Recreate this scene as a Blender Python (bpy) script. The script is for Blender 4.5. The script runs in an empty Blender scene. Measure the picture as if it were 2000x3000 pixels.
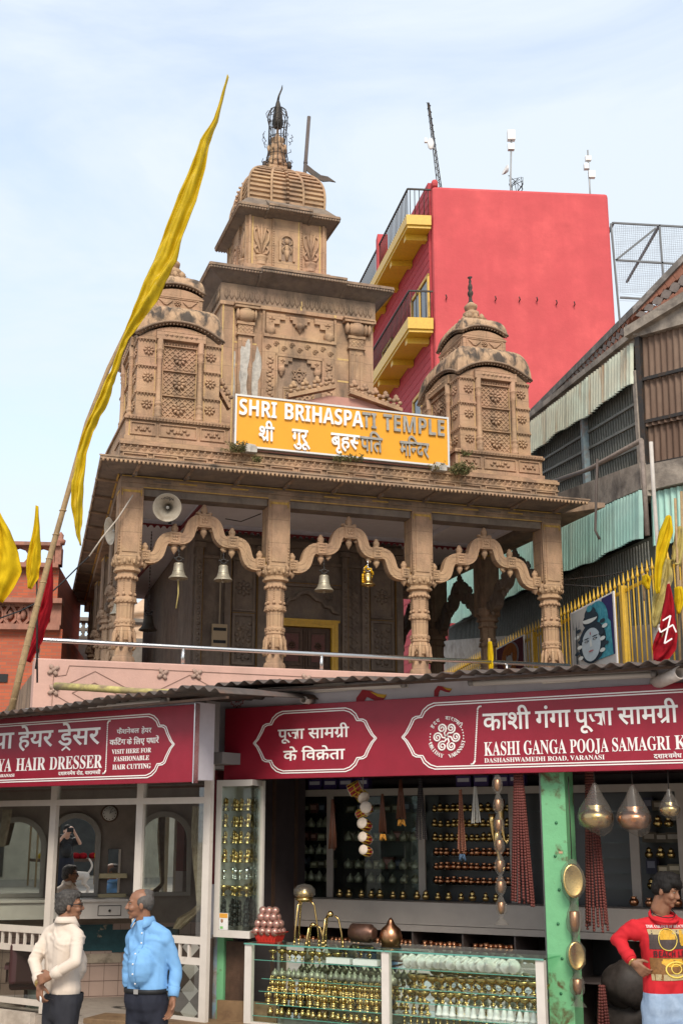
import bpy, bmesh, math, random
from mathutils import Vector, Matrix, noise
RAD = math.radians
S = bpy.context.scene
COL = S.collection
# ---------------------------------------------------------------- camera, sky, sun, exposure
FPX, HOR, CZ = 3600.0, 930.0, 2.2          # focal length in photo pixels, horizon offset, eye height
PITCH = math.atan(HOR / FPX)
cam = bpy.data.cameras.new('camera')
cam.sensor_fit = 'VERTICAL'; cam.sensor_height = 36.0; cam.lens = 36.0 * FPX / 3000.0
cam.clip_start = 0.05; cam.clip_end = 2000
camo = bpy.data.objects.new('camera', cam); COL.objects.link(camo)
camo.location = (0, 0, CZ); camo.rotation_euler = (RAD(90) + PITCH, 0, 0)
S.camera = camo
SUN_EL, SUN_AZ = 42.0, 3.0                 # the hazy sun stands behind the photographer
w = bpy.data.worlds.new('World'); S.world = w; w.use_nodes = True
nt = w.node_tree; N = nt.nodes; K = nt.links
bg = N['Background']; bg.inputs[1].default_value = 0.15
sky = N.new('ShaderNodeTexSky'); sky.sky_type = 'NISHITA'; sky.sun_disc = False
sky.sun_elevation = RAD(SUN_EL); sky.sun_rotation = RAD(180 - SUN_AZ)
sky.air_density = 1.0; sky.dust_density = 2.0; sky.ozone_density = 1.0
tc = N.new('ShaderNodeTexCoord')
mp = N.new('ShaderNodeMapping'); mp.inputs['Scale'].default_value = (.8, 1.0, 2.6); mp.inputs['Rotation'].default_value = (0.2, 0.5, 0.3)
n1 = N.new('ShaderNodeTexNoise'); n1.inputs['Scale'].default_value = 3.0; n1.inputs['Detail'].default_value = 9; n1.inputs['Roughness'].default_value = .58; n1.inputs['Distortion'].default_value = .5
rp = N.new('ShaderNodeValToRGB'); rp.color_ramp.elements[0].position = .38; rp.color_ramp.elements[1].position = .60
rp.color_ramp.elements[0].color = (.58, .58, .58, 1); rp.color_ramp.elements[1].color = (.97, .97, .97, 1)
mx = N.new('ShaderNodeMix'); mx.data_type = 'RGBA'
mx.inputs[7].default_value = (2.5, 2.76, 3.0, 1)      # thin white cloud
K.new(tc.outputs['Generated'], mp.inputs[0]); K.new(mp.outputs[0], n1.inputs['Vector']); K.new(n1.outputs[0], rp.inputs[0])
K.new(rp.outputs[0], mx.inputs[0]); K.new(sky.outputs[0], mx.inputs[6]); K.new(mx.outputs[2], bg.inputs[0])
sl = bpy.data.lights.new('sun', 'SUN'); sl.energy = 1.5; sl.angle = RAD(20); sl.color = (1, .93, .82)
so = bpy.data.objects.new('sun', sl); COL.objects.link(so)
sd = Vector((math.sin(RAD(SUN_AZ)) * math.cos(RAD(SUN_EL)), -math.cos(RAD(SUN_AZ)) * math.cos(RAD(SUN_EL)), math.sin(RAD(SUN_EL))))
so.rotation_euler = sd.to_track_quat('Z', 'Y').to_euler(); so.location = (8, -8, 25)
S.view_settings.view_transform = 'Standard'; S.view_settings.look = 'None'; S.view_settings.gamma = 1
S.view_settings.exposure = 1.2
S.cycles.use_denoising = True
S.cycles.max_bounces = 7; S.cycles.transparent_max_bounces = 16; S.cycles.glossy_bounces = 5
S.cycles.sample_clamp_indirect = 6
# ---------------------------------------------------------------- pixel rays (for measuring only) and frames
_f = Vector((0, math.cos(PITCH), math.sin(PITCH))); _u = Vector((0, -math.sin(PITCH), math.cos(PITCH))); _r = Vector((1, 0, 0))
_c = Vector((0, 0, CZ))
def ray(x, y):
    d = _f * FPX + _r * (x - 1000) + _u * (1500 - y); return d / d.y
def at(x, y, Y): return _c + ray(x, y) * Y
class Frame:
    def __init__(s, o, deg):
        s.o = Vector(o); s.deg = deg; a = RAD(deg)
        s.u = Vector((math.cos(a), math.sin(a), 0)); s.v = Vector((-math.sin(a), math.cos(a), 0))
    def uw(s, x, y, v=0):
        p = s.o + s.v * v; d = ray(x, y); q = _c + d * ((p - _c).dot(s.v) / d.dot(s.v)) - s.o
        return q.dot(s.u), q.z
    def vw(s, x, y, u=0):
        p = s.o + s.u * u; d = ray(x, y); q = _c + d * ((p - _c).dot(s.u) / d.dot(s.u)) - s.o
        return q.dot(s.v), q.z
    def loc(s, P):
        q = Vector(P) - s.o; return Vector((q.dot(s.u), q.dot(s.v), q.z))
    def wld(s, u, v, z): return s.o + s.u * u + s.v * v + Vector((0, 0, z))
# ---------------------------------------------------------------- mesh collector
def orth(d):
    d = d.normalized(); a = Vector((0, 0, 1)) if abs(d.z) < .9 else Vector((1, 0, 0))
    x = d.cross(a).normalized(); return x, d.cross(x).normalized()
class MB:
    def __init__(s): s.v = []; s.f = []; s.m = []; s.s = []; s.M = None
    def add(s, vs, fs, m=0, sm=False):
        o = len(s.v)
        if s.M is not None: vs = [s.M @ Vector(v) for v in vs]
        s.v += [tuple(v) for v in vs]; s.f += [tuple(i + o for i in f) for f in fs]; s.m += [m] * len(fs); s.s += [sm] * len(fs); return s
    def hexa(s, p, m=0):   # 4 bottom ccw from below-left, 4 top
        return s.add(p, [(3, 2, 1, 0), (4, 5, 6, 7), (0, 1, 5, 4), (1, 2, 6, 5), (2, 3, 7, 6), (3, 0, 4, 7)], m)
    def box(s, x0, x1, y0, y1, z0, z1, m=0):
        return s.hexa([(x0, y0, z0), (x1, y0, z0), (x1, y1, z0), (x0, y1, z0), (x0, y0, z1), (x1, y0, z1), (x1, y1, z1), (x0, y1, z1)], m)
    def beam(s, a, b, w, h, m=0, up=(0, 0, 1)):
        a = Vector(a); b = Vector(b); d = (b - a).normalized(); up = Vector(up)
        x = d.cross(up)
        if x.length < 1e-4: x = d.cross(Vector((1, 0, 0)))
        x.normalize(); z = x.cross(d); x *= w / 2; z *= h / 2
        return s.hexa([a - x - z, a + x - z, b + x - z, b - x - z, a - x + z, a + x + z, b + x + z, b - x + z], m)
    def tube(s, pts, r, n=8, m=0, cap=True, sm=True):
        pts = [Vector(p) for p in pts]; k = len(pts); rr = r if isinstance(r, (list, tuple)) else [r] * k
        vs = []; fs = []; px = None
        for i, p in enumerate(pts):
            d = (pts[min(i + 1, k - 1)] - pts[max(i - 1, 0)])
            if d.length < 1e-9: d = Vector((0, 0, 1))
            if px is None: x, y = orth(d)
            else:
                d.normalize(); x = px - d * px.dot(d)
                x = x.normalized() if x.length > 1e-6 else orth(d)[0]; y = d.cross(x)
            px = x
            for j in range(n):
                a = 2 * math.pi * j / n; vs.append(p + (x * math.cos(a) + y * math.sin(a)) * rr[i])
        for i in range(k - 1):
            for j in range(n): fs.append((i * n + j, i * n + (j + 1) % n, (i + 1) * n + (j + 1) % n, (i + 1) * n + j))
        if cap: fs += [tuple(range(n - 1, -1, -1)), tuple((k - 1) * n + j for j in range(n))]
        return s.add(vs, fs, m, sm)
    def lathe(s, prof, c=(0, 0, 0), n=16, m=0, ph=0., sm=True, flute=0., axis=None):
        c = Vector(c); vs = []; fs = []; k = len(prof)
        q = Vector((0, 0, 1)).rotation_difference(Vector(axis).normalized()) if axis else None
        for z, r in prof:
            for j in range(n):
                a = 2 * math.pi * j / n + ph; r2 = r * (1 - flute * (j % 2))
                p = Vector((r2 * math.cos(a), r2 * math.sin(a), z))
                vs.append(c + (q @ p if q else p))
        for i in range(k - 1):
            for j in range(n): fs.append((i * n + j, i * n + (j + 1) % n, (i + 1) * n + (j + 1) % n, (i + 1) * n + j))
        fs += [tuple(range(n - 1, -1, -1)), tuple((k - 1) * n + j for j in range(n))]
        return s.add(vs, fs, m, sm)
    def ell(s, c, r, n=8, m=0, rot=None):
        if not isinstance(r, (list, tuple)): r = (r, r, r)
        c = Vector(c); vs = [c + Vector((0, 0, -r[2]))]; h = max(3, n // 2); fs = []
        def T(p): return c + (rot @ Vector(p) if rot else Vector(p))
        vs = [T((0, 0, -r[2]))]
        for i in range(1, h):
            t = -math.pi / 2 + math.pi * i / h
            for j in range(n):
                a = 2 * math.pi * j / n; vs.append(T((r[0] * math.cos(t) * math.cos(a), r[1] * math.cos(t) * math.sin(a), r[2] * math.sin(t))))
        vs.append(T((0, 0, r[2]))); e = len(vs) - 1
        for j in range(n): fs.append((0, 1 + (j + 1) % n, 1 + j))
        for i in range(h - 2):
            for j in range(n): fs.append((1 + i * n + j, 1 + i * n + (j + 1) % n, 1 + (i + 1) * n + (j + 1) % n, 1 + (i + 1) * n + j))
        b = 1 + (h - 2) * n
        for j in range(n): fs.append((b + j, b + (j + 1) % n, e))
        return s.add(vs, fs, m, True)
    def cap(s, a, ra, b, rb, n=12, m=0):   # tapered capsule
        a = Vector(a); b = Vector(b); d = b - a; L = d.length; d = d / L if L > 1e-6 else Vector((0, 0, 1))
        pts = []; rs = []
        for t in (-.98, -.8, -.45, 0): pts.append(a + d * ra * t); rs.append(ra * math.sqrt(max(0, 1 - t * t)))
        for t in (.25, .5, .75): pts.append(a + (b - a) * t); rs.append(ra + (rb - ra) * t)
        for t in (0, .45, .8, .98): pts.append(b + d * rb * t); rs.append(rb * math.sqrt(max(0, 1 - t * t)))
        return s.tube(pts, rs, n, m)
    def prism(s, poly, a0, a1, ax='y', m=0):   # poly in the plane across ax
        n = len(poly)
        def P(p, t): return (p[0], t, p[1]) if ax == 'y' else (t, p[0], p[1]) if ax == 'x' else (p[0], p[1], t)
        vs = [P(p, a0) for p in poly] + [P(p, a1) for p in poly]
        fs = [tuple(range(n)), tuple(range(2 * n - 1, n - 1, -1))] + [(i, n + i, n + (i + 1) % n, (i + 1) % n) for i in range(n)]
        return s.add(vs, fs, m)
    def band(s, path, h, y0, y1, m=0, sm=True, close=False):   # thick ribbon along an (x,z) path
        n = len(path); P = [Vector((p[0], 0, p[1])) for p in path]; vs = []; fs = []
        hh = h if isinstance(h, (list, tuple)) else [h] * n
        for i in range(n):
            d = (P[(i + 1) % n] - P[i - 1]) if close else (P[min(i + 1, n - 1)] - P[max(i - 1, 0)])
            d.normalize(); q = Vector((-d.z, 0, d.x)) * hh[i] / 2
            for o, y in ((-1, y0), (1, y0), (1, y1), (-1, y1)): vs.append((P[i].x + q.x * o, y, P[i].z + q.z * o))
        for i in range(n if close else n - 1):
            a = i * 4; b = ((i + 1) % n) * 4
            for j in range(4): fs.append((a + j, a + (j + 1) % 4, b + (j + 1) % 4, b + j))
        if not close: fs += [(3, 2, 1, 0), tuple((n - 1) * 4 + j for j in range(4))]
        return s.add(vs, fs, m, False)
    def grid(s, fn, nu, nv, m=0, sm=True, both=0.):   # surface fn(a,b), a,b in 0..1
        vs = [fn(i / nu, j / nv) for j in range(nv + 1) for i in range(nu + 1)]
        fs = [(j * (nu + 1) + i, j * (nu + 1) + i + 1, (j + 1) * (nu + 1) + i + 1, (j + 1) * (nu + 1) + i) for j in range(nv) for i in range(nu)]
        return s.add(vs, fs, m, sm)
    def mesh(s, name, mats):
        me = bpy.data.meshes.new(name); me.from_pydata(s.v, [], s.f)
        for q in (mats if isinstance(mats, (list, tuple)) else [mats]): me.materials.append(q)
        me.polygons.foreach_set('material_index', s.m); me.polygons.foreach_set('use_smooth', s.s)
        bm = bmesh.new(); bm.from_mesh(me); bmesh.ops.recalc_face_normals(bm, faces=bm.faces); bm.to_mesh(me); bm.free()
        me.update(); return me
    def build(s, name, mats, parent=None, loc=None, rot=None, bevel=0., solid=0.):
        return link(name, s.mesh(name, mats), parent, loc, rot, bevel, solid)
def link(name, me, parent=None, loc=None, rot=None, bevel=0., solid=0.):
    o = bpy.data.objects.new(name, me); COL.objects.link(o)
    if parent is not None: o.parent = parent
    if loc is not None: o.location = loc
    if rot is not None: o.rotation_euler = rot
    if solid:
        q = o.modifiers.new('s', 'SOLIDIFY'); q.thickness = solid; q.offset = 0
    if bevel:
        q = o.modifiers.new('b', 'BEVEL'); q.width = bevel; q.segments = 2; q.limit_method = 'ANGLE'; q.angle_limit = RAD(40)
    return o
def tag(o, label=None, cat=None, group=None, kind=None):
    if label: o['label'] = label
    if cat: o['category'] = cat
    if group: o['group'] = group
    if kind: o['kind'] = kind
    return o
def thing(name, label, cat, loc=(0, 0, 0), rz=0., group=None):
    o = bpy.data.objects.new(name, None); COL.objects.link(o); o.empty_display_size = .1
    o.location = loc; o.rotation_euler = (0, 0, rz); return tag(o, label, cat, group)
def frame_thing(name, label, cat, fr, group=None): return thing(name, label, cat, fr.o, RAD(fr.deg), group)
def dup(o, loc, rz=None, label=None, scale=None):
    r = o.copy(); COL.objects.link(r); r.location = loc
    if rz is not None: r.rotation_euler = (0, 0, rz)
    if scale is not None: r.scale = scale if isinstance(scale, tuple) else (scale,) * 3
    if label: r['label'] = label
    for ch in list(o.children):
        c = ch.copy(); COL.objects.link(c); c.parent = r
        for g in list(ch.children):
            d = g.copy(); COL.objects.link(d); d.parent = c
    return r
# ---------------------------------------------------------------- materials
def mat(name, c, rough=.7, metal=0., var=.0, vs=3., dark=None, ds=1.5, dlo=.5, dhi=.75, streak=0., bump=0., bs=30., spec=.3, c2=None, joints=False, trans=0.):
    m = bpy.data.materials.new(name); m.use_nodes = True
    n = m.node_tree.nodes; k = m.node_tree.links; b = n['Principled BSDF']
    b.inputs['Base Color'].default_value = (*c, 1); b.inputs['Roughness'].default_value = rough; b.inputs['Metallic'].default_value = metal
    b.inputs['Specular IOR Level'].default_value = spec
    if trans:       # thin cloth lets some light through
        tr = n.new('ShaderNodeBsdfTranslucent'); tr.inputs[0].default_value = (*c, 1); xs = n.new('ShaderNodeMixShader'); xs.inputs[0].default_value = trans
        k.new(b.outputs[0], xs.inputs[1]); k.new(tr.outputs[0], xs.inputs[2]); k.new(xs.outputs[0], n['Material Output'].inputs[0])
    if var or dark or bump or c2:
        t = n.new('ShaderNodeTexCoord'); cur = None
        def nz(sc, det=5, vec=None, dist=0.):
            q = n.new('ShaderNodeTexNoise'); q.inputs['Scale'].default_value = sc; q.inputs['Detail'].default_value = det; q.inputs['Roughness'].default_value = .62
            q.inputs['Distortion'].default_value = dist
            k.new(vec or t.outputs['Object'], q.inputs['Vector']); return q.outputs[0]
        def rmp(src, lo, hi):
            q = n.new('ShaderNodeMapRange'); q.inputs[1].default_value = lo; q.inputs[2].default_value = hi; k.new(src, q.inputs[0]); return q.outputs[0]
        def mixc(fac, a, bcol):
            q = n.new('ShaderNodeMix'); q.data_type = 'RGBA'; k.new(fac, q.inputs[0])
            if isinstance(a, tuple): q.inputs[6].default_value = (*a, 1)
            else: k.new(a, q.inputs[6])
            q.inputs[7].default_value = (*bcol, 1); return q.outputs[2]
        cur = c
        if c2: cur = mixc(rmp(nz(vs, 3), .38, .62), cur, c2)
        if var:
            f = nz(vs * 3.1, 6)
            lo = tuple(x * (1 - var) for x in (c if not c2 else tuple((p + q) / 2 for p, q in zip(c, c2))))
            cur = mixc(rmp(f, .35, .75), cur, lo)
        if dark:
            vec = None
            if streak:
                q = n.new('ShaderNodeMapping'); q.inputs['Scale'].default_value = (1, 1, streak); k.new(t.outputs['Object'], q.inputs[0]); vec = q.outputs[0]
            cur = mixc(rmp(nz(ds, 7, vec, .3), dlo, dhi), cur, dark)
        if joints:      # thin joints between the stone blocks
            sp = n.new('ShaderNodeSeparateXYZ'); k.new(t.outputs['Object'], sp.inputs[0]); ad = n.new('ShaderNodeMath'); k.new(sp.outputs[0], ad.inputs[0]); k.new(sp.outputs[1], ad.inputs[1])
            cb = n.new('ShaderNodeCombineXYZ'); k.new(ad.outputs[0], cb.inputs[0]); k.new(sp.outputs[2], cb.inputs[1])
            bt = n.new('ShaderNodeTexBrick'); bt.inputs['Scale'].default_value = 1; bt.inputs['Brick Width'].default_value = .83; bt.inputs['Row Height'].default_value = .41; bt.inputs['Mortar Size'].default_value = .007; bt.inputs['Mortar Smooth'].default_value = .4
            k.new(cb.outputs[0], bt.inputs['Vector']); ml = n.new('ShaderNodeMath'); ml.operation = 'MULTIPLY'; ml.inputs[1].default_value = .6; k.new(bt.outputs['Fac'], ml.inputs[0]); cur = mixc(ml.outputs[0], cur, (.17, .115, .075))
        if not isinstance(cur, tuple): k.new(cur, b.inputs['Base Color'])
        if bump:
            q = n.new('ShaderNodeBump'); q.inputs['Strength'].default_value = bump; q.inputs['Distance'].default_value = .02
            k.new(nz(bs, 8), q.inputs['Height']); k.new(q.outputs[0], b.inputs['Normal'])
    return m
def glass(name, tint=(.9, .95, .93), refl=.12, rough=.0, ior=1.5, haze=0.):
    m = bpy.data.materials.new(name); m.use_nodes = True; n = m.node_tree.nodes; k = m.node_tree.links
    n.remove(n['Principled BSDF']); out = n['Material Output']
    t = n.new('ShaderNodeBsdfTransparent'); t.inputs[0].default_value = (*tint, 1)
    g = n.new('ShaderNodeBsdfGlossy'); g.inputs['Roughness'].default_value = rough; g.inputs[0].default_value = (.95, .97, .96, 1)
    fr = n.new('ShaderNodeFresnel'); fr.inputs[0].default_value = ior
    ad = n.new('ShaderNodeMath'); ad.operation = 'ADD'; ad.use_clamp = True; ad.inputs[1].default_value = refl
    x = n.new('ShaderNodeMixShader'); k.new(fr.outputs[0], ad.inputs[0])
    ge = n.new('ShaderNodeNewGeometry'); sb_ = n.new('ShaderNodeMath'); sb_.operation = 'SUBTRACT'; sb_.inputs[0].default_value = 1; k.new(ge.outputs['Backfacing'], sb_.inputs[1]); ml = n.new('ShaderNodeMath'); ml.operation = 'MULTIPLY'      # only the outer face of a pane mirrors
    k.new(ad.outputs[0], ml.inputs[0]); k.new(sb_.outputs[0], ml.inputs[1]); k.new(ml.outputs[0], x.inputs[0]); k.new(t.outputs[0], x.inputs[1]); k.new(g.outputs[0], x.inputs[2]); k.new(x.outputs[0], out.inputs[0])
    if haze:
        df = n.new('ShaderNodeBsdfDiffuse'); df.inputs[0].default_value = (.34, .30, .26, 1); x2 = n.new('ShaderNodeMixShader'); x2.inputs[0].default_value = haze
        k.new(x.outputs[0], x2.inputs[1]); k.new(df.outputs[0], x2.inputs[2]); k.new(x2.outputs[0], out.inputs[0])
    return m
STONE = mat('sandstone', (.475, .315, .182), .85, var=.3, vs=.9, c2=(.44, .262, .17), dark=(.13, .095, .07), ds=2.6, dlo=.465, dhi=.76, streak=.35, joints=True, bump=.5, bs=26, spec=.15)
ROOFST = mat('streaked_roof_stone', (.47, .315, .19), .88, var=.3, vs=1.2, c2=(.42, .27, .175), dark=(.085, .068, .055), ds=4.2, dlo=.47, dhi=.60, streak=.55, bump=.5, bs=24, spec=.12)
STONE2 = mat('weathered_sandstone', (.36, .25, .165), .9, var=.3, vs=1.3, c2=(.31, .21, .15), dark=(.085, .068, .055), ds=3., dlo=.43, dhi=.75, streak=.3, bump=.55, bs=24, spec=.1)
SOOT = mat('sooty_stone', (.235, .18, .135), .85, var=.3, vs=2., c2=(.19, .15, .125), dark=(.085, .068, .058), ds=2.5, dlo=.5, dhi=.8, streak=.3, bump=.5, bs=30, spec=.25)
OCHRE = mat('ochre_mortar', (.55, .33, .085), .9, var=.35, vs=9., dark=(.25, .15, .06), ds=8., dlo=.55, dhi=.75)
PALE = mat('pale_mortar', (.60, .41, .17), .9, var=.3, vs=9.)
PLASTER = mat('grey_plaster_patch', (.50, .46, .40), .9, var=.4, vs=4., dark=(.22, .20, .18), ds=5., dlo=.55, dhi=.72, streak=.3, bump=.4)
CEIL = mat('lavender_paint', (.62, .61, .66), .8, var=.12, vs=2.)
MAROON = mat('maroon_paint', (.16, .018, .025), .6, var=.2, vs=4.)
YELLOWP = mat('yellow_enamel', (.62, .36, .02), .4, var=.25, vs=5., spec=.5)
STEEL = mat('stainless_steel', (.62, .60, .58), .25, metal=1.)
IRON = mat('dark_iron', (.05, .045, .042), .6, metal=.4, var=.3, vs=10., dark=(.10, .055, .03), ds=9.)
BRASS = mat('brass', (.66, .46, .18), .27, metal=1., var=.35, vs=25.)
DBRASS = mat('aged_bell_brass', (.42, .37, .28), .45, metal=.5, var=.3, vs=14., dark=(.20, .17, .10), ds=9.)
COPPER = mat('copper', (.62, .29, .15), .28, metal=1., var=.3, vs=20.)
WHITE = mat('white_paint', (.74, .71, .68), .5, var=.08, vs=4.)
OFFW = mat('cream_laminate', (.62, .56, .50), .45, var=.1, vs=3., dark=(.36, .30, .25), ds=4., dlo=.62, dhi=.85)
BLACK = mat('black_rubber', (.015, .015, .016), .6)
WOOD = mat('dark_wood', (.10, .055, .035), .55, var=.4, vs=5., dark=(.045, .028, .02), ds=7., streak=.1, bump=.2)
BAMBOO = mat('bamboo', (.36, .24, .12), .6, var=.35, vs=7., dark=(.16, .10, .055), ds=6., streak=.4)
GLASS = glass('window_glass', refl=.0)
SHELFGLASS = glass('shelf_glass', (.95, .985, .975), .0, 0., 1.25)
PLASTIC = glass('clear_plastic', (.92, .91, .90), .02, .22, 1.15, .13)
# ================================================================ ground
g = MB()
gy = [-80, -1.5, 1, 3.5, 6.5, 8, 20, 60, 280]; gz_ = [.58, .58, .5, .25, .06, 0, 0, 0, 0]      # the street climbs a little behind the photographer
g.add([(x, y, z) for y, z in zip(gy, gz_) for x in (-150, -20, 20, 150)], [(j * 4 + i, j * 4 + i + 1, (j + 1) * 4 + i + 1, (j + 1) * 4 + i) for j in range(8) for i in range(3)], 0, True)
tag(g.build('ground', mat('street_dust', (.44, .39, .34), .9, var=.2, vs=.8, dark=(.2, .18, .16), ds=1.3, bump=.3)), kind='structure')
# ================================================================ the temple
P0 = at(372, 1925, 20.0)
T = Frame(P0, 18.5)
temple = frame_thing('stone_temple', 'carved sandstone temple with columned porch, two corner pavilions and ribbed central spire', 'temple', T)
VM = [STONE, OCHRE, STONE2, PALE, SOOT]
def rosette(mb, x, y, z, r, m=0, petals=8, axis='y'):
    if axis == 'y':
        for k in range(petals):
            a = 2 * math.pi * k / petals
            mb.ell((x + r * .62 * math.cos(a), y, z + r * .62 * math.sin(a)), (r * .42, .022, r * .24), 6, m, Matrix.Rotation(-a, 3, 'Y'))
        mb.ell((x, y, z), (r * .3, .035, r * .3), 8, m)
def lattice(mb, x0, x1, z0, z1, y, p, t, d, m=0):   # diagonal trellis strips clipped to a rectangle
    W = x1 - x0; H = z1 - z0
    for sgn in (1, -1):
        k = -H
        while k < W:
            a0, a1 = max(k, 0), min(k + H, W)
            if a1 - a0 > t:
                za, zb = a0 - k, a1 - k
                if sgn < 0: za, zb = H - za, H - zb
                mb.beam((x0 + a0, y, z0 + za), (x0 + a1, y, z0 + zb), t, d + (.003 if sgn > 0 else 0), m, up=(0, 1, 0))
            k += p
def dentils(mb, x0, x1, y, z, step, r, m=0, kind='bead'):
    n = max(1, int((x1 - x0) / step))
    for i in range(n):
        x = x0 + (i + .5) * (x1 - x0) / n
        if kind == 'bead': mb.ell((x, y, z), (r, r, r * 1.25), 6, m)
        elif kind == 'diamond':
            mb.add([(x - r, y, z), (x, y, z - r), (x + r, y, z), (x, y, z + r), (x, y - r * .5, z)], [(0, 1, 4), (1, 2, 4), (2, 3, 4), (3, 0, 4)], m)
        elif kind == 'tooth':
            mb.add([(x - r, y, z + r), (x + r, y, z + r), (x, y - r * .8, z + r), (x, y, z - r)], [(0, 2, 3), (2, 1, 3), (0, 1, 2)], m)
        elif kind == 'petal': mb.ell((x, y, z), (r * .85, r * .5, r * 1.6), 6, m)
def frame_rect(mb, x0, x1, z0, z1, y, t, d, m=0):
    mb.box(x0, x1, y - d, y + .004, z1 - t, z1, m); mb.box(x0, x1, y - d, y + .004, z0, z0 + t, m)
    mb.box(x0, x0 + t, y - d, y + .004, z0 + t, z1 - t, m); mb.box(x1 - t, x1, y - d, y + .004, z0 + t, z1 - t, m)
# ---- columns
def col_meshes():
    s = MB()
    s.box(-.185, .185, -.185, .185, 1.64, 2.82)
    for sx, sy in ((1, 0), (-1, 0), (0, 1), (0, -1)):
        if sx: s.box(min(sx * .18, sx * .20), max(sx * .18, sx * .20), -.125, .125, 1.72, 2.79)
        else: s.box(-.125, .125, min(sy * .18, sy * .20), max(sy * .18, sy * .20), 1.72, 2.79)
    for sx in (1, -1):
        for sy in (1, -1):
            s.tube([(sx * .185, sy * .185, 1.66), (sx * .185, sy * .185, 2.8)], .016, 6)
            s.box(min(sx * .192, sx * .15), max(sx * .192, sx * .15), min(sy * .192, sy * .15), max(sy * .192, sy * .15), 2.68, 2.79, 1)
            for k in range(6): s.ell((sx * .178, sy * .192, 1.72 + k * .05), .018, 6)
    s.box(-.14, .14, -.207, .207, 2.735, 2.775, 1); s.box(-.207, .207, -.14, .14, 2.74, 2.77, 1)
    s.lathe([(1.40, .165), (1.30, .185), (1.27, .155), (.98, .150), (.975, .18), (.93, .188), (.88, .175), (.87, .15)], n=8, ph=RAD(22.5), sm=False)
    for k in range(16):
        a = 2 * math.pi * k / 16; s.ell((.172 * math.cos(a), .172 * math.sin(a), 1.295), (.03, .03, .036), 6)
        s.ell((.182 * math.cos(a), .182 * math.sin(a), .9), .017, 6); s.ell((.165 * math.cos(a), .165 * math.sin(a), .545), .016, 6)
    for k in range(8):
        a = 2 * math.pi * (k + .5) / 8; c = math.cos(a) * .152; d = math.sin(a) * .152
        for j in range(6): s.ell((c, d, 1.25 - j * .034), .0135, 6)
        s.lathe([(1.0, .03), (1.03, .026), (1.055, .012)], (c, d, 0), 8)
    s.lathe([(.87, .152), (.60, .146)], n=32, flute=.07, sm=False)
    s.lathe([(.61, .150), (.60, .172), (.57, .178), (.53, .165), (.49, .168), (.48, .152), (.27, .148), (.25, .13)], n=8, ph=RAD(22.5), sm=False)
    cp = MB()
    cp.lathe([(1.67, .25), (1.64, .262), (1.60, .262), (1.54, .245), (1.50, .225), (1.49, .205), (1.46, .2), (1.45, .225), (1.41, .228), (1.39, .19)], n=8, ph=RAD(22.5), sm=False)
    for k in range(4):
        a = math.pi / 4 + k * math.pi / 2
        cp.ell((.225 * math.cos(a), .225 * math.sin(a), 1.615), (.05, .05, .06), 8); cp.ell((.215 * math.cos(a), .215 * math.sin(a), 1.545), .035, 8)
        b = k * math.pi / 2
        for o in (-.08, 0, .08):
            cp.ell((.232 * math.cos(b) - o * math.sin(b), .232 * math.sin(b) + o * math.cos(b), 1.575 - abs(o) * .3), (.03, .03, .05), 6)
    bs = MB()
    bs.lathe([(.27, .125), (.22, .10), (.17, .095), (.15, .105), (.12, .14), (.06, .155), (.02, .14), (0, .17), (-.05, .19), (-.3, .19)], n=20)
    for k in range(8):
        a = 2 * math.pi * (k + .5) / 8
        bs.tube([(.15 * math.cos(a), .15 * math.sin(a), .47), (.168 * math.cos(a), .168 * math.sin(a), .38), (.175 * math.cos(a), .175 * math.sin(a), .28), (.19 * math.cos(a), .19 * math.sin(a), .2), (.175 * math.cos(a), .175 * math.sin(a), .12), (.155 * math.cos(a), .155 * math.sin(a), .13)], [.012, .035, .03, .034, .024, .012], 6)
        if k % 2 == 0:
            b = a + RAD(22.5)
            for o in (-.03, 0, .03): bs.ell((.15 * math.cos(b) - o * math.sin(b), .15 * math.sin(b) + o * math.cos(b), .36 - abs(o)), (.02, .02, .05), 6)
    return s.mesh('column', VM), cp.mesh('capital', VM), bs.mesh('base', VM)
CM = col_meshes()
COLU = [-.06, 2.49, 5.15, 7.75]
SK = .079                                   # the left flank is not square to the front
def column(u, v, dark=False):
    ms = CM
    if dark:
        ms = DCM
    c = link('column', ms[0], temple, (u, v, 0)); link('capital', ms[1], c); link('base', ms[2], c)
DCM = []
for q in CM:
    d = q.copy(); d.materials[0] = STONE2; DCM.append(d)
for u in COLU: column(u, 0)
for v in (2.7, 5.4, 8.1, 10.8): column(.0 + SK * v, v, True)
for v in (2.7, 5.4, 8.1): column(7.75, v, True)
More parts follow.
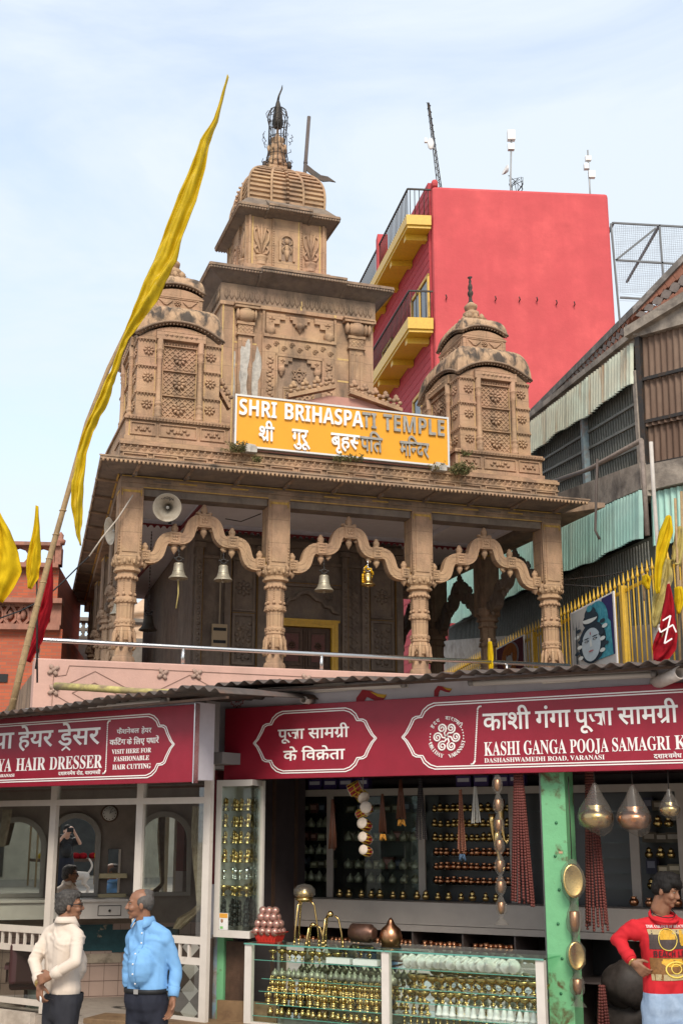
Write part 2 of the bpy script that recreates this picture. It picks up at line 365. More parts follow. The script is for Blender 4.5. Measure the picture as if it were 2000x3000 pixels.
# ---- cusped arches
def arch_mesh(Lh, name='arch', mt=VM):
    # local x from 0 to L along the opening, z heights as in the temple frame
    s = MB(); L = Lh
    def path(x0, z0, x1, z1, n=12):
        o = []
        for i in range(n + 1):
            t = i / n; q = 1 - t
            bx = 3 * q * q * t * .80 + 3 * q * t * t * .22 + t ** 3; bz = 3 * q * q * t * -.16 + 3 * q * t * t * 1.14 + t ** 3
            o.append((x0 + (x1 - x0) * bx, z0 + (z1 - z0) * bz))
        return o
    b = [(.09, 1.70), (.27 * L, 2.03), (.5 * L, 2.37)]
    half = path(.09, 1.67, .27 * L, 2.03, 14) + path(.275 * L, 2.028, .5 * L, 2.37, 14)[1:]
    full = half + [(L - x, z) for x, z in reversed(half[:-1])]
    s.band(full, .19, -.085, .085)
    for o in (-.055, 0.05): s.band([(x, z + o) for x, z in full], .014, -.092, .092)
    for bx, bz, sc in ((b[0][0], b[0][1], .85), (b[1][0], b[1][1], 1), (b[2][0], b[2][1] + .0, 1.12), (L - b[1][0], b[1][1], 1), (L - b[0][0], b[0][1], .85)):
        q = .095 * sc
        s.box(bx - q, bx + q, -.10, .10, bz - q * 1.1, bz + q * 1.1)
        for sg in (-1, 1):
            frame_rect(s, bx - q * .85, bx + q * .85, bz - q * .9, bz + q * .9, sg * .1 + (0 if sg < 0 else .016), .016, .014)
            for k in range(4):
                a = math.pi / 4 + k * math.pi / 2; s.ell((bx + q * .33 * math.cos(a), sg * .103, bz + q * .33 * math.sin(a)), (q * .26, .012, q * .26), 6)
        s.lathe([(-.27 * sc, .004), (-.24 * sc, .02), (-.20 * sc, .05), (-.16 * sc, .062), (-.125 * sc, .045), (-.10 * sc, .07), (-.08 * sc, .06)], (bx, 0, bz), 10)
        s.lathe([(.10 * sc, .075), (.125 * sc, .04), (.15 * sc, .06), (.20 * sc, .06), (.235 * sc, .035), (.25 * sc, .04), (.275 * sc, .006)], (bx, 0, bz), 10)
    s.ell((b[2][0] - .1, 0, 2.51), (.05, .06, .03), 8); s.ell((b[2][0] + .1, 0, 2.51), (.05, .06, .03), 8)
    for bx, sg in ((b[2][0], 1), (b[2][0], -1), (b[1][0], 1), (L - b[1][0], -1)):
        bz = 2.37 if bx == b[2][0] else 2.03
        s.tube([(bx + sg * .08, 0, bz - .1), (bx + sg * .13, 0, bz - .08), (bx + sg * .16, 0, bz - .12), (bx + sg * .13, 0, bz - .16), (bx + sg * .1, 0, bz - .14)], [.03, .045, .045, .035, .02], 6)
    s.box(-.02, .06, -.08, .08, 1.6, 1.8, 1)
    s.box(L - .06, L + .02, -.078, .078, 1.6, 1.8, 1)
    return s.mesh(name, mt)
A0 = (.13, 2.29); A1 = (2.69, 4.95); A2 = (5.35, 7.55)
for a, b in (A0, A1, A2): link('arch', arch_mesh(b - a), temple, (a, 0, 0))
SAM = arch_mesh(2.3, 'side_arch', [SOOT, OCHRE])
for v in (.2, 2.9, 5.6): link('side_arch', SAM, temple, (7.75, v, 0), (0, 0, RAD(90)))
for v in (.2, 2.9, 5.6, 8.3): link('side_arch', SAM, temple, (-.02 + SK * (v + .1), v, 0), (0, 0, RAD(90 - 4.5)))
# ---- architrave, eaves, parapet
b = MB()
b.box(-.25, 7.95, -.19, .19, 2.82, 3.02, 2); b.box(-.25, 7.95, -.215, -.19, 2.90, 2.97, 2)
b.box(-.24, 7.94, -.222, -.215, 3.0, 3.016, 1)
for a, c in (A0, A1, A2):
    b.box(a, c, -.15, .15, 2.70, 2.82, 4); b.box(a, c, -.195, -.19, 2.826, 2.842, 1)
    for k in range(5): b.box(a + .15 + k * .45, a + .45 + k * .45, -.226, -.222, 2.925, 2.95, 1 if k % 2 else 4)
for v0 in (0.19,):
    b.hexa([(-.25, v0, 2.82), (.13, v0, 2.82), (.13 + SK * 12, 12.4, 2.82), (-.25 + SK * 12, 12.4, 2.82), (-.25, v0, 3.02), (.13, v0, 3.02), (.13 + SK * 12, 12.4, 3.02), (-.25 + SK * 12, 12.4, 3.02)], 2)
    b.box(7.56, 7.94, v0, 10, 2.82, 3.02, 4)
b.build('architrave', VM, temple)
e = MB()      # front and left eaves: sloping stone slabs with a beaded lip
e.hexa([(-.68, -.9, 3.05), (8.12, -.9, 3.05), (7.95, .2, 3.03), (-.25, .2, 3.03), (-.68, -.9, 3.115), (8.12, -.9, 3.115), (7.95, -.1, 3.33), (-.25, -.1, 3.33)], 4)
e.hexa([(7.96, -.1, 3.03), (8.5, -.88, 3.02), (8.5, 9, 3.02), (7.96, 9, 3.03), (7.96, -.1, 3.3), (8.5, -.88, 3.1), (8.5, 9, 3.1), (7.96, 9, 3.3)], 2)
e.box(-.7, 8.14, -.93, -.9, 3.06, 3.13, 2); e.box(-.72, 8.16, -.945, -.93, 3.10, 3.125, 2)
dentils(e, -.69, 8.13, -.925, 3.045, .072, .027, 0)
for k in range(10):
    u = -.05 + k * .87; e.beam((u, -.86, 3.035), (u, -.2, 3.02), .05, .03, 2)
    e.tube([(u, -.5, 3.02), (u + .03, -.35, 3.01), (u - .02, -.25, 3.01)], .025, 6, 4)
e.build('front_eave', VM, temple)
e = MB(); VE = 12.6
e.hexa([(-.68, -.9, 3.046), (-.25, .1, 3.031), (-.25 + SK * VE, VE, 3.03), (-.66 + SK * VE, VE, 3.05), (-.68, -.9, 3.112), (-.25, .1, 3.33), (-.25 + SK * VE, VE, 3.33), (-.66 + SK * VE, VE, 3.112)], 4)
for i in range(180):
    v = -.88 + i * .075; e.ell((-.685 + SK * (v + .9), v, 3.045), (.026, .03, .034), 6, 2)
e.beam((-.69, -.93, 3.09), (-.69 + SK * (VE + .9), VE, 3.09), .03, .05, 2)
for k in range(11):
    v = .2 + k * 1.15; e.beam((-.64 + SK * v, v, 3.03), (-.2 + SK * v, v + .05, 3.018), .09, .04, 2)
e.beam((-.3, -.2, 3.02), (-.3 + SK * 12, 12, 3.02), .03, .02, 1)
e.build('side_eave', VM, temple)
p = MB()
p.box(-.28, 7.95, -.12, .4, 3.1, 3.62)
p.box(-.30, 7.97, -.17, -.12, 3.585, 3.635); p.box(-.295, 7.965, -.155, -.12, 3.45, 3.475)
dentils(p, -.28, 7.95, -.125, 3.53, .115, .052, 0, 'diamond')
dentils(p, -.28, 7.95, -.13, 3.563, .115, .03, 0)
for k in range(16):
    u0 = -.24 + k * .514; frame_rect(p, u0, u0 + .43, 3.335, 3.44, -.12, .022, .03)
for v0 in (.4,):
    p.hexa([(-.28, v0, 3.1), (0, v0, 3.1), (.0 + SK * 11, 11, 3.1), (-.28 + SK * 11, 11, 3.1), (-.28, v0, 3.62), (0, v0, 3.62), (SK * 11, 11, 3.62), (-.28 + SK * 11, 11, 3.62)])
p.box(-.3, 7.97, -.10, .5, 3.636, 3.69)
p.build('parapet', VM, temple)
# ---- roof slab, ceiling, floor
b = MB(); b.hexa([(-.2, .25, 3.0), (7.9, .25, 3.0), (7.9, 11, 3.0), (-.2 + SK * 11, 11, 3.0), (-.2, .25, 3.02), (7.9, .25, 3.02), (7.9, 11, 3.02), (-.2 + SK * 11, 11, 3.02)]); b.build('ceiling_slab', [CEIL], temple)
b = MB()
for v in (.45, 2.6): b.box(.1, 7.6, v, v + .1, 2.90, 3.0)
for u in (.15, 1.35, 6.2, 7.4): b.box(u, u + .1, .56, 2.59, 2.90, 3.0)
b.build('ceiling_beam', [CEIL], temple)
b = MB(); n = 60
for k in range(n):
    u = .12 + k * 7.4 / n; b.add([(u, 2.56, 2.9), (u + 7.4 / n, 2.56, 2.9), (u + 3.7 / n, 2.56, 2.82)], [(0, 1, 2)])
b.box(.1, 7.6, 2.55, 2.565, 2.875, 2.905)
b.box(1.3, 1.34, .6, 10, 2.85, 2.9); b.build('painted_valance', [MAROON], temple)
b = MB(); b.box(-.3, 8, -.4, 12, -.34, -.28); b.build('floor', [STONE2], temple)
# ---- sanctum walls inside the porch
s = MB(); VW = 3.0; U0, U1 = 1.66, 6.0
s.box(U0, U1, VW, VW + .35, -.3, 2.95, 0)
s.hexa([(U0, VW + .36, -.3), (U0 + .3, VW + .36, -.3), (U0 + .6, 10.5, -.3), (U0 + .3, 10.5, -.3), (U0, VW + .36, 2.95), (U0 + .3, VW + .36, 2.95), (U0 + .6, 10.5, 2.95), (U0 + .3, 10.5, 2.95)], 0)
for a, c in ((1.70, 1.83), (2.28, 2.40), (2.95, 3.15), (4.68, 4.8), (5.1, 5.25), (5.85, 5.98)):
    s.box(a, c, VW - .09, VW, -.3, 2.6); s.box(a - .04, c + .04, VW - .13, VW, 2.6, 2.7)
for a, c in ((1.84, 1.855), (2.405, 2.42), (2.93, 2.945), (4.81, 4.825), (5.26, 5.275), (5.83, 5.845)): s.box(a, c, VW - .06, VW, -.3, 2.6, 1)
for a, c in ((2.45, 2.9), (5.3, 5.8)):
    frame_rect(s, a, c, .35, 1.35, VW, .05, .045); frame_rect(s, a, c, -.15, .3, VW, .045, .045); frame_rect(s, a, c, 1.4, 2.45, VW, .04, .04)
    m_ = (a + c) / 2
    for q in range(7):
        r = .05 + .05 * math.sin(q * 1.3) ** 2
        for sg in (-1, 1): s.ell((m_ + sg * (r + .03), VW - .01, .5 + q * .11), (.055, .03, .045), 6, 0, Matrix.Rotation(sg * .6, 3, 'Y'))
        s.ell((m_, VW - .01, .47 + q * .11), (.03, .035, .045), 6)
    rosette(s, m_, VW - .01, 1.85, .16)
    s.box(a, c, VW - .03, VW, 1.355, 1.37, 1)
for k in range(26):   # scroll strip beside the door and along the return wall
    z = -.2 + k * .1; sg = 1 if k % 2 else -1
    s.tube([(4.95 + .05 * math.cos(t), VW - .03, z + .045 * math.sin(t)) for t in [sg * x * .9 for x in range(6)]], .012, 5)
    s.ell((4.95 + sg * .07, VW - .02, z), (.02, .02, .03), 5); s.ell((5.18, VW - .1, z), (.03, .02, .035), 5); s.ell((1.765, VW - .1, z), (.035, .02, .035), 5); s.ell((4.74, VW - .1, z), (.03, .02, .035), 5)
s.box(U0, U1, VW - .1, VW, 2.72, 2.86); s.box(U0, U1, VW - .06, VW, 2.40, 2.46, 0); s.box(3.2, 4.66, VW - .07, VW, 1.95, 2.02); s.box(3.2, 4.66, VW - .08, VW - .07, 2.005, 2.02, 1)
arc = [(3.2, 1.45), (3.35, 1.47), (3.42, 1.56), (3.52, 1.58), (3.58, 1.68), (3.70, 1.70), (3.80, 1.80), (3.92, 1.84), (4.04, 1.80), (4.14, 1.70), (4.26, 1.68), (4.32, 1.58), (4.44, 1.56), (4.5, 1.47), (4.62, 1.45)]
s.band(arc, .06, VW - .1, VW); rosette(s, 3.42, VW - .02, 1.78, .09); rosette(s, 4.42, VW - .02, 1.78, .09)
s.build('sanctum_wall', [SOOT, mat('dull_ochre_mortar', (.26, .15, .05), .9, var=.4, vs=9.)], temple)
d = thing('door', None, None); del_ = d
d.parent = temple; d.location = (3.92, VW, 0)
m = MB()
m.box(-.66, -.53, -.13, .02, -.3, 1.27); m.box(.53, .66, -.13, .02, -.3, 1.27); m.box(-.53, .53, -.13, .02, 1.14, 1.27)
m.box(-.69, .69, -.15, -.135, 1.24, 1.29); frame_rect(m, -.62, .62, -.3, 1.24, -.13, .03, .012); m.build('door_frame', [YELLOWP], d)
for sg in (-1, 1):
    m = MB(); x0, x1 = (-.525, -.012) if sg < 0 else (.012, .525)
    m.box(x0, x1, -.04, .0, -.3, 1.13)
    for z0, z1 in ((-.28, .30), (.38, 1.08)):
        frame_rect(m, x0 + .05, x1 - .05, z0, z1, -.04, .05, .025); m.box(x0 + .12, x1 - .12, -.05, -.04, z0 + .08, z1 - .08, 1)
        rosette(m, (x0 + x1) / 2, -.055, (z0 + z1) / 2 + .05, .085)
    m.box(sg * .02 - .012, sg * .02 + .012, -.075, -.04, -.3, 1.12)
    m.build('door_leaf', [WOOD, mat('red_brown_door_panel', (.15, .06, .05), .6, var=.4, vs=6.)], d)
m = MB()
for k in range(9): m.ell((.0, -.09, .28 - k * .055), (.018, .012, .03), 6)
m.ell((0, -.09, -.24), (.035, .03, .05), 8); m.build('door_chain', [BRASS], d)
s = MB()      # dark carved wall and pillars of the far end of the porch, open towards the lane
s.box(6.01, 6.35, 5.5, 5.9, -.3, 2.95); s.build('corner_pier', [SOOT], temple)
# ---- corner pavilions
def pav_face(s):   # one face, local x -.735..735, facing -y at y=0, z 0..1.6
    H = .735
    for sg in (-1, 1):
        x0, x1 = (-H, -.40) if sg < 0 else (.44, H)
        for k in range(3):
            z0 = .04 + k * .5
            rosette(s, (x0 + x1) / 2 + .02 * -sg, -.012, z0 + .25, .10)
            s.box(x0, x1, -.03, .001, z0 + .445, z0 + .47); s.box(x0, x1, -.02, .001, z0 - .03, z0 - .005)
            dentils(s, x0, x1, -.02, z0 + .42, .05, .02, 0, 'tooth')
        s.box(x0 + .02 if sg > 0 else x1 - .028, x0 + .028 if sg > 0 else x1 - .02, -.004, .001, .02, 1.5, 3)
        cx = -.355 if sg < 0 else .375
        s.lathe([(.0, .07), (.09, .07), (.1, .055), (.16, .07), (.22, .072), (.25, .05), (.27, .066), (.31, .066), (.32, .05), (.36, .058), (.38, .048), (1.12, .045), (1.15, .06), (1.17, .045), (1.22, .062), (1.26, .05), (1.29, .07), (1.31, .07), (1.32, .05), (1.50, .055)], (cx, -.03, 0), 12)
    for k in range(3):
        z0 = .05 + k * .465
        lattice(s, -.27, .29, z0, z0 + .40, .011, .1, .019, .018)
        rosette(s, .01, -.012, z0 + .2, .12, 0, 8)
        s.box(-.285, .305, -.03, .03, z0 + .415, z0 + .432); dentils(s, -.28, .3, -.022, z0 + .447, .05, .02, 0, 'tooth')
    s.box(-.30, -.285, -.02, .04, .02, 1.45); s.box(.305, .32, -.02, .04, .02, 1.45)
    s.box(-.285, -.28, -.012, .0, .02, 1.42, 3); s.box(.3, .305, -.012, .0, .02, 1.42, 3)
    s.box(-.43, .45, -.07, .06, 1.50, 1.66); dentils(s, -.3, .32, -.075, 1.585, .085, .038, 0, 'diamond')
    s.box(-.43, .45, -.075, -.07, 1.645, 1.66)
def bangla(mb, a, ze, drop, zt, a1, m=0, rib=0.03, nr=11, over=1.1):   # curved cornice roof over a square of half width a
    for q in range(4):
        M = Matrix.Rotation(q * math.pi / 2, 3, 'Z')
        def fn(p, t, M=M):
            sx = p * 2 - 1
            e = ze - drop * abs(sx) ** 2.2
            f = math.sin(t * math.pi / 2)
            h = a * over * (1 - .02 * t) * math.cos(t * 1.35 * .72) ** .75 if t < 1 else a1
            h = a1 + (a * over - a1) * math.cos(t * math.pi / 2) ** .85
            z = e + (zt - e) * f
            g = rib * (abs(math.sin(nr * math.pi * p)) - .5) * 1.6 * min(1, t * 4) * (1 - t * .6)
            g *= 1 - abs(sx) ** 8
            return tuple(M @ Vector((sx * (h), -(h + g), z)))
        mb.grid(fn, 54, 14, m)
        n = int(2 * a / .06)
        for i in range(n):   # beads hanging below the curved lip
            sx = -1 + 2 * (i + .5) / n; e = ze - drop * abs(sx) ** 2.2
            mb.ell(M @ Vector((sx * a * over, -a * over + .015, e - .02)), .02, 6, 2)
        pts = [M @ Vector(((-1 + i / 8) * a * over, -a * over - .005, ze - drop * abs(-1 + i / 8) ** 2.2 + .02)) for i in range(17)]
        mb.tube(pts, .022, 6, 2)
        vs = [];                                    # soffit
        for i in range(17):
            sx = -1 + i / 8; e = ze - drop * abs(sx) ** 2.2 - .005
            vs += [tuple(M @ Vector((sx * a * over, -a * over, e))), tuple(M @ Vector((sx * a * .9, -a * .9, e + .01)))]
        mb.add(vs, [(2 * i, 2 * i + 1, 2 * i + 3, 2 * i + 2) for i in range(16)], 2)
def pavilion():
    base = MB()
    base.box(-.94, .90, -.9, .9, 3.69, 3.79); base.box(-.915, .875, -.86, .86, 3.79, 4.10)
    base.box(-.95, .91, -.9, .9, 4.10, 4.145); base.box(-.93, .89, -.88, .88, 4.145, 4.18)
    for q in range(4):
        base.M = Matrix.Rotation(q * math.pi / 2, 4, 'Z')
        dentils(base, -.9, .9, -.905, 4.11, .058, .026, 0, 'tooth')
        for x0, x1 in ((-.84, -.4), (-.34, .32), (.38, .82)):
            frame_rect(base, x0, x1, 3.83, 4.06, -.862, .018, .018)
            c = (x0 + x1) / 2; wd = (x1 - x0)
            for sg in (-1, 1):
                for j in range(3): base.ell((c + sg * wd * (.08 + .09 * j), -.87, 3.945 + (.03 if j % 2 else -.02)), (wd * .06, .016, .028), 6, 0, Matrix.Rotation(sg * (.5 - j * .5), 3, 'Y'))
            base.ell((c, -.87, 3.945), (.03, .02, .05), 6)
        base.box(-.86, -.845, -.868, -.86, 3.8, 4.09, 3)
    base.M = None
    body = MB()
    for q in range(4):
        body.M = Matrix.Translation((0, 0, 4.17)) @ Matrix.Rotation(q * math.pi / 2, 4, 'Z') @ Matrix.Translation((0, -.735, 0))
        e_ = .735 if q % 2 == 0 else .614
        for x0, x1 in ((-e_, -.40), (.44, e_)): body.box(x0, x1, 0, .12, 0, 1.52)
        body.box(-.4, .44, .016, .12, 0, 1.52)
        poly = [(-.735, 1.52), (.735, 1.52)] + [(.735 - i * .1837, 1.52 + .27 * (1 - abs(1 - i / 4) ** 2.2)) for i in range(0, 9)][1:8]
        body.prism(poly, .002, .12)
        pav_face(body)
    body.M = None; body.box(-.6, .6, -.6, .6, 4.18, 5.95)
    roof = MB(); bangla(roof, .765, 6.02, .29, 6.44, .47, over=1.025)
    roof.box(-.5, .5, -.5, .5, 6.40, 6.445)
    tier = MB(); tier.box(-.46, .46, -.46, .46, 6.42, 6.74); tier.box(-.48, .48, -.48, .48, 6.44, 6.47); tier.box(-.475, .475, -.475, .475, 6.68, 6.705)
    for q in range(4):
        tier.M = Matrix.Rotation(q * math.pi / 2, 4, 'Z')
        frame_rect(tier, -.4, .4, 6.48, 6.67, -.46, .016, .012)
        rosette(tier, 0, -.465, 6.575, .065)
        for sg in (-1, 1):
            tier.tube([(sg * x, -.465, 6.575 + .055 * math.sin(x * 22)) for x in (.1, .15, .2, .25, .3, .35)], .016, 5)
        tier.prism([(-.46, 6.73), (.46, 6.73)] + [(.46 - i * .115, 6.73 + .13 * (1 - abs(1 - i / 4) ** 2.2)) for i in range(9)][1:8], -.46, -.4)
    tier.M = None
    up = MB(); bangla(up, .50, 6.93, .15, 7.19, .24, rib=.02, nr=7, over=.985)
    up.box(-.26, .26, -.26, .26, 7.16, 7.2)
    fin = MB(); fin.box(-.22, .22, -.22, .22, 7.2, 7.25)
    for q in range(4):
        fin.M = Matrix.Rotation(q * math.pi / 2, 4, 'Z'); dentils(fin, -.22, .22, -.22, 7.24, .09, .04, 0, 'tooth'); 
        for x in (-.13, 0, .13): fin.ell((x, -.17, 7.32), (.06, .04, .09), 6)
    fin.M = None
    fin.lathe([(z - .29, q) for z, q in [(7.54, .17), (7.62, .19), (7.66, .12), (7.70, .15), (7.76, .16), (7.80, .09), (7.83, .08), (7.86, .12), (7.92, .13), (7.97, .08), (8.0, .05)]], n=14)
    spk = MB(); spk.lathe([(z - .32, q) for z, q in [(7.99, .05), (8.03, .06), (8.08, .035), (8.16, .03), (8.22, .055), (8.27, .055), (8.31, .03), (8.36, .045), (8.42, .04), (8.46, .02), (8.5, .028), (8.56, .015), (8.60, .05), (8.605, .01)]], n=10)
    return [x.mesh(n, mm) for x, n, mm in ((base, 'base', VM), (body, 'lattice_body', VM), (roof, 'curved_roof', [ROOFST] + VM[1:]), (tier, 'upper_tier', VM), (up, 'upper_roof', [ROOFST] + VM[1:]), (fin, 'lotus_neck', VM), (spk, 'finial', [IRON]))]
PM = pavilion()
for u in (.73, 6.86):
    r = thing('pavilion', None, None, (u, .215 + .735 * 1.3, 0)); r.parent = temple; r.scale = (1, 1.3, 1)
    for q in PM: link(q.name.split('.')[0], q, r)
# ---- pediment between the pavilions, behind the signboard
m = MB()
red = mat('pinkish_plaster', (.46, .24, .19), .85, var=.15, vs=3.)
m.prism([(2.0, 3.69), (5.85, 3.69), (5.85, 4.5), (4.45, 5.05), (4.3, 5.1), (3.6, 5.1), (3.0, 4.9), (2.0, 4.5)], .5, .7, m=5)
def crest(a, c, n, h):
    a = Vector(a); c = Vector(c); d = (c - a)
    m.beam(a, c, .16, .05); m.beam(a + Vector((0, 0, .04)), c + Vector((0, 0, .04)), .12, .03)
    for k in range(n):
        q = a + d * ((k + .5) / n) + Vector((0, 0, .13 * h))
        for t in range(5): m.ell(q + Vector((.07 * math.cos(t * 1.25), -.02, .07 * math.sin(t * 1.25))), (.05, .05, .045), 6)
        m.ell(q + Vector((0, 0, .1 * h)), (.055, .05, .08 * h), 6)
for p1, p2, n in ((T.uw(842, 1164, .45), T.uw(980, 1136, .45), 4), (T.uw(1022, 1152, .45), T.uw(1175, 1206, .45), 5), (T.uw(640, 1140, .45), T.uw(672, 1198, .45), 2)):
    crest((p1[0], .45, p1[1]), (p2[0], .45, p2[1]), n, 1.0)
m.build('pediment', VM + [red], temple)
# ---- the tower: middle storey
VT = 3.3
def tu(x, y, v=VT): return T.uw(x, y, v)
UL, UR = 2.17, 5.50
t = MB(); t.box(UL, UR, VT, 6.6, 3.05, 8.42)
ub = lambda x, y=1000: tu(x, y)[0]
wb = lambda y, x: tu(x, y)[1]
w1 = wb(893, 650); w2 = w1 + .08; w3 = wb(829, 660)
t.box(UL - .06, UR + .06, VT - .07, 6.66, w1, w2); t.box(UL - .05, UR + .05, VT - .05, 6.65, w2, 8.40, 2)
for k in range(30):
    u = UL + .07 + k * .110; 
    for sg in (-1, 1): t.tube([(u, VT - .052, w2 + .05), (u + sg * .036, VT - .06, w2 + .14), (u + sg * .04, VT - .055, w2 + .24), (u + sg * .015, VT - .05, w2 + .3)], [.008, .014, .014, .006], 5, 2)
for k in range(22):
    v = VT + .1 + k * .15
    for sg in (-1, 1): t.tube([(UL - .06, v, w2 + .05), (UL - .07, v + sg * .05, w2 + .14), (UL - .06, v + sg * .02, w2 + .3)], [.012, .02, .01], 5, 2)
for a in ((UL, UL + .26), (UR - .26, UR)): t.box(a[0], a[1], VT - .03, VT, 3.7, w1); t.box(a[0] + .23 if a[0] == UL else a[0] + .01, a[0] + .25 if a[0] == UL else a[0] + .03, VT - .034, VT - .03, 4, w1, 3)
t.box(UL - .02, UL, VT - .02, 6.6, 3.7, w1); t.box(2.17, 2.19, VT - .05, VT - .03, 4.6, w1, 3)
t.box(3.85, 3.89, VT - .056, VT - .05, w2, 8.2, 3); t.box(4.6, 4.65, VT - .076, VT - .07, w1 + .01, w2 - .01, 3)
for zz in (5.9, 6.6, 7.1): t.box(UL + .27, UL + .75, VT - .004, VT, zz, zz + .035, 3); t.box(UR - .8, UR - .3, VT - .004, VT, zz - .1, zz - .065, 3)
t.build('tower_wall', VM, temple)
def pilaster(x0, x1, X0, X1, ytop):
    s = MB(); u0, u1 = ub(x0), ub(x1); U0_, U1_ = ub(X0), ub(X1); wt = w1; c = (u0 + u1) / 2
    s.box(U0_, U1_, VT - .2, VT, wt - .07, wt - .01); s.box(U0_ - .02, U1_ + .02, VT - .22, VT, wt - .01, wt + .03)
    n = 7
    for k in range(n):
        x = U0_ + .04 + (U1_ - U0_ - .08) * (k + .5) / n; s.ell((x, VT - .1, wt - .2), ((U1_ - U0_) / n * .55, .1, .14), 8)
    s.lathe([(wt - .36, .12), (wt - .30, .19), (wt - .2, .215), (wt - .1, .17), (wt - .06, .15)], (c, VT - .03, 0), 16, sm=True)
    s.box(u0 - .03, u1 + .03, VT - .13, VT, wt - .42, wt - .36); s.box(u0, u1, VT - .1, VT, wt - .62, wt - .42); lattice(s, u0 + .01, u1 - .01, wt - .61, wt - .43, VT - .1, .09, .014, .02)
    s.box(u0 - .03, u1 + .03, VT - .13, VT, wt - .66, wt - .62); s.box(u0 + .01, u1 - .01, VT - .08, VT, 3.7, wt - .66)
    for k in range(3):
        x = u0 + .01 + (u1 - u0 - .02) * (k + .5) / 3; s.box(x - .025, x + .025, VT - .095, VT - .08, 3.8, wt - .80); s.ell((x, VT - .085, wt - .78), (.03, .015, .03), 6)
    return s
pilaster(694, 738, 682, 753, 0).build('pilaster', [STONE], temple)
pilaster(1019, 1061, 1002, 1086, 0).build('pilaster', [STONE], temple)
pp = MB()     # a grey repair patch down the left pilaster and the wall next to it
rnd = random.Random(3)
def blob(mb, cx, cz, rx, rz, y, n=22, m=0, amp=.35, seed=0):
    r2 = random.Random(seed); vs = [(cx, y, cz)]; ph = [r2.uniform(0, 6.28) for _ in range(5)]
    for i in range(n):
        a = 2 * math.pi * i / n; q = 1 + amp * sum(math.sin((k + 2) * a + ph[k]) / (k + 1.4) for k in range(5)) + r2.uniform(-.08, .08)
        vs.append((cx + rx * q * math.cos(a), y, cz + rz * q * math.sin(a)))
    mb.add(vs, [(0, 1 + i, 1 + (i + 1) % n) for i in range(n)], m)
u0 = ub(694); u1 = ub(738)
blob(pp, (u0 + u1) / 2, 6.75, .09, .42, VT - .1, seed=1, m=0); blob(pp, (u0 + u1) / 2 - .02, 6.15, .10, .45, VT - .099, seed=5); blob(pp, u1 + .1, 6.4, .09, .6, VT - .005, seed=2); blob(pp, u0 - .12, 6.2, .08, .55, VT - .005, seed=7); blob(pp, u0 - .08, 6.8, .05, .3, VT - .0045, seed=9)
blob(pp, u0 - .16, 5.6, .05, .2, VT - .0045, seed=12)
pp.build('plaster_patch', [PLASTER], temple, solid=.004)
# niche between the pilasters
s = MB(); a, c = ub(774), ub(977); wt = w1
wa, wc = wb(1000, 875) + .02, wb(1130, 875)
s.box(a - .05, a, VT - .04, VT, 3.7, wt); s.box(c, c + .05, VT - .04, VT, 3.7, wt)
zt = wb(924, 875); zm = wb(1005, 875)
def corbel(x, z, sg, k=1.0):   # stepped bracket with hanging bud
    for j in range(3): s.box(min(x, x + sg * (.42 - j * .12) * k), max(x, x + sg * (.42 - j * .12) * k), VT - .06, VT, z - (.12 + j * .11) * k, z - j * .11 * k - (.001 if j else 0))
    s.lathe([(-.62 * k, .01), (-.57 * k, .035), (-.52 * k, .04), (-.48 * k, .09 * k), (-.36 * k, .12 * k), (-.30 * k, .08 * k)], (x + sg * .1 * k, VT - .03, z), 10)
    rosette(s, x + sg * .13 * k, VT - .065, z - .13 * k, .07 * k, petals=4)
corbel(a + .02, wt - .06, 1); corbel(c - .02, wt - .06, -1)
mid = (a + c) / 2
for j in range(3): s.box(mid - .22 + j * .06, mid + .22 - j * .06, VT - .06, VT, wt - .16 - j * .08, wt - .08 - j * .08 - .001)
s.lathe([(-.42, .006), (-.37, .03), (-.33, .05), (-.28, .11), (-.22, .10)], (mid, VT - .03, wt - .02), 10)
zl = wb(995, 875)
s.box(a - .03, c + .03, VT - .09, VT, zl - .05, zl + .02)
zi = zl - .40
s.box(a, c, VT - .05, VT, zi, zl - .05)
for k in range(9):
    x = a + .08 + (c - a - .16) * k / 8; z = zl - .22 + (.05 if k % 2 else -.04)
    s.tube([(x + .055 * math.cos(q * .8) , VT - .06, z + .055 * math.sin(q * .8)) for q in range(7)], .013, 5); rosette(s, x, VT - .058, z, .045, petals=6)
for x in (a, c - .24):
    s.box(x, x + .24, VT - .05, VT, 4.7, zi)
    for k in range(9): s.ell((x + .12, VT - .055, zi - .1 - k * .1), (.06 + .02 * math.sin(k * 2), .025, .045), 6); s.ell((x + (.07 if k % 2 else .17), VT - .055, zi - .14 - k * .1), (.035, .02, .03), 6)
    s.lathe([(zi - 1.25, .02), (zi - 1.15, .1), (zi - 1.02, .11)], (x + .12, VT - .04, 0), 10)
for x in (a + .24, c - .28): s.box(x, x + .04, VT - .075, VT, 4.7, zi)
s.box(a + .24, c - .24, VT - .075, VT, zi - .05, zi - .001)
s.box(a + .28, c - .28, VT - .005, VT, 4.7, zi - .05, 2)
sx = (a + c) / 2
def star(mb, x, z, r, y, t):
    for o in (0, 1):
        P = [(x + r * math.sin(o * math.pi + k * 2 * math.pi / 3), z + r * math.cos(o * math.pi + k * 2 * math.pi / 3)) for k in range(3)]
        for k in range(3): mb.beam((P[k][0], y - o * .003, P[k][1]), (P[(k + 1) % 3][0], y - o * .003, P[(k + 1) % 3][1]), t, .03, up=(0, 1, 0))
    mb.ell((x, y, z), (.03, .03, .03), 6)
zs = zi - .42; star(s, sx, zs, .17, VT - .02, .026)
VTs = VT
corbel(a + .3, zi - .05, 1, .72); corbel(c - .3, zi - .05, -1, .72)
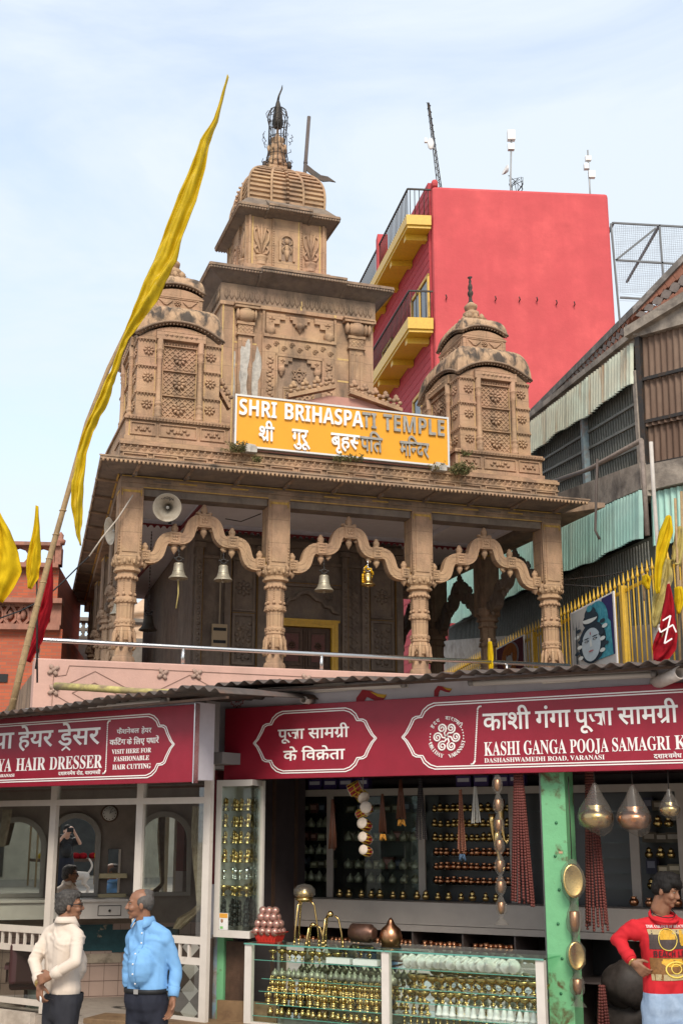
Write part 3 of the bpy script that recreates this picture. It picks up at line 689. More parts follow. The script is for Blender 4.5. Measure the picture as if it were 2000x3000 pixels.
s.box(a + .42, c - .42, VT - .03, VT, zs - .32, zs - .28); frame_rect(s, a + .42, c - .42, 4.8, zs - .33, VT, .03, .03); frame_rect(s, a + .45, c - .45, 4.83, zs - .36, VT - .004, .014, .012, 3)
lattice(s, a + .46, c - .46, 4.83, zs - .36, VT - .006, .11, .028, .035)
s.build('carved_niche', VM, temple)
# eaves of the tower: square slabs with a stepped, beaded lip
def skirt(name, u0, u1, v0, v1, over, z, zi_, mt=VM, m=4):
    s = MB(); o = over
    O = [(u0 - o, v0 - o), (u1 + o, v0 - o), (u1 + o, v1 + o), (u0 - o, v1 + o)]; I = [(u0, v0), (u1, v0), (u1, v1), (u0, v1)]
    for k in range(4):
        a, c, d, e_ = O[k], O[(k + 1) % 4], I[(k + 1) % 4], I[k]
        s.hexa([(*a, z), (*c, z), (*d, zi_), (*e_, zi_), (*a, z + .07), (*c, z + .07), (*d, zi_ + .45), (*e_, zi_ + .45)], m)
        A = Vector((*a, z)); C_ = Vector((*c, z)); n = int((C_ - A).length / .062)
        for i in range(n): s.ell(A + (C_ - A) * ((i + .5) / n) + Vector((0, 0, .005)), (.024, .024, .032), 6, 2)
        s.beam(A + Vector((0, 0, .06)), C_ + Vector((0, 0, .06)), .05, .04, 2); s.beam(A + Vector((0, 0, .092)), C_ + Vector((0, 0, .092)), .03, .02, 2)
    # the middle bay of the front steps forward
    um = (u1 - u0) * .22
    s.hexa([(u0 + um, v0 - o - .1, z + .004), (u1 - um, v0 - o - .1, z + .004), (u1 - um, v0, zi_ - .004), (u0 + um, v0, zi_ - .004), (u0 + um, v0 - o - .1, z + .09), (u1 - um, v0 - o - .1, z + .09), (u1 - um, v0 + .02, zi_ + .47), (u0 + um, v0 + .02, zi_ + .47)], m)
    dentils(s, u0 + um, u1 - um, v0 - o - .105, z + .012, .062, .026, 2); s.beam((u0 + um, v0 - o - .1, z + .09), (u1 - um, v0 - o - .1, z + .09), .05, .05, 2)
    s.beam((u0 + um, v0 - o - .05, z - .005), (u0 + um, v0, zi_ - .012), .05, .03, m); s.beam((u1 - um, v0 - o - .05, z - .005), (u1 - um, v0, zi_ - .012), .05, .03, m)
    return s.build(name, mt, temple)
skirt('tower_eave', UL, UR, VT, 6.6, .36, 8.58, 8.40)
# upper storey
VU = 4.1; A_, B_ = 2.87, 4.66
s = MB(); s.box(A_, B_, VU, VU + 1.79, 8.3, 10.62); s.box(A_ - .35, B_ + .35, VU - .3, VU + 2.1, 8.82, 8.93); s.box(A_ - .1, B_ + .1, VU - .1, VU + 1.89, 8.93, 9.3)
Wd = B_ - A_; cu = (A_ + B_) / 2
for q in range(4):
    s.M = Matrix.Translation((cu, VU + Wd / 2, 0)) @ Matrix.Rotation(q * math.pi / 2, 4, 'Z') @ Matrix.Translation((0, -Wd / 2, 0))
    h = Wd / 2
    for x in (-h + .02, -h + .56, h - .60, h - .06): s.box(x, x + .045, -.05, .0, 9.2, 10.5); dentils(s, 0, .01, 0, 0, 1, .0001)
    for x in (-h + .565, h - .58):
        for k in range(22): s.ell((x + .02, -.055, 9.25 + k * .058), .018, 5)
    for x in (-h + .1, h - .13): s.box(x, x + .03, -.006, 0, 9.25, 10.5, 3)
    s.box(-h + .61, h - .61, -.035, 0, 9.28, 10.52)
    # arched niche frame with a carved figure
    s.band([(-.16, 9.5), (-.16, 9.95)] + [(-.16 * math.cos(a_), 9.95 + .17 * math.sin(a_)) for a_ in (.4, .8, 1.2, 1.57, 1.95, 2.35, 2.75)] + [(.16, 9.95), (.16, 9.5)], .05, -.075, -.03)
    s.box(-.135, .135, -.039, -.035, 9.5, 10.05, 2)
    s.ell((0, -.05, 9.97), (.06, .04, .07), 8); s.ell((0, -.05, 9.8), (.055, .035, .10), 8); s.tube([(0, -.05, 9.74), (0, -.05, 9.52)], [.06, .03], 8)
    for sg in (-1, 1):
        s.tube([(sg * .05, -.05, 9.86), (sg * .11, -.05, 9.78), (sg * .09, -.06, 9.68)], .018, 6); s.tube([(sg * .05, -.05, 9.88), (sg * .12, -.05, 9.93), (sg * .1, -.055, 10.0)], .016, 6)
    s.box(.26, .29, -.041, -.035, 9.3, 10.5, 3)
    for x in (-h + .32, h - .33):
        s.lathe([(9.33, .12), (9.36, .13), (9.38, .11), (9.5, .15), (9.54, .17), (9.56, .14)], (x, .05, 0), 10)
        for sg in (-1, 1):
            s.tube([(x, -.02, 9.55), (x + sg * .06, -.025, 9.75), (x + sg * .15, -.03, 9.95), (x + sg * .17, -.03, 10.15), (x + sg * .12, -.03, 10.2)], [.02, .025, .03, .022, .02], 6)
            s.tube([(x, -.02, 9.6), (x + sg * .12, -.025, 9.62), (x + sg * .16, -.03, 9.72), (x + sg * .11, -.03, 9.78)], [.02, .025, .025, .02], 6)
            s.tube([(x, -.02, 9.8), (x + sg * .05, -.025, 10.0), (x + sg * .1, -.03, 10.28)], [.02, .028, .01], 6)
        s.tube([(x, -.02, 9.6), (x, -.03, 10.0), (x, -.02, 10.35)], [.025, .035, .01], 6)
s.M = None
dentils(s, A_ - .35, B_ + .35, VU - .305, 8.91, .06, .026, 2)
s.build('upper_storey', VM, temple)
skirt('upper_eave', A_, B_, VU, VU + Wd, .27, 10.56, 10.50)
# ribbed curvilinear dome
d = MB(); cv = VU + Wd / 2; H0, H1 = 10.86, 12.08
def half(t):   # half width of the dome at height fraction t
    return Wd / 2 * (.95 + .02 * math.sin(t * 3.0)) * (1 - .62 * t ** 3.9) 
def ring(t, o=0.):
    h = half(t) + o; r = .05 * (1 - t * .6)
    P = []
    for q in range(4):
        M = Matrix.Rotation(q * math.pi / 2, 2)
        for x, y in ((-h, -h), (-h * .42, -h), (-h * .42, -h - r), (h * .42, -h - r), (h * .42, -h)):
            P.append(M @ Vector((x, y)))
    return P
def loft(mb, levels, m=0):
    n = len(ring(0)); vs = []; fs = []
    for t, o, z in levels: vs += [(cu + p.x, cv + p.y, z) for p in ring(t, o)]
    for i in range(len(levels) - 1):
        for j in range(n): fs.append((i * n + j, i * n + (j + 1) % n, (i + 1) * n + (j + 1) % n, (i + 1) * n + j))
    fs += [tuple(range(n - 1, -1, -1)), tuple((len(levels) - 1) * n + j for j in range(n))]
    mb.add(vs, fs, m)
NT = 10
lv = [(i / 24, 0, H0 + (H1 - H0) * i / 24) for i in range(25)]
loft(d, lv)
for k in range(NT):
    t = (k + .35) / (NT + .2); z = H0 + (H1 - H0) * t; hgt = .068 * (1 - .35 * t)
    loft(d, [(t, .01, z), (t, .045, z + .01), (min(1, t + .02), .042, z + hgt), (min(1, t + .02), .0, z + hgt + .02)])
for q in range(4):
    M = Matrix.Rotation(q * math.pi / 2, 2)
    for sx in (-1, -.42, 0, .42):
        pts = []
        for i in range(20):
            t = i / 19; h = half(t) + .035; r = (.05 * (1 - t * .6)) if sx > -1 else 0
            pp_ = M @ Vector((sx * h, -h - r)); pts.append((cu + pp_.x, cv + pp_.y, H0 + (H1 - H0) * t + .01))
        if sx == 0:
            for k in range(NT):
                t = (k + .35) / (NT + .2); h = half(t) + .06; r = .05 * (1 - t * .6); pp_ = M @ Vector((0, -h - r)); d.ell((cu + pp_.x, cv + pp_.y, H0 + (H1 - H0) * t + .03), (.045, .035, .035), 6)
        else: d.tube(pts, .03, 6)
d.box(cu - .32, cu + .32, cv - .32, cv + .32, H1 - .03, H1 + .05); d.box(cu - .26, cu + .26, cv - .26, cv + .26, H1 + .05, H1 + .17)
for q in range(4):
    d.M = Matrix.Translation((cu, cv, 0)) @ Matrix.Rotation(q * math.pi / 2, 4, 'Z'); dentils(d, -.26, .26, -.262, H1 + .1, .1, .045, 0, 'diamond')
d.M = None
d.build('ribbed_dome', VM, temple)
f = MB(); z0 = H1 + .17
f.lathe([(z0, .20), (z0 + .06, .26), (z0 + .12, .22), (z0 + .14, .14), (z0 + .18, .20), (z0 + .24, .22), (z0 + .33, .19), (z0 + .36, .12), (z0 + .40, .18), (z0 + .50, .22), (z0 + .62, .19), (z0 + .72, .12), (z0 + .78, .17), (z0 + .82, .16), (z0 + .84, .06), (z0 + 1.0, .03), (z0 + 1.12, .03)], (cu, cv, 0), 14)
for k in range(8):
    a_ = k * math.pi / 4
    f.tube([(cu + .2 * math.cos(a_), cv + .2 * math.sin(a_), z0 + .12), (cu + .27 * math.cos(a_), cv + .27 * math.sin(a_), z0 + .1), (cu + .29 * math.cos(a_), cv + .29 * math.sin(a_), z0 + .04)], [.03, .05, .03], 6)
    f.ell((cu + .2 * math.cos(a_), cv + .2 * math.sin(a_), z0 + .55), (.05, .05, .1), 6)
fn_ = f.build('finial', VM, temple)
f = MB(); zz = z0 + 1.1
f.lathe([(zz, .03), (zz + .04, .10), (zz + .14, .14), (zz + .24, .13), (zz + .30, .11), (zz + .34, .12), (zz + .42, .085), (zz + .55, .09), (zz + .60, .07), (zz + .68, .055), (zz + .80, .02)], (cu, cv, 0), 12)
f.tube([(cu, cv, zz + .78), (cu + .02, cv, zz + .9), (cu + .09, cv, zz + 1.1), (cu + .10, cv, zz + 1.2)], [.03, .025, .02, .008], 6)
f.build('metal_pinnacle', [mat('dark_bronze', (.06, .05, .04), .5, metal=.6, var=.4, vs=8.)], fn_)
f = MB(); rnd = random.Random(5)
for k in range(14):   # rusted wire cage round the finial
    a_ = 2 * math.pi * k / 14
    pts = []
    for z, r in ((0, .40), (.25, .33), (.5, .27), (.8, .25), (1.1, .25), (1.3, .28), (1.45, .30), (1.58, .26), (1.68, .13)):
        r *= .8; pts.append((cu + (r + rnd.uniform(-.02, .02)) * math.cos(a_ + rnd.uniform(-.08, .08)), cv + r * math.sin(a_), z0 - .02 + z))
    f.tube(pts, .0105, 4)
for z, r in ((.12, .37), (.35, .31), (.6, .27), (.85, .25), (1.05, .25), (1.25, .275), (1.4, .3)):
    r *= .8; f.tube([(cu + (r + rnd.uniform(-.02, .02)) * math.cos(a_), cv + r * math.sin(a_), z0 + z + rnd.uniform(-.04, .04)) for a_ in [q * math.pi / 8 for q in range(17)]], .009, 4)
for k in range(26):
    a_ = rnd.uniform(0, 6.28); z = rnd.uniform(.1, 1.3); r = .3
    f.tube([(cu + r * math.cos(a_), cv + r * math.sin(a_), z0 + z), (cu + (r + .07) * math.cos(a_ + .2), cv + r * math.sin(a_ + .2), z0 + z + .08), (cu + (r + .03) * math.cos(a_ + .3), cv + r * math.sin(a_ + .3), z0 + z + .16)], .008, 4)
for k in range(4):
    a_ = k * math.pi / 2 + .5; f.tube([(cu + .42 * math.cos(a_), cv + .42 * math.sin(a_), z0 - .1), (cu + .40 * math.cos(a_), cv + .40 * math.sin(a_), z0 + .06)], .05, 6)
f.build('wire_cage', [IRON], fn_)
# metal flag on a pole behind the dome: a thing of its own
P1 = at(892, 515, T.wld(4.3, 5.6, 0).y); P2 = at(905, 342, P1.y)
fl = thing('tower_flag', 'rusty metal pennant and grey pole behind the ribbed dome', 'flag', P1)
m = MB(); d1 = P2 - P1; m.tube([(0, 0, -.8), (0, 0, 0), d1 * .3, d1], .045, 8); m.ell(d1 * .22, .06, 6); m.ell((0, 0, .02), .07, 6); m.build('pole', [mat('brown_grey_pipe', (.12, .095, .085), .6, var=.3, vs=5.)], fl)
Q = [P - P1 for P in (at(898, 482, P1.y), at(920, 500, P1.y), at(940, 514, P1.y), at(960, 518, P1.y), at(983, 534, P1.y), at(965, 531, P1.y), at(945, 532, P1.y), at(925, 522, P1.y), at(898, 500, P1.y))]
m = MB(); m.prism([(q.x, q.z) for q in Q], -.02, .02); m.build('pennant', [mat('rusted_sheet_metal', (.10, .075, .06), .7, var=.4, vs=4., dark=(.05, .06, .06), ds=5.)], fl)
# ================================================================ red building behind
RD = Frame((2.90, 36, 0), 4.8); SKR = -.118; ZR = at(1500, 553, 36.2).z
redb = frame_thing('red_building', 'tall red plastered block with a blank front wall and yellow balconies', 'building', RD)
REDW = mat('red_plaster', (.60, .105, .105), .85, var=.2, vs=.45, c2=(.52, .084, .09), dark=(.47, .075, .08), ds=1.1, dlo=.46, dhi=.8, streak=.14, bump=.4, bs=9, spec=.15)
REDD = mat('red_boarded_wall', (.42, .045, .055), .7, var=.2, vs=2.)
DR = 20.
def rw(u0, u1, v0, v1, z0, z1, mb, m=0):
    mb.hexa([(u0 + SKR * v0, v0, z0), (u1 + SKR * v0, v0, z0), (u1 + SKR * v1, v1, z0), (u0 + SKR * v1, v1, z0), (u0 + SKR * v0, v0, z1), (u1 + SKR * v0, v0, z1), (u1 + SKR * v1, v1, z1), (u0 + SKR * v1, v1, z1)], m)
m = MB(); m.box(.03, 5.88, 0, .35, 0, ZR); m.box(5.55, 5.88, .35, DR, 0, ZR); m.box(.03, .25, -.004, .35, ZR, ZR + .28)
o = m.build('front_wall', [REDW], redb, bevel=.12)
m = MB(); rw(0, .25, .36, DR, 0, ZR + .3, m)
for k in range(60): rw(-.012, 0, .36, DR, 6 + k * .28, 6.03 + k * .28, m)
m.build('side_wall', [REDD], redb)
m = MB()
for x, y in ((1306, 876), (1450, 880), (1520, 882), (1571, 883), (1628, 892), (1680, 896)): u, z = RD.uw(x, y); m.tube([(u, -.002, z), (u, -.12, z), (u - .03, -.14, z + .09)], .02, 5)
m.build('wall_hooks', [IRON], redb)
def lev(y): return at(1215, y, 36).z
for ya, yb, yr in ((632, 668, 555), (932, 973, 853)):
    zt, zb, zr = lev(ya), lev(yb), lev(yr)
    b = thing('balcony', None, None); b.parent = redb
    m = MB(); rw(-.82, -.015, -.02, DR - 2, zb + .1, zt, m); rw(-.78, -.016, .04, DR - 2, zb, zb + .1, m)
    for k in range(9): rw(-.72, -.017, .5 + k * 1.9, .75 + k * 1.9, zb - .2, zb, m)
    m.build('slab', [YELLOWP], b)
    m = MB()
    for k in range(int((DR - 2) / .17)):
        v = .05 + k * .17; u = -.76 + SKR * v; m.tube([(u, v, zt), (u, v, zr)], .014, 4)
    for k in range(5): u = -.76 + .15 * (k + .5); m.tube([(u, .03, zt), (u, .03, zr)], .014, 4)
    m.beam((-.76, .03, zr), (-.76 + SKR * (DR - 2), DR - 2, zr), .05, .05); m.beam((-.76, .03, zr), (.0, .03, zr), .05, .05)
    m.build('railing', [IRON], b)
    if zt > 19:
        m = MB(); v = 4.0; m.box(-.82 + SKR * v, -.45 + SKR * v, v, v + .5, zt, zt + 1.35); m.build('pier', [REDW], b); m = MB(); v = 12; m.box(-.9 + SKR * v, -.4 + SKR * v, v, v + .5, zt, zt + 1.0); m.build('pier', [REDW], b)
for zt in (lev(932), lev(1250)):
    for v0, v1 in ((.35, 2.5), (5.2, 6.7), (9.4, 11.2)):
        wz0, wz1 = (zt + .1, zt + 1.7) if v0 < 1 else (zt + .3, zt + 1.5)
        f = MB(); 
        for a, c, z0, z1 in ((v0, v0 + .12, wz0, wz1), (v1 - .12, v1, wz0, wz1), (v0, v1, wz1 - .1, wz1), (v0, v1, wz0, wz0 + .1), ((v0 + v1) / 2 - .05, (v0 + v1) / 2 + .05, wz0, wz1)): rw(-.07, -.013, a, c, z0, z1, f)
        wf = f.build('window', [YELLOWP], redb)
        f = MB(); rw(-.03, -.014, v0 + .05, v1 - .05, wz0 + .05, wz1 - .05, f); f.build('pane', [mat('dark_glazing', (.03, .03, .03), .15, spec=.6)], wf)
# steel frame with netting on the roof to the right of the red block
def steel_net():
    Y = 39.0; c = [at(x, y, Y) for x, y in ((1790, 652), (2060, 690), (2060, 905), (1815, 905))]
    t = thing('netting_frame', 'thin steel frame hung with wire netting beside the red block', 'frame', (c[3].x, Y, 0))
    o = Vector((c[3].x, Y, 0)); m = MB()
    L = lambda x, y, dy=0: at(x, y, Y) - o + Vector((0, dy, 0))
    for a, b in (((1795, 653), (2060, 668)), ((1803, 762), (2060, 778)), ((1815, 872), (2060, 885)), ((1930, 660), (1952, 950)), ((1803, 762), (1920, 668)), ((1788, 655), (1815, 950)), ((2050, 668), (2068, 950))): m.beam(L(*a), L(*b), .06, .06)
    for a in ((1795, 653), (1930, 660)): m.beam(L(*a), L(*a) + Vector((0, 5, .2)), .08, .08)
    m.beam(L(1815, 950), L(1815, 950) + Vector((0, 0, -12)), .2, .2); m.beam(L(2068, 950), L(2068, 950) + Vector((0, 0, -12)), .2, .2)
    m.build('frame', [mat('galvanised_steel', (.12, .125, .13), .6, metal=.3)], t)
    n = MB(); rr = random.Random(2)
    for i in range(46):
        x = 1797 + i * 5.8; p = [L(x + (q * .045), 656 + q, .1 + .05 * math.sin(q * .05 + i)) for q in range(0, 231, 33)]; n.tube(p, .005, 3, cap=False)
    for i in range(40):
        y = 657 + i * 5.6; n.tube([L(1797 + i * .45 + q, y + q * .055 + 1.5 * math.sin(q * .03 + i), .1) for q in range(0, 262, 37)], .005, 3, cap=False)
    n.build('netting', [mat('net_wire', (.30, .31, .33), .6)], t)
steel_net()
# aerials on the red roof
def aerial(x0, y0, x1, y1, name, label, kind):
    a = at(x0, y0, 38.0); b = at(x1, y1, 38.0); t = thing(name, label, 'antenna', a); d = b - a; m = MB()
    W_ = .07
    if kind == 0:
        for sx in (-1, 0, 1):
            o = Vector((sx * W_, (sx % 2) * W_, 0)); m.tube([o + Vector((0, 0, -.6)), o, d + o * .4], .018, 5)
        for k in range(26):
            q = d * (k / 26); q2 = d * ((k + 1) / 26); s_ = 1 if k % 2 else -1; m.tube([q + Vector((s_ * W_, 0, 0)), q2 + Vector((-s_ * W_, 0, 0))], .012, 4)
        m.build('lattice_mast', [IRON], t)
        m = MB(); q = d * .46; m.ell(q + Vector((-.14, -.1, .12)), (.12, .06, .24), 8); m.tube([q, q + Vector((-.14, -.05, .05))], .02, 5); m.box(q.x - .35, q.x - .25, -.1, .0, q.z + .2, q.z + .35); m.build('dish', [WHITE], t)
    else:
        m.tube([Vector((0, 0, -.6)), d * .1, d], .03, 7); m.build('mast', [mat('grey_pole', (.3, .3, .3), .5, metal=.4)], t)
        m = MB()
        if kind == 1:
            q = d * .9; m.box(q.x - .13, q.x + .13, -.1, .1, q.z, q.z + .35); q = d * .72; m.box(q.x - .11, q.x + .11, -.08, .08, q.z, q.z + .22); m.build('radio_box', [WHITE], t)
            m = MB(); q = d * .3
            m.lathe([(0, .02), (.05, .12), (.13, .2), (.14, .19), (.06, .1), (.02, .01)], q + Vector((-.1, -.1, 0)), 14, axis=(-.9, -.3, .4)); m.build('dish', [WHITE], t)
            m = MB(); r2 = random.Random(4)
            for k in range(9): m.tube([(.0, 0, r2.uniform(0, .4)), (r2.uniform(-.1, .5), 0, r2.uniform(.0, .6)), (r2.uniform(0, .5), 0, r2.uniform(-.3, .3)), (.1, 0, -.3)], .012, 4)
            m.build('cable_tangle', [BLACK], t)
        else:
            q = d * .5; m.box(q.x - .02, q.x + .2, -.08, .08, q.z - .25, q.z + .0); m.box(q.x - .16, q.x + .0, -.08, .08, q.z + .08, q.z + .28); q = d * .75; m.box(q.x - .1, q.x + .1, -.07, .07, q.z, q.z + .16); m.build('radio_box', [WHITE], t)
aerial(1288, 552, 1254, 300, 'lattice_antenna', 'leaning lattice mast at the left end of the red roof', 0)
aerial(1494, 556, 1497, 395, 'dish_antenna', 'pole with a white dish and boxes in the middle of the red roof', 1)
aerial(1727, 565, 1720, 440, 'radio_antenna', 'short pole with white radio boxes at the right end of the red roof', 2)
# ================================================================ tin-clad building on the right
c0 = at(1895, 1400, 21.0)
TB = Frame((c0.x, c0.y, 0), 10.8)
tin = frame_thing('tin_clad_building', 'old concrete building closed in with corrugated tin sheets and window grilles', 'building', TB)
CONC = mat('old_concrete', (.38, .32, .26), .9, var=.3, vs=1.5, dark=(.12, .10, .085), ds=2.2, dlo=.45, dhi=.7, bump=.6, bs=14)
TINP = mat('pale_green_tin', (.56, .61, .49), .6, var=.2, vs=1.5, c2=(.58, .55, .42), dark=(.34, .18, .085), ds=3.2, dlo=.54, dhi=.75, streak=.12)
TINT = mat('turquoise_tin', (.34, .58, .49), .55, var=.2, vs=1., c2=(.42, .60, .51), dark=(.36, .30, .22), ds=3., dlo=.6, dhi=.85, streak=.12)
TINR = mat('rusty_brown_tin', (.20, .13, .09), .7, var=.3, vs=1.2, dark=(.10, .055, .035), ds=2., dlo=.4, dhi=.7, streak=.15)
DARKIN = mat('dark_interior', (.06, .06, .055), .8, var=.4, vs=1.)
MESHW = mat('greenish_window_mesh', (.15, .16, .135), .7, var=.4, vs=1.5)
def bl(x0, y0, x1, y1):
    a = TB.vw(x0, y0); b = TB.vw(x1, y1); return lambda v: a[1] + (b[1] - a[1]) * (v - a[0]) / (b[0] - a[0])
VB = 13.5
zr1, zr2 = bl(1552, 1205, 1893, 862), bl(1552, 1236, 1893, 969)
zA0, zA1 = bl(1552, 1250, 1893, 985), bl(1561, 1335, 1896, 1112)
zW = bl(1600, 1467, 1898, 1358); zS = bl(1634, 1548, 1904, 1433)
zB1 = bl(1642, 1697, 1921, 1574); zC = bl(1650, 1850, 1904, 1830)
def strip(mb, f0, f1, u0, u1, v0=0, v1=VB, m=0):
    mb.hexa([(u0, v0, f0(v0)), (u1, v0, f0(v0)), (u1, v1, f0(v1)), (u0, v1, f0(v1)), (u0, v0, f1(v0)), (u1, v0, f1(v0)), (u1, v1, f1(v1)), (u0, v1, f1(v1))], m)
def tinsheet(mb, f0, f1, u, v0, v1, per=.13, amp=.035, m=0, overlap=1.1):
    n = int((v1 - v0) / per * 6); vs = []
    for i in range(n + 1):
        v = v0 + (v1 - v0) * i / n; o = u + amp * math.sin(2 * math.pi * v / per) - .02 * ((v / overlap) % 1)
        k = .03 * math.sin(v * 2.1) + .02 * math.sin(v * 5.3)
        vs += [(o - .05, v, f0(v) + k), (o, v, f1(v))]
    mb.add(vs, [(2 * i, 2 * i + 2, 2 * i + 3, 2 * i + 1) for i in range(n)], m, True)
m = MB(); strip(m, lambda v: 0, lambda v: zr2(v) - .3, .3, .6, 0.3); m.build('wall', [DARKIN], tin)
m = MB(); strip(m, zr2, lambda v: zr2(v) + .12, -.14, .5, -.1); strip(m, lambda v: zr2(v) - .16, zr2, -.05, .5, -.05); m.build('roof_ledge', [CONC], tin)
m = MB(); rr = random.Random(8)
N_ = 64
for i in range(N_):
    v = (i + .5) * VB / N_; h = zr1(v) - zr2(v) - .12; z0 = zr2(v) + .12
    for j in range(3):
        if rr.random() < .93:
            m.M = Matrix.Translation((.02, v + (.07 if j % 2 else -.01), z0 + h * (j + .5) / 3.6)) @ Matrix.Rotation(.55 * (1 if j % 2 else -1), 4, 'X')
            m.box(-.06, .06, -.085, .085, -h * .12, h * .12, j % 2)
m.M = None
strip(m, lambda v: zr1(v) - .16, lambda v: zr1(v) - .02, -.06, .14, 0, VB, 2)
m.build('brick_lattice_parapet', [mat('worn_brick', (.30, .13, .085), .9, var=.35, vs=3.), mat('mossy_brick', (.21, .17, .15), .9, var=.35, vs=3.), mat('blackened_coping', (.17, .15, .135), .9, var=.3, vs=2., dark=(.36, .32, .29), ds=5.)], tin)
m = MB(); tinsheet(m, zA1, lambda v: zr2(v) - .1, -.1, .05, VB); m.build('tin_sheet', [TINP], tin)
m = MB(); tinsheet(m, zB1, lambda v: zS(v) - .02, -.16, -.1, VB); m.build('tin_sheet', [TINT], tin)
m = MB(); strip(m, zS, zW, -.18, .4, -.1); strip(m, lambda v: zS(v) - .12, zS, -.1, .4, -.1); m.build('floor_slab', [CONC], tin)
m = MB(); strip(m, zW, lambda v: zA1(v) + .2, .12, .14); strip(m, lambda v: zB1(v) - 1.8, lambda v: zB1(v) + .1, .1, .12); m.build('window_mesh', [MESHW], tin)
m = MB(); strip(m, lambda v: 3.0, zC, -.05, .3); m.build('lower_wall', [mat('peeling_whitewash', (.42, .37, .32), .9, var=.3, vs=2., dark=(.18, .14, .12), ds=2.5)], tin)
m = MB()
for i in range(110):
    v = .1 + i * (VB - .3) / 110; m.beam((.02, v, zW(v)), (.02, v, zA1(v) + .1), .025, .025); 
    if i % 1 == 0: m.beam((-.0, v + .05, zB1(v) - 1.8), (-.0, v + .05, zB1(v)), .02, .02)
for q in (.25, .55, .8): m.beam((.0, 0, zW(0) * (1 - q) + zA1(0) * q), (.0, VB, zW(VB) * (1 - q) + zA1(VB) * q), .05, .05)
m.build('grille', [mat('grey_green_iron', (.20, .20, .175), .7, var=.4, vs=5.)], tin)
FBP = mat('faded_blue_post', (.24, .31, .33), .8, var=.4, vs=3., dark=(.25, .14, .09), ds=4.)
for v in (.05, 2.6, 5.6, 8.4): m = MB(); m.beam((-.06, v, zW(v) - .02), (-.06, v, zA1(v) + .25), .12, .12); m.build('post', [CONC if v < 1 else FBP], tin)
m = MB()   # sagging pipe rail along the grille
a = TB.vw(1885, 1290, -.3); c = TB.vw(1600, 1420, -.3); m.tube([(-.35, a[0], a[1]), (-.35, (a[0] + c[0]) / 2, (a[1] + c[1]) / 2 - .1), (-.35, c[0], c[1])], .045, 7); m.tube([(-.35, a[0], a[1]), (-.35, a[0], a[1] - 1.7)], .045, 7)
m.build('pipe_rail', [mat('grey_rust_pipe', (.24, .19, .16), .7, var=.4, vs=4.)], tin)
# its street end, turned towards the viewer
TE = Frame((c0.x, c0.y, 0), -50)
def ez(x, y): return TE.uw(x, y)[1]
e = thing('end_bay', None, None); e.parent = tin; e.rotation_euler = (0, 0, RAD(-50 - 10.8))
zq = lambda x0, y0, x1, y1: (lambda A, B: (lambda u: A[1] + (B[1] - A[1]) * (u - A[0]) / (B[0] - A[0])))(TE.uw(x0, y0), TE.uw(x1, y1))
def estrip(mb, f0, f1, v0, v1, u0=0, u1=4.2, m=0):
    mb.hexa([(u0, v0, f0(u0)), (u1, v0, f0(u1)), (u1, v1, f0(u1)), (u0, v1, f0(u0)), (u0, v0, f1(u0)), (u1, v0, f1(u1)), (u1, v1, f1(u1)), (u0, v1, f1(u0))], m)
ea, eb, ec, ed, ee = zq(1893, 985, 2000, 955), zq(1898, 1365, 2000, 1345), zq(1904, 1440, 2000, 1418), zq(1893, 969, 2000, 905), zq(1893, 862, 2000, 750)
def etin(mb, f0, f1, v, per=.13, amp=.025, m=0):
    n = 180; vs = []
    for i in range(n + 1):
        u = .03 + 4.1 * i / n; o = v + amp * math.sin(2 * math.pi * u / per); vs += [(u, o - .04, f0(u)), (u, o, f1(u))]
    mb.add(vs, [(2 * i, 2 * i + 2, 2 * i + 3, 2 * i + 1) for i in range(n)], m, True)
m = MB(); estrip(m, eb, ea, .12, .3); estrip(m, lambda u: 3, ec, .12, .3); m.build('backing_wall', [DARKIN], e)
m = MB(); z3 = lambda k: (lambda u: eb(u) + (ea(u) - eb(u)) * k)
for k in range(3): etin(m, lambda u, k=k: z3(k / 3)(u) - (.1 if k else 0), z3((k + 1) / 3), .02 - .03 * (k % 2))
m.build('tin_sheet', [TINR], e)
m = MB(); etin(m, lambda u: ec(u) - 1.0, lambda u: ec(u) - .02, .0); m.build('tin_sheet', [TINT], e)
m = MB(); estrip(m, ec, eb, -.1, .4, -.15); m.build('floor_slab', [CONC], e); m = MB(); estrip(m, ea, ed, -.1, .4, -.1); estrip(m, ed, lambda u: ed(u) + .18, -.22, .4, -.15); m.build('floor_slab', [CONC], e)
m = MB()
for k in (0, .33, .66): 
    for u in (.02, 4): pass
    m.beam((0, -.06, z3(k)(0)), (4.2, -.06, z3(k)(4.2)), .05, .06)
m.beam((.03, -.05, eb(0)), (.03, -.05, ea(0)), .1, .1); m.build('cross_bar', [IRON], e)
m = MB(); rr = random.Random(9)
for i in range(22):
    for j in range(3):
        u = i * .19 + .09 * (j % 2); h = ee(u) - ed(u) - .2
        m.M = Matrix.Translation((u, .05, ed(u) + .2 + h * (j + .5) / 3.6)) @ Matrix.Rotation(.5 * (1 if j % 2 else -1), 4, 'Y'); m.box(-.1, .1, -.06, .06, -h * .12, h * .12, j % 2)
m.M = None; estrip(m, lambda u: ee(u) - .14, ee, -.05, .15, -.05, 4.2, 2)
m.build('brick_lattice_parapet', [bpy.data.materials['worn_brick'], bpy.data.materials['mossy_brick'], bpy.data.materials['blackened_coping']], e)
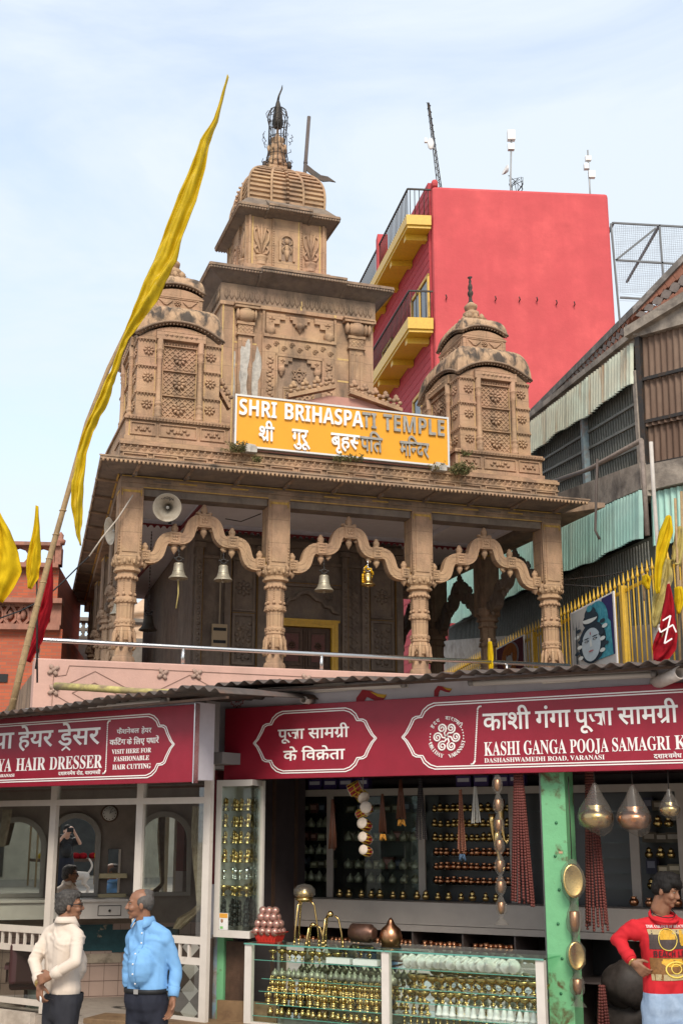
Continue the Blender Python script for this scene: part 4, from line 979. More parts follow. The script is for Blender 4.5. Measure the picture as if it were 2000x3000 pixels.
# ================================================================ yellow fence on the terrace edge
FN = Frame((at(1904, 1674, 19).x, 19, 0), 8.4)
fence = frame_thing('yellow_fence', 'yellow iron fence with spear tips along the right side of the temple', 'fence', FN)
fz = FN.vw(1904, 1690)[1]; gz = 4.4
vA, vB_ = FN.vw(2040, 1620)[0], FN.vw(1240, 1950)[0] + 4
m = MB(); n = int((vB_ - vA) / .205)
for i in range(n):
    v = vA + i * .205; m.tube([(0, v, gz), (0, v, fz + .10)], .013, 5)
    m.lathe([(fz + .09, .01), (fz + .13, .034), (fz + .17, .02), (fz + .30, .002)], (0, v, 0), 5)
m.build('bar', [YELLOWP], fence)
m = MB(); m.beam((.03, vA, fz), (.03, vB_, fz), .03, .055); m.beam((.03, vA, fz - 1.5), (.03, vB_, fz - 1.5), .03, .055); m.build('rail', [YELLOWP], fence)
for x, y in ((1824, 1730), (1563, 1850), (1420, 1905)):
    v = FN.vw(x, y)[0]; m = MB(); m.box(-.05, .05, v - .05, v + .05, gz, fz + .08); m.build('post', [YELLOWP], fence, bevel=.01)
# ---- portraits tied to the fence
def poster(vx, label, kind):
    (xa, ya), (xb, yb) = vx; va, za = FN.vw(xa, ya, -.05); vb, zb = FN.vw(xb, yb, -.05)
    t = thing('deity_poster', label, 'poster', FN.wld(-.05, (va + vb) / 2, za - 1.0), RAD(FN.deg - 90)); wd = abs(va - vb) / 2; H = 1.0; zk, zo = (.585, .46) if kind == 0 else (.5, .62)
    m = MB(); m.box(-wd, wd, 0, .02, -.9, H); m.build('board', [WHITE], t)
    m = MB(); P = lambda pts, k, c: m.add([(x * wd, -.004 * k, min(z * zk + zo, H - .03) if k > 1 else z) for x, z in pts], [tuple(range(len(pts)))], c)
    circ = lambda cx, cz, rx, rz, n=20, a0=0, a1=6.2832: [(cx + rx * math.cos(a0 + (a1 - a0) * i / n), cz + rz * math.sin(a0 + (a1 - a0) * i / n)) for i in range(n + (0 if a1 > 6.28 else 1))]
    if kind == 0:
        mm = [mat('poster_grey', (.42, .42, .40), .4), mat('poster_indigo', (.045, .04, .12), .4, var=.3, vs=6.), mat('poster_teal', (.04, .22, .30), .4, var=.4, vs=5., c2=(.10, .36, .42)), mat('poster_skin', (.42, .50, .54), .4, var=.12, vs=4.), mat('poster_hair', (.035, .05, .065), .4), mat('poster_pale', (.56, .60, .58), .4), mat('poster_lip', (.35, .16, .17), .4)]
        P([(-.95, -.88), (.95, -.88), (.95, .97), (-.95, .97)], 1, 0); P([(.35, -.88), (.95, -.88), (.95, .97), (.5, .97)], 2, 1)
        P(circ(.25, .25, .5, .62), 3, 2); P([(.1, -.88), (.9, -.88), (.85, .1), (.5, .5), (.1, .4)], 4, 2)
        P(circ(.02, -.30, .62, .62), 5, 4); P(circ(.0, .40, .36, .24), 6, 4); P(circ(.0, .58, .26, .2), 7, 4); P(circ(.0, .74, .14, .1), 8, 2)
        P(circ(0, .42, .33, .12, 16, math.pi, 2 * math.pi) + [(-.33, .46)], 8, 5)
        P([(x * .43, -.33 + z * .47 * (1 if z > 0 else 1.12)) for x, z in circ(0, 0, 1, 1, 26)], 8, 3)
        for sg in (-1, 1):
            P(circ(sg * .19, -.22, .11, .03, 12), 9, 4); P(circ(sg * .19, -.14, .13, .018, 12), 9, 4); P(circ(sg * .19, -.225, .05, .012, 8), 10, 5)
            for k in range(6): P(circ(sg * (.55 + .1 * math.sin(k * 2)), .2 - k * .17, .12, .06, 12), 9, 5 if k % 2 else 4)
        P([(-.03, -.2), (.03, -.2), (.06, -.42), (-.06, -.42)], 9, 5); P(circ(0, -.55, .12, .028, 12), 10, 6); P(circ(0, -.12 + .1, .03, .05, 8), 10, 6)
        P([(-.72, -.88), (-.66, -.88), (-.62, .35), (-.68, .35)], 9, 4)
        for dx in (-.12, 0, .12): P([(-.66 + dx, .3), (-.63 + dx, .3), (-.64 + dx * 1.3, .62)], 9, 4)
    else:
        mm = [mat('poster_maroon', (.16, .035, .045), .4, var=.4, vs=8.), mat('poster_orange', (.50, .16, .03), .4, var=.5, vs=6.), mat('poster_flesh', (.50, .36, .28), .4), mat('poster_beard', (.62, .58, .52), .4), mat('poster_grey2', (.33, .29, .30), .4)]
        P([(-.95, -.88), (.95, -.88), (.95, .97), (-.95, .97)], 1, 0); P(circ(.05, .1, .62, .62), 2, 4); P(circ(0, .1, .55, .6), 3, 1)
        P(circ(0, .12, .24, .3), 4, 2); P(circ(0, -.12, .24, .28), 5, 3); P(circ(0, .35, .27, .18), 5, 1); P([(-.6, -.88), (.6, -.88), (.35, -.2), (-.35, -.2)], 4, 1)
        for sg in (-1, 1): P(circ(sg * .1, .17, .06, .02, 8), 6, 0)
    for q in mm: q.node_tree.nodes['Principled BSDF'].inputs['Roughness'].default_value = .9; q.node_tree.nodes['Principled BSDF'].inputs['Specular IOR Level'].default_value = .03
    m.build('print', mm, t)
poster(((1669, 1797), (1796, 1742)), 'large portrait of a blue-faced deity with topknot tied to the yellow fence', 0)
poster(((1452, 1901), (1533, 1866)), 'smaller orange and maroon portrait on the yellow fence behind the porch', 1)
# ================================================================ brick building and grey parapet on the left
BK = Frame((at(0, 1755, 27).x, 27, 0), 6)
brick = frame_thing('brick_building', 'orange brick building with a lotus balustrade and stone cornices', 'building', BK)
def brickmat():
    m = mat('orange_brick', (.42, .115, .06), .9); n = m.node_tree.nodes; k = m.node_tree.links
    t = n.new('ShaderNodeTexCoord'); mpn = n.new('ShaderNodeMapping'); mpn.inputs['Rotation'].default_value = (RAD(90), 0, 0)
    b = n.new('ShaderNodeTexBrick'); b.inputs['Scale'].default_value = 1; b.inputs['Brick Width'].default_value = .24; b.inputs['Row Height'].default_value = .075; b.inputs['Mortar Size'].default_value = .008
    b.inputs['Color1'].default_value = (.46, .115, .055, 1); b.inputs['Color2'].default_value = (.36, .095, .055, 1); b.inputs['Mortar'].default_value = (.28, .13, .085, 1)
    nz = n.new('ShaderNodeTexNoise'); nz.inputs['Scale'].default_value = 1.1; nz.inputs['Detail'].default_value = 8; r = n.new('ShaderNodeMapRange'); r.inputs[1].default_value = .55; r.inputs[2].default_value = .8
    x = n.new('ShaderNodeMix'); x.data_type = 'RGBA'; x.inputs[7].default_value = (.12, .075, .06, 1)
    k.new(t.outputs['Object'], mpn.inputs[0]); k.new(mpn.outputs[0], b.inputs['Vector']); k.new(t.outputs['Object'], nz.inputs['Vector']); k.new(nz.outputs[0], r.inputs[0]); k.new(r.outputs[0], x.inputs[0]); k.new(b.outputs[0], x.inputs[6]); k.new(x.outputs[2], n['Principled BSDF'].inputs['Base Color']); return m
BRICK = brickmat(); PINKST = mat('pink_stone_trim', (.36, .17, .12), .9, var=.3, vs=3., dark=(.10, .08, .07), ds=3., dlo=.5, dhi=.75, streak=.4)
bu = lambda x, y=1800: BK.uw(x, y)[0]
bz = lambda y, x=100: BK.uw(x, y)[1]
m = MB(); m.box(-3, bu(178, 1950), 0, 5, 0, bz(1842)); m.box(-3, bu(170, 1700), .1, 5, bz(1842) + .01, bz(1655)); m.build('wall', [BRICK], brick)
m = MB(); a = bu(187)
for z0, z1, o in ((bz(1770), bz(1756), .22), (bz(1848), bz(1832), .2), (bz(1600), bz(1590), .12), (bz(1663), bz(1652), .1)): m.box(-3, a - .05 + (o - .2) * 1.2, -o, .3, z0, z1)
m.box(bu(150), bu(181), -.05, .3, bz(1832), bz(1770)); m.box(-3, bu(170), .05, .3, bz(1652), bz(1646))
for x in (10, 152): m.box(bu(x), bu(x + 18), -.02, .35, bz(1652), bz(1600))
m.box(-3, bu(170), .12, .3, bz(1652), bz(1600)) if False else None
m.build('cornice', [PINKST], brick)
m = MB()
for k in range(5):   # lotus-bud balustrade
    x = bu(145 - k * 38, 1800); z0, z1 = bz(1832), bz(1770); h = z1 - z0
    for sg in (-1, 1): m.band([(x, z0), (x + sg * .13, z0 + h * .3), (x + sg * .12, z0 + h * .6), (x, z1)], .06, .0, .14)
    m.ell((x, .05, z0 + h * .5), (.07, .08, h * .25), 8); m.box(x - .16, x + .16, .02, .12, z1 - .06, z1)
    m.ell((x + .19, .05, z0 + h * .35), (.06, .07, .1), 8); m.box(x + .14, x + .24, .03, .1, z0, z0 + .12)
m.build('balustrade', [PINKST], brick)
m = MB()
for k in range(2):   # frieze with eye-shaped openings
    x0, x1 = bu(20 + k * 70, 1625), bu(85 + k * 70, 1625); z0, z1 = bz(1652), bz(1600); c = (x0 + x1) / 2; zc = (z0 + z1) / 2
    up_ = [(x0, zc), (x0 + (x1 - x0) * .25, zc + .16), (c, zc + .2), (x0 + (x1 - x0) * .75, zc + .16), (x1, zc)]
    m.prism([(x0, z1)] + up_ + [(x1, z1)], .1, .3); m.prism([(x0, z0)] + [(p, 2 * zc - q) for p, q in up_] + [(x1, z0)], .1, .3)
    m.box(x1, x1 + .03, .1, .3, z0, z1)
m.box(-3, bu(20, 1625), .1, .3, bz(1652), bz(1600)); m.build('pierced_frieze', [PINKST], brick)
m = MB(); m.box(bu(0, 1985), bu(24, 1985), -.03, .05, bz(2000), bz(1976)); m.build('window', [BLACK], brick)
m = MB(); x = bu(163); m.lathe([(0, .1), (.1, .12), (.14, .06), (.22, .07), (.3, .01)], (x, .15, bz(1590)), 10); m.build('finial', [PINKST], brick)
GP = Frame((at(180, 1840, 33).x, 33, 0), 10)
gpar = frame_thing('pierced_parapet', 'grey stone parapet pierced with cross shapes beside the brick building', 'parapet', GP)
gu = lambda x, y=1840: GP.uw(x, y)
m = MB(); z1, z0 = gu(200, 1808)[1], gu(200, 1866)[1]; ua, ue = gu(172)[0], gu(262)[0]
m.box(ua, ue + 2, -.1, .35, z1 - .1, z1); m.box(ua, ue + 2, -.06, .3, z0 - .12, z0)
nx, nz_ = 10, 2; cw = (ue - ua) / 5.0; chh = (z1 - .1 - z0) / nz_
for i in range(7):
    for j in range(nz_):
        x = ua + i * cw; z = z0 + j * chh; t = cw / 3; tz = chh / 3
        for (p, q) in ((0, 0), (2, 0), (0, 2), (2, 2)): m.box(x + p * t - .0, x + p * t + t, 0, .2, z + q * tz, z + q * tz + tz)
        m.box(x - .03, x + .045, 0.003, .197, z, z + chh); m.box(x, x + cw, .004, .196, z - .03, z + .04)
m.box(ua, ue + 3, .02, .4, 0, z0 - .12); m.build('stone', [mat('grey_stone', (.25, .22, .19), .9, var=.3, vs=2.)], gpar)
# cream domed building glimpsed through the porch
q = at(462, 1860, 60); t = thing('cream_domed_building', 'cream building with a round ribbed cornice seen through the porch', 'building', (q.x, 60, 0))
CRM = mat('cream_stone', (.55, .38, .25), .85, var=.2, vs=1.); m = MB(); z = q.z
m.lathe([(0, 2.2), (z - .9, 2.2), (z - .85, 1.5), (z - .2, 1.4), (z - .1, 1.45), (z + .1, 1.5), (z + .3, 1.4)], n=20); m.build('wall', [CRM], t)
m = MB(); m.lathe([(z + .3, 1.35), (z + .35, 1.6), (z + .55, 1.6), (z + .6, 1.35), (z + .8, 1.3), (z + .85, 1.55), (z + 1.0, 1.5), (z + 1.4, 1.2), (z + 2, .5)], n=24); m.build('cornice', [CRM], t)
# ================================================================ terrace front: pink wall and steel rail
pw = frame_thing('pink_parapet_wall', 'pink terrace wall incised with diamonds and small stone rosettes', 'wall', T)
PINK = mat('pink_sandstone_slab', (.56, .34, .27), .8, var=.12, vs=1., c2=(.53, .325, .265), dark=(.38, .25, .2), ds=1.5, dlo=.55, dhi=.9, streak=.5, bump=.2)
GRV = mat('incised_line', (.22, .13, .10), .9)
zb = -T.o.z + .02
m = MB(); m.box(-1.58, 7.4, -1.6, -1.2, zb, -.285); m.build('slab', [PINK], pw, bevel=.02)
m = MB()
def inc(pts, y=-1.603):
    for a, c in zip(pts[:-1], pts[1:]): m.beam((a[0], y, a[1]), (c[0], y, c[1]), .008, .012, up=(0, 1, 0))
W_ = lambda x, y: T.uw(x, y, -1.6)
for k in range(3):
    o = k * 1.42
    inc([(-1.33 + o, -.78), (-.7 + o, -.45), (-.02 + o, -.78), (-.7 + o, -1.12), (-1.33 + o, -.78)]); inc([(-1.02 + o, -.78), (-.7 + o, -.62), (-.36 + o, -.78), (-.7 + o, -.95), (-1.02 + o, -.78)])
inc([(-1.3, -1.05), (-1.3, -.55), (-1.12, -.52), (-1.08, -.38), (4.5, -.42)])
m.build('incised_diamond', [GRV], pw)
for x, y in ((157, 1963), (477, 1975), (576, 1975), (158, 2022), (895, 1990)):
    u, z = W_(x, y); m = MB()
    for k in range(4):
        a = k * math.pi / 2 + .6; m.ell((u + .05 * math.cos(a), -1.62, z + .05 * math.sin(a)), (.055, .03, .035), 6, 0, Matrix.Rotation(-a, 3, 'Y'))
    m.ell((u, -1.63, z), .03, 6); m.build('rosette', [mat('rosette_stone', (.40, .27, .21), .9, var=.3, vs=9.) if 'rosette_stone' not in bpy.data.materials else bpy.data.materials['rosette_stone']], pw)
m = MB(); m.box(-1.5, 8.2, -1.19, 12, zb, -.35); m.build('terrace_base', [STONE2], pw)
hr = frame_thing('steel_handrail', 'shiny steel handrail on thin posts above the pink wall', 'handrail', T)
m = MB(); m.tube([(-1.58, -1.45, -.02), (-1.52, -1.45, .005), (2, -1.45, -.015), (7.3, -1.45, -.02)], .035, 10); m.build('rail', [STEEL], hr)
for x in (111, 537, 942, 1482):
    u = T.uw(x, 1910, -1.45)[0]; m = MB(); m.tube([(u, -1.45, -.29), (u, -1.45, -.03)], .03, 8); m.tube([(u, -1.45, -.29), (u, -1.45, -.275)], .05, 8); m.build('post', [STEEL], hr)
# ================================================================ lettering
def _flat(s, bold=0.):   # filled outlines of a string as flat 2-D polygons in em units
    c = bpy.data.curves.new('t', 'FONT'); c.body = s; c.size = 1; c.offset = bold; c.resolution_u = 4
    o = bpy.data.objects.new('t', c); COL.objects.link(o); bpy.context.view_layer.update()
    me = bpy.data.meshes.new_from_object(o.evaluated_get(bpy.context.evaluated_depsgraph_get()))
    bpy.data.objects.remove(o); bpy.data.curves.remove(c)
    v = [(p.co.x, p.co.y) for p in me.vertices]; f = [tuple(p.vertices) for p in me.polygons]; bpy.data.meshes.remove(me); return v, f
def _w(s, bold=0.):
    v, f = _flat(s, bold); return max(p[0] for p in v) if v else 0
def deva(s, rak=(), half=(), bold=.012, vat=()):
    # s in visual order; rak: indices of letters carrying a below-r stroke; half: indices of letters whose upright is cut away; vat: letters with a caret below
    v, f = _flat(s, bold)
    bm = bmesh.new(); V = [bm.verts.new((x, y, 0)) for x, y in v]
    for q in f:
        try: bm.faces.new([V[i] for i in q])
        except ValueError: pass
    ext = []
    for i in sorted(half, reverse=True):
        e = _w(s[:i + 1], bold); x0, x1 = e - .222, e - .085
        for x in (x0, x1): bmesh.ops.bisect_plane(bm, geom=bm.verts[:] + bm.edges[:] + bm.faces[:], plane_co=(x, 0, 0), plane_no=(1, 0, 0))
        bmesh.ops.bisect_plane(bm, geom=bm.verts[:] + bm.edges[:] + bm.faces[:], plane_co=(0, .565, 0), plane_no=(0, 1, 0))
        bmesh.ops.delete(bm, geom=[q for q in bm.faces if x0 < q.calc_center_median().x < x1 and q.calc_center_median().y < .565], context='FACES')
        for q in bm.verts:
            if q.co.x > x1 - .002: q.co.x -= .12
    for i in rak:
        e = _w(s[:i + 1], bold); b = e - .15
        if s[i] == '\u0915': b = e - .40
        ext.append([(b, .27), (b, .15), (b - .24, -.03), (b - .30, .055)])
    for i in vat:
        e = _w(s[:i + 1], bold); b = e - .26
        ext.append([(b, -.02), (b, -.10), (b - .15, -.22), (b - .19, -.17)]); ext.append([(b, -.02), (b + .19, -.17), (b + .15, -.22), (b, -.10)])
    # islands get hair-fine offsets so that overlapping strokes never share a plane
    seen = {}; k = 0
    for v0 in bm.verts:
        if v0 in seen: continue
        st = [v0]; seen[v0] = k
        while st:
            a = st.pop()
            for e in a.link_edges:
                b = e.other_vert(a)
                if b not in seen: seen[b] = k; st.append(b)
        k += 1
    bm.verts.index_update()
    vs = [(q.co.x, q.co.y, (seen[q] % 5)) for q in bm.verts]; fs = [tuple(x.index for x in q.verts) for q in bm.faces]; bm.free()
    for e in ext:
        o = len(vs); vs += [(x, y, 5 + (len(vs) % 2)) for x, y in e]; fs.append((o, o + 1, o + 2, o + 3))
    return vs, fs
def latin(s, style='serif', bold=0.):
    o = {'serif': 0x1D400, 'sans': 0x1D5D4}[style]
    t = ''.join(chr(o + ord(c) - 65) if 'A' <= c <= 'Z' else c for c in s); v, f = _flat(t, bold); return [(x, y, 0) for x, y in v], f
def put(parent, g, mt, u0, u1, zb, h, y, th=.003, ref=None, name='lettering'):
    vs, fs = g; a = min(p[0] for p in vs); b = max(p[0] for p in vs); hh = ref or max(p[1] for p in vs)
    kx = (u1 - u0) / (b - a); kz = h / hh
    me = bpy.data.meshes.new(name); me.from_pydata([(u0 + (p[0] - a) * kx, y - p[2] * .00045, zb + p[1] * kz) for p in vs], [], fs); me.materials.append(mt)
    return link(name, me, parent, solid=th)
def pxtext(parent, F, g, mt, xl, xr, tl, bl_, tr, br, v=-.03, th=.003, ref=None):
    """fit a line of lettering between two measured ends: x left/right, top and base line at both ends"""
    a = F.uw(xl, tl, v); b = F.uw(xl, bl_, v); c = F.uw(xr, tr, v); d = F.uw(xr, br, v)
    return put(parent, g, mt, b[0], d[0], (b[1] + d[1]) / 2, ((a[1] - b[1]) + (c[1] - d[1])) / 2, v, th, ref)
LW = mat('white_vinyl', (.78, .74, .70), .5)
SIGNRED = mat('crimson_signboard', (.255, .009, .023), .42, var=.18, vs=1.2, dark=(.30, .015, .034), ds=2., spec=.4, bump=.05, bs=60)
def cart(mb, uL, uR, zc, H, y, left=True, right=True, t=.009, m=0):   # double-lined cusped cartouche
    def side(u, sg, s):
        return [(u, zc), (u + sg * .035 * s, zc + .035 * s), (u + sg * .075 * s, zc + .10 * s), (u + sg * .10 * s, zc + .15 * s), (u + sg * .13 * s, zc + .165 * s), (u + sg * .175 * s, zc + .168 * s), (u + sg * .178 * s, zc + .175 * s), (u + sg * .20 * s, zc + .215 * s), (u + sg * .245 * s, zc + .25 * s), (u + sg * .30 * s, zc + H)]
    for k, off in ((0, 0.), (1, .019)):
        h = H - off; sc = 1
        up_ = []
        if left: up_ += [(a + off * .9, zc + (b - zc) * (h / H)) for a, b in side(uL, 1, 1)]
        else: up_ += [(uL, zc + h)]
        if right: up_ += [(a - off * .9, zc + (b - zc) * (h / H)) for a, b in reversed(side(uR, -1, 1))]
        else: up_ += [(uR, zc + h)]
        lo = [(a, 2 * zc - b) for a, b in up_]
        mb.band(up_, t, y - .003, y, m); mb.band(lo, t, y - .0036, y, m)
def beadline(mb, F, x0, y0, x1, y1, v, m=0):
    a = F.uw(x0, y0, v); b = F.uw(x1, y1, v); n = 24
    for i in range(n + 1):
        t = i / n; mb.ell((a[0] + (b[0] - a[0]) * t, v, a[1] + (b[1] - a[1]) * t), (.0085, .003, .0095), 6, m)
    for q, sg in ((a, 1), (b, -1)): mb.tube([(q[0], v, q[1]), (q[0] + sg * .012, v, q[1] + sg * .02), (q[0] + sg * .035, v, q[1] + sg * .025)], .008, 6, m)
# ---------------------------------------------------------------- the yellow temple board
sb = frame_thing('temple_signboard', 'orange-yellow board with raised white bilingual lettering on the temple front', 'signboard', T)
YB = mat('amber_sign_panel', (.72, .315, .018), .4, var=.06, vs=1., spec=.35)
a0, a1 = T.uw(690, 1153, .1), T.uw(1314, 1222, .1)
(BU0, BZ1), (BU1, BZ0) = T.uw(690, 1153, -.26), T.uw(1317, 1369, -.26)
m = MB(); m.box(BU0 + .03, BU1 - .03, -.24, -.16, BZ0 + .03, BZ1 - .03); m.build('panel', [YB], sb)
m = MB(); t = .032
m.box(BU0, BU1, -.26, -.15, BZ1 - t, BZ1); m.box(BU0, BU1, -.26, -.15, BZ0, BZ0 + t); m.box(BU0, BU0 + t, -.259, -.151, BZ0 + t, BZ1 - t); m.box(BU1 - t, BU1, -.259, -.151, BZ0 + t, BZ1 - t)
m.build('frame', [mat('polished_steel_trim', (.70, .66, .60), .3, metal=.6)], sb)
m = MB()
for u in (2.2, 3.8, 5.4): m.beam((u, -.15, 4.3), (u, .6, 4.3), .05, .05)
m.box(2.3, 5.6, -.12, -.05, BZ0 - .1, BZ0 - .02); m.build('bracket', [IRON], sb)
LWH = mat('white_letter_face', (.80, .77, .74), .45); LST = mat('weathered_steel_letter', (.36, .335, .29), .35, metal=.55, var=.4, vs=4., c2=(.42, .38, .32))
V_ = -.245
f_ = lambda g, mt, *q, ref=None: pxtext(sb, T, g, mt, *q, v=V_, th=.07, ref=ref)
f_(latin('SHRI', 'sans'), LWH, 700, 809, 1168, 1216, 1181, 1226)
f_(latin('BRIHASPA', 'sans'), LWH, 833, 1062, 1183, 1230, 1207, 1252)
f_(latin('TI', 'sans'), LST, 1060, 1101, 1208, 1253, 1213, 1257)
f_(latin('TEMPLE', 'sans'), LST, 1121, 1300, 1214, 1261, 1233, 1279)
RF = .655
f_(deva('\u0936\u0940', rak=(0,), bold=.016), LWH, 757, 802, 1248, 1290, 1252, 1294, ref=RF)
f_(deva('\u0917\u0941\u0930\u0942', bold=.016), LWH, 854, 907, 1257, 1298, 1261, 1304, ref=RF)
f_(deva('\u092c\u0943\u0939\u0938', half=(3,), bold=.016), LWH, 968, 1052, 1268, 1310, 1276, 1318, ref=RF)
f_(deva('\u092a\u093f\u0924', bold=.016), LST, 1054, 1119, 1278, 1320, 1284, 1327, ref=RF)
f_(deva('\u092e\u093f\u0928\u0926\u0930', half=(2,), bold=.016), LST, 1170, 1255, 1291, 1334, 1300, 1343, ref=RF)
# ---------------------------------------------------------------- shop frames
b0 = at(655, 2286, 11.3); RS = Frame((b0.x, b0.y, 0), -30)
b0 = at(565, 2290, 10.4); LS = Frame((b0.x, b0.y, 0), -35)
rs = frame_thing('shop_signboard', 'long crimson board of the puja goods shop with white writing in two scripts', 'signboard', RS)
m = MB(); m.box(0, 5.6, 0, .05, 2.63, 3.265); m.build('panel', [SIGNRED], rs, bevel=.004)
m = MB()
cu_ = lambda x, y: RS.uw(x, y)[0]
cart(m, cu_(743, 2179), cu_(1103, 2166), 2.945, .268, -.001); cart(m, cu_(1177, 2165), 5.5, 2.945, .268, -.001, True, False)
beadline(m, RS, 1398, 2078, 1390, 2230, -.002)
m.build('cartouche', [LW], rs)
V_ = -.002
r_ = lambda g, *q, ref=None, th=.003: pxtext(rs, RS, g, LW, *q, v=V_, th=th, ref=ref)
r_(deva('\u092a\u0942\u091c\u093e \u0938\u093e\u092e\u0917\u0940', rak=(8,), bold=.013), 814, 1022, 2135, 2166, 2130, 2159, ref=RF)
r_(deva('\u0915\u0947 \u093f\u0935\u0915\u0947\u0924\u093e', rak=(5,), bold=.013), 830, 1010, 2199, 2228, 2193, 2224, ref=RF)
r_(deva('\u0915\u093e\u0936\u0940', bold=.013), 1414, 1554, 2090, 2139, 2083, 2134, ref=RF)
r_(deva('\u0917\u0902\u0917\u093e', bold=.013), 1568, 1671, 2082, 2132, 2078, 2128, ref=RF)
r_(deva('\u092a\u0942\u091c\u093e', bold=.013), 1683, 1797, 2077, 2127, 2072, 2124, ref=RF)
r_(deva('\u0938\u093e\u092e\u0917\u0940', rak=(3,), bold=.013), 1810, 1987, 2071, 2121, 2064, 2116, ref=RF)
r_(latin('KASHI'), 1418, 1523, 2173, 2214, 2171, 2211); r_(latin('GANGA'), 1534, 1658, 2170, 2211, 2165, 2206); r_(latin('POOJA'), 1669, 1782, 2166, 2206, 2162, 2202); r_(latin('SAMAGRI'), 1793, 1963, 2162, 2201, 2155, 2196); r_(latin('K'), 1976, 2012, 2155, 2195, 2153, 2194)
r_(latin('DASHASHWAMEDH ROAD, VARANASI'), 1418, 1770, 2221, 2234, 2211, 2225)
r_(deva('\u0926\u0936\u093e\u0936\u0935\u092e\u0947\u0927', half=(3,), bold=.012), 1914, 1996, 2209, 2222, 2207, 2220, ref=RF)
# round emblem of six spirals with lettering round it
m = MB(); cx, cz = RS.uw(1308, 2160); px1 = (RS.uw(1318, 2160)[0] - cx) / 10
for k in range(6):
    a = RAD(90 + 30 + k * 60); ox, oz = cx + 27 * px1 * math.cos(a), cz + 27 * px1 * math.sin(a); pts = []
    for i in range(22):
        t = i / 21; b = a + math.pi + t * 11 * (1 if k % 2 else 1); r = (13.5 - 11.5 * t) * px1; pts.append((ox + r * math.cos(b), -.003, oz + r * math.sin(b)))
    m.tube([(cx + 4 * px1 * math.cos(a + .5), -.003, cz + 4 * px1 * math.sin(a + .5))] + pts, [2.2 * px1] * 12 + [1.7 * px1] * 11, 5)
for k in range(5):
    for a in (RAD(168 + k * 9), RAD(12 - k * 9 + 18)): m.ell((cx + 49 * px1 * math.cos(a), -.003, cz + 49 * px1 * math.sin(a)), (2 * px1, .002, 2 * px1), 6)
def around(s, a0, a1, r, h, fn, inward):
    n = len(s)
    for i, ch in enumerate(s):
        if ch == ' ': continue
        vs, fs = fn(ch); a = RAD(a0 + (a1 - a0) * (i + .5) / n); w0 = (max(p[0] for p in vs) + min(p[0] for p in vs)) / 2; k = h / .68
        rot = a + math.pi / 2 if inward else a - math.pi / 2
        out = []
        for x, y, _ in vs:
            X, Z = (x - w0) * k, (y - .34) * k; out.append((cx + r * math.cos(a) + X * math.cos(rot) - Z * math.sin(rot), -.0042, cz + r * math.sin(a) + X * math.sin(rot) + Z * math.cos(rot)))
        m.add(out, fs)
around('HRIDAY', 195, 258, 50 * px1, 10 * px1, lambda c: latin(c), True); around('VARANASI', 276, 350, 50 * px1, 10 * px1, lambda c: latin(c), True)
around('\u0939\u0926\u092f', 150, 112, 51 * px1, 10 * px1, lambda c: deva(c), False); around('\u0935\u093e\u0930\u093e\u0923\u0938\u0940', 92, 32, 51 * px1, 10 * px1, lambda c: deva(c), False)
m.build('emblem', [LW], rs, solid=.002)
ls = frame_thing('barber_signboard', 'crimson board of the hair dresser with white writing in two scripts', 'signboard', LS)
m = MB(); m.box(-3.9, 0, 0, .04, 2.58, 3.22); m.build('panel', [SIGNRED], ls, bevel=.004)
m = MB(); m.box(-3.9, -.003, .041, .26, 2.60, 3.24); m.build('box', [mat('lilac_white_paint', (.50, .46, .49), .7, var=.12, vs=3.)], ls)
m = MB(); m.box(.001, .012, -.008, .05, 2.57, 3.225); m.build('edge_trim', [STEEL], ls)
m = MB(); lu = lambda x, y: LS.uw(x, y)[0]
cart(m, -3.8, lu(512, 2175), 2.895, .268, -.001, False, True); beadline(m, LS, 316, 2120, 310, 2258, -.002); m.build('cartouche', [LW], ls)
l_ = lambda g, *q, ref=None: pxtext(ls, LS, g, LW, *q, v=V_, ref=ref)
l_(deva('\u092f\u093e', bold=.013), -22, 40, 2148, 2194, 2145, 2192, ref=RF)
l_(deva('\u0939\u0947\u092f\u0930', bold=.013), 53, 155, 2144, 2190, 2138, 2185, ref=RF)
l_(deva('\u0921\u0947\u0938\u0930', vat=(0,), bold=.013), 170, 293, 2137, 2185, 2129, 2178, ref=RF)
l_(latin('YA'), -8, 34, 2224, 2262, 2222, 2259); l_(latin('HAIR'), 47, 133, 2222, 2259, 2217, 2255); l_(latin('DRESSER'), 145, 299, 2217, 2255, 2211, 2249)
l_(latin('VARANASI'), -10, 43, 2268, 2277, 2267, 2276)
l_(deva('\u0926\u0936\u093e\u0936\u0935\u092e\u0947\u0927', half=(3,), bold=.012), 172, 221, 2261, 2271, 2260, 2270, ref=RF); l_(deva('\u0930\u094b\u0921, \u0935\u093e\u0930\u093e\u0923\u0938\u0940', bold=.012), 225, 295, 2259, 2269, 2258, 2268, ref=RF)
l_(deva('\u092b\u0948\u0936\u0928\u0947\u092c\u0932', bold=.014), 343, 408, 2137, 2149, 2134, 2148, ref=RF); l_(deva('\u0939\u0947\u092f\u0930', bold=.014), 415, 444, 2133, 2147, 2132, 2146, ref=RF)
l_(deva('\u0915\u091f\u093f\u0902\u0917'.replace('\u091f\u093f', '\u093f\u091f'), bold=.014), 322, 368, 2167, 2182, 2166, 2181, ref=RF); l_(deva('\u0915\u0947', bold=.014), 372, 387, 2166, 2181, 2165, 2180, ref=RF); l_(deva('\u093f\u0932\u090f', bold=.014), 392, 424, 2164, 2180, 2163, 2179, ref=RF); l_(deva('\u092a\u0927\u093e\u0930\u0947\u0902', bold=.014), 429, 466, 2162, 2178, 2160, 2176, ref=RF)
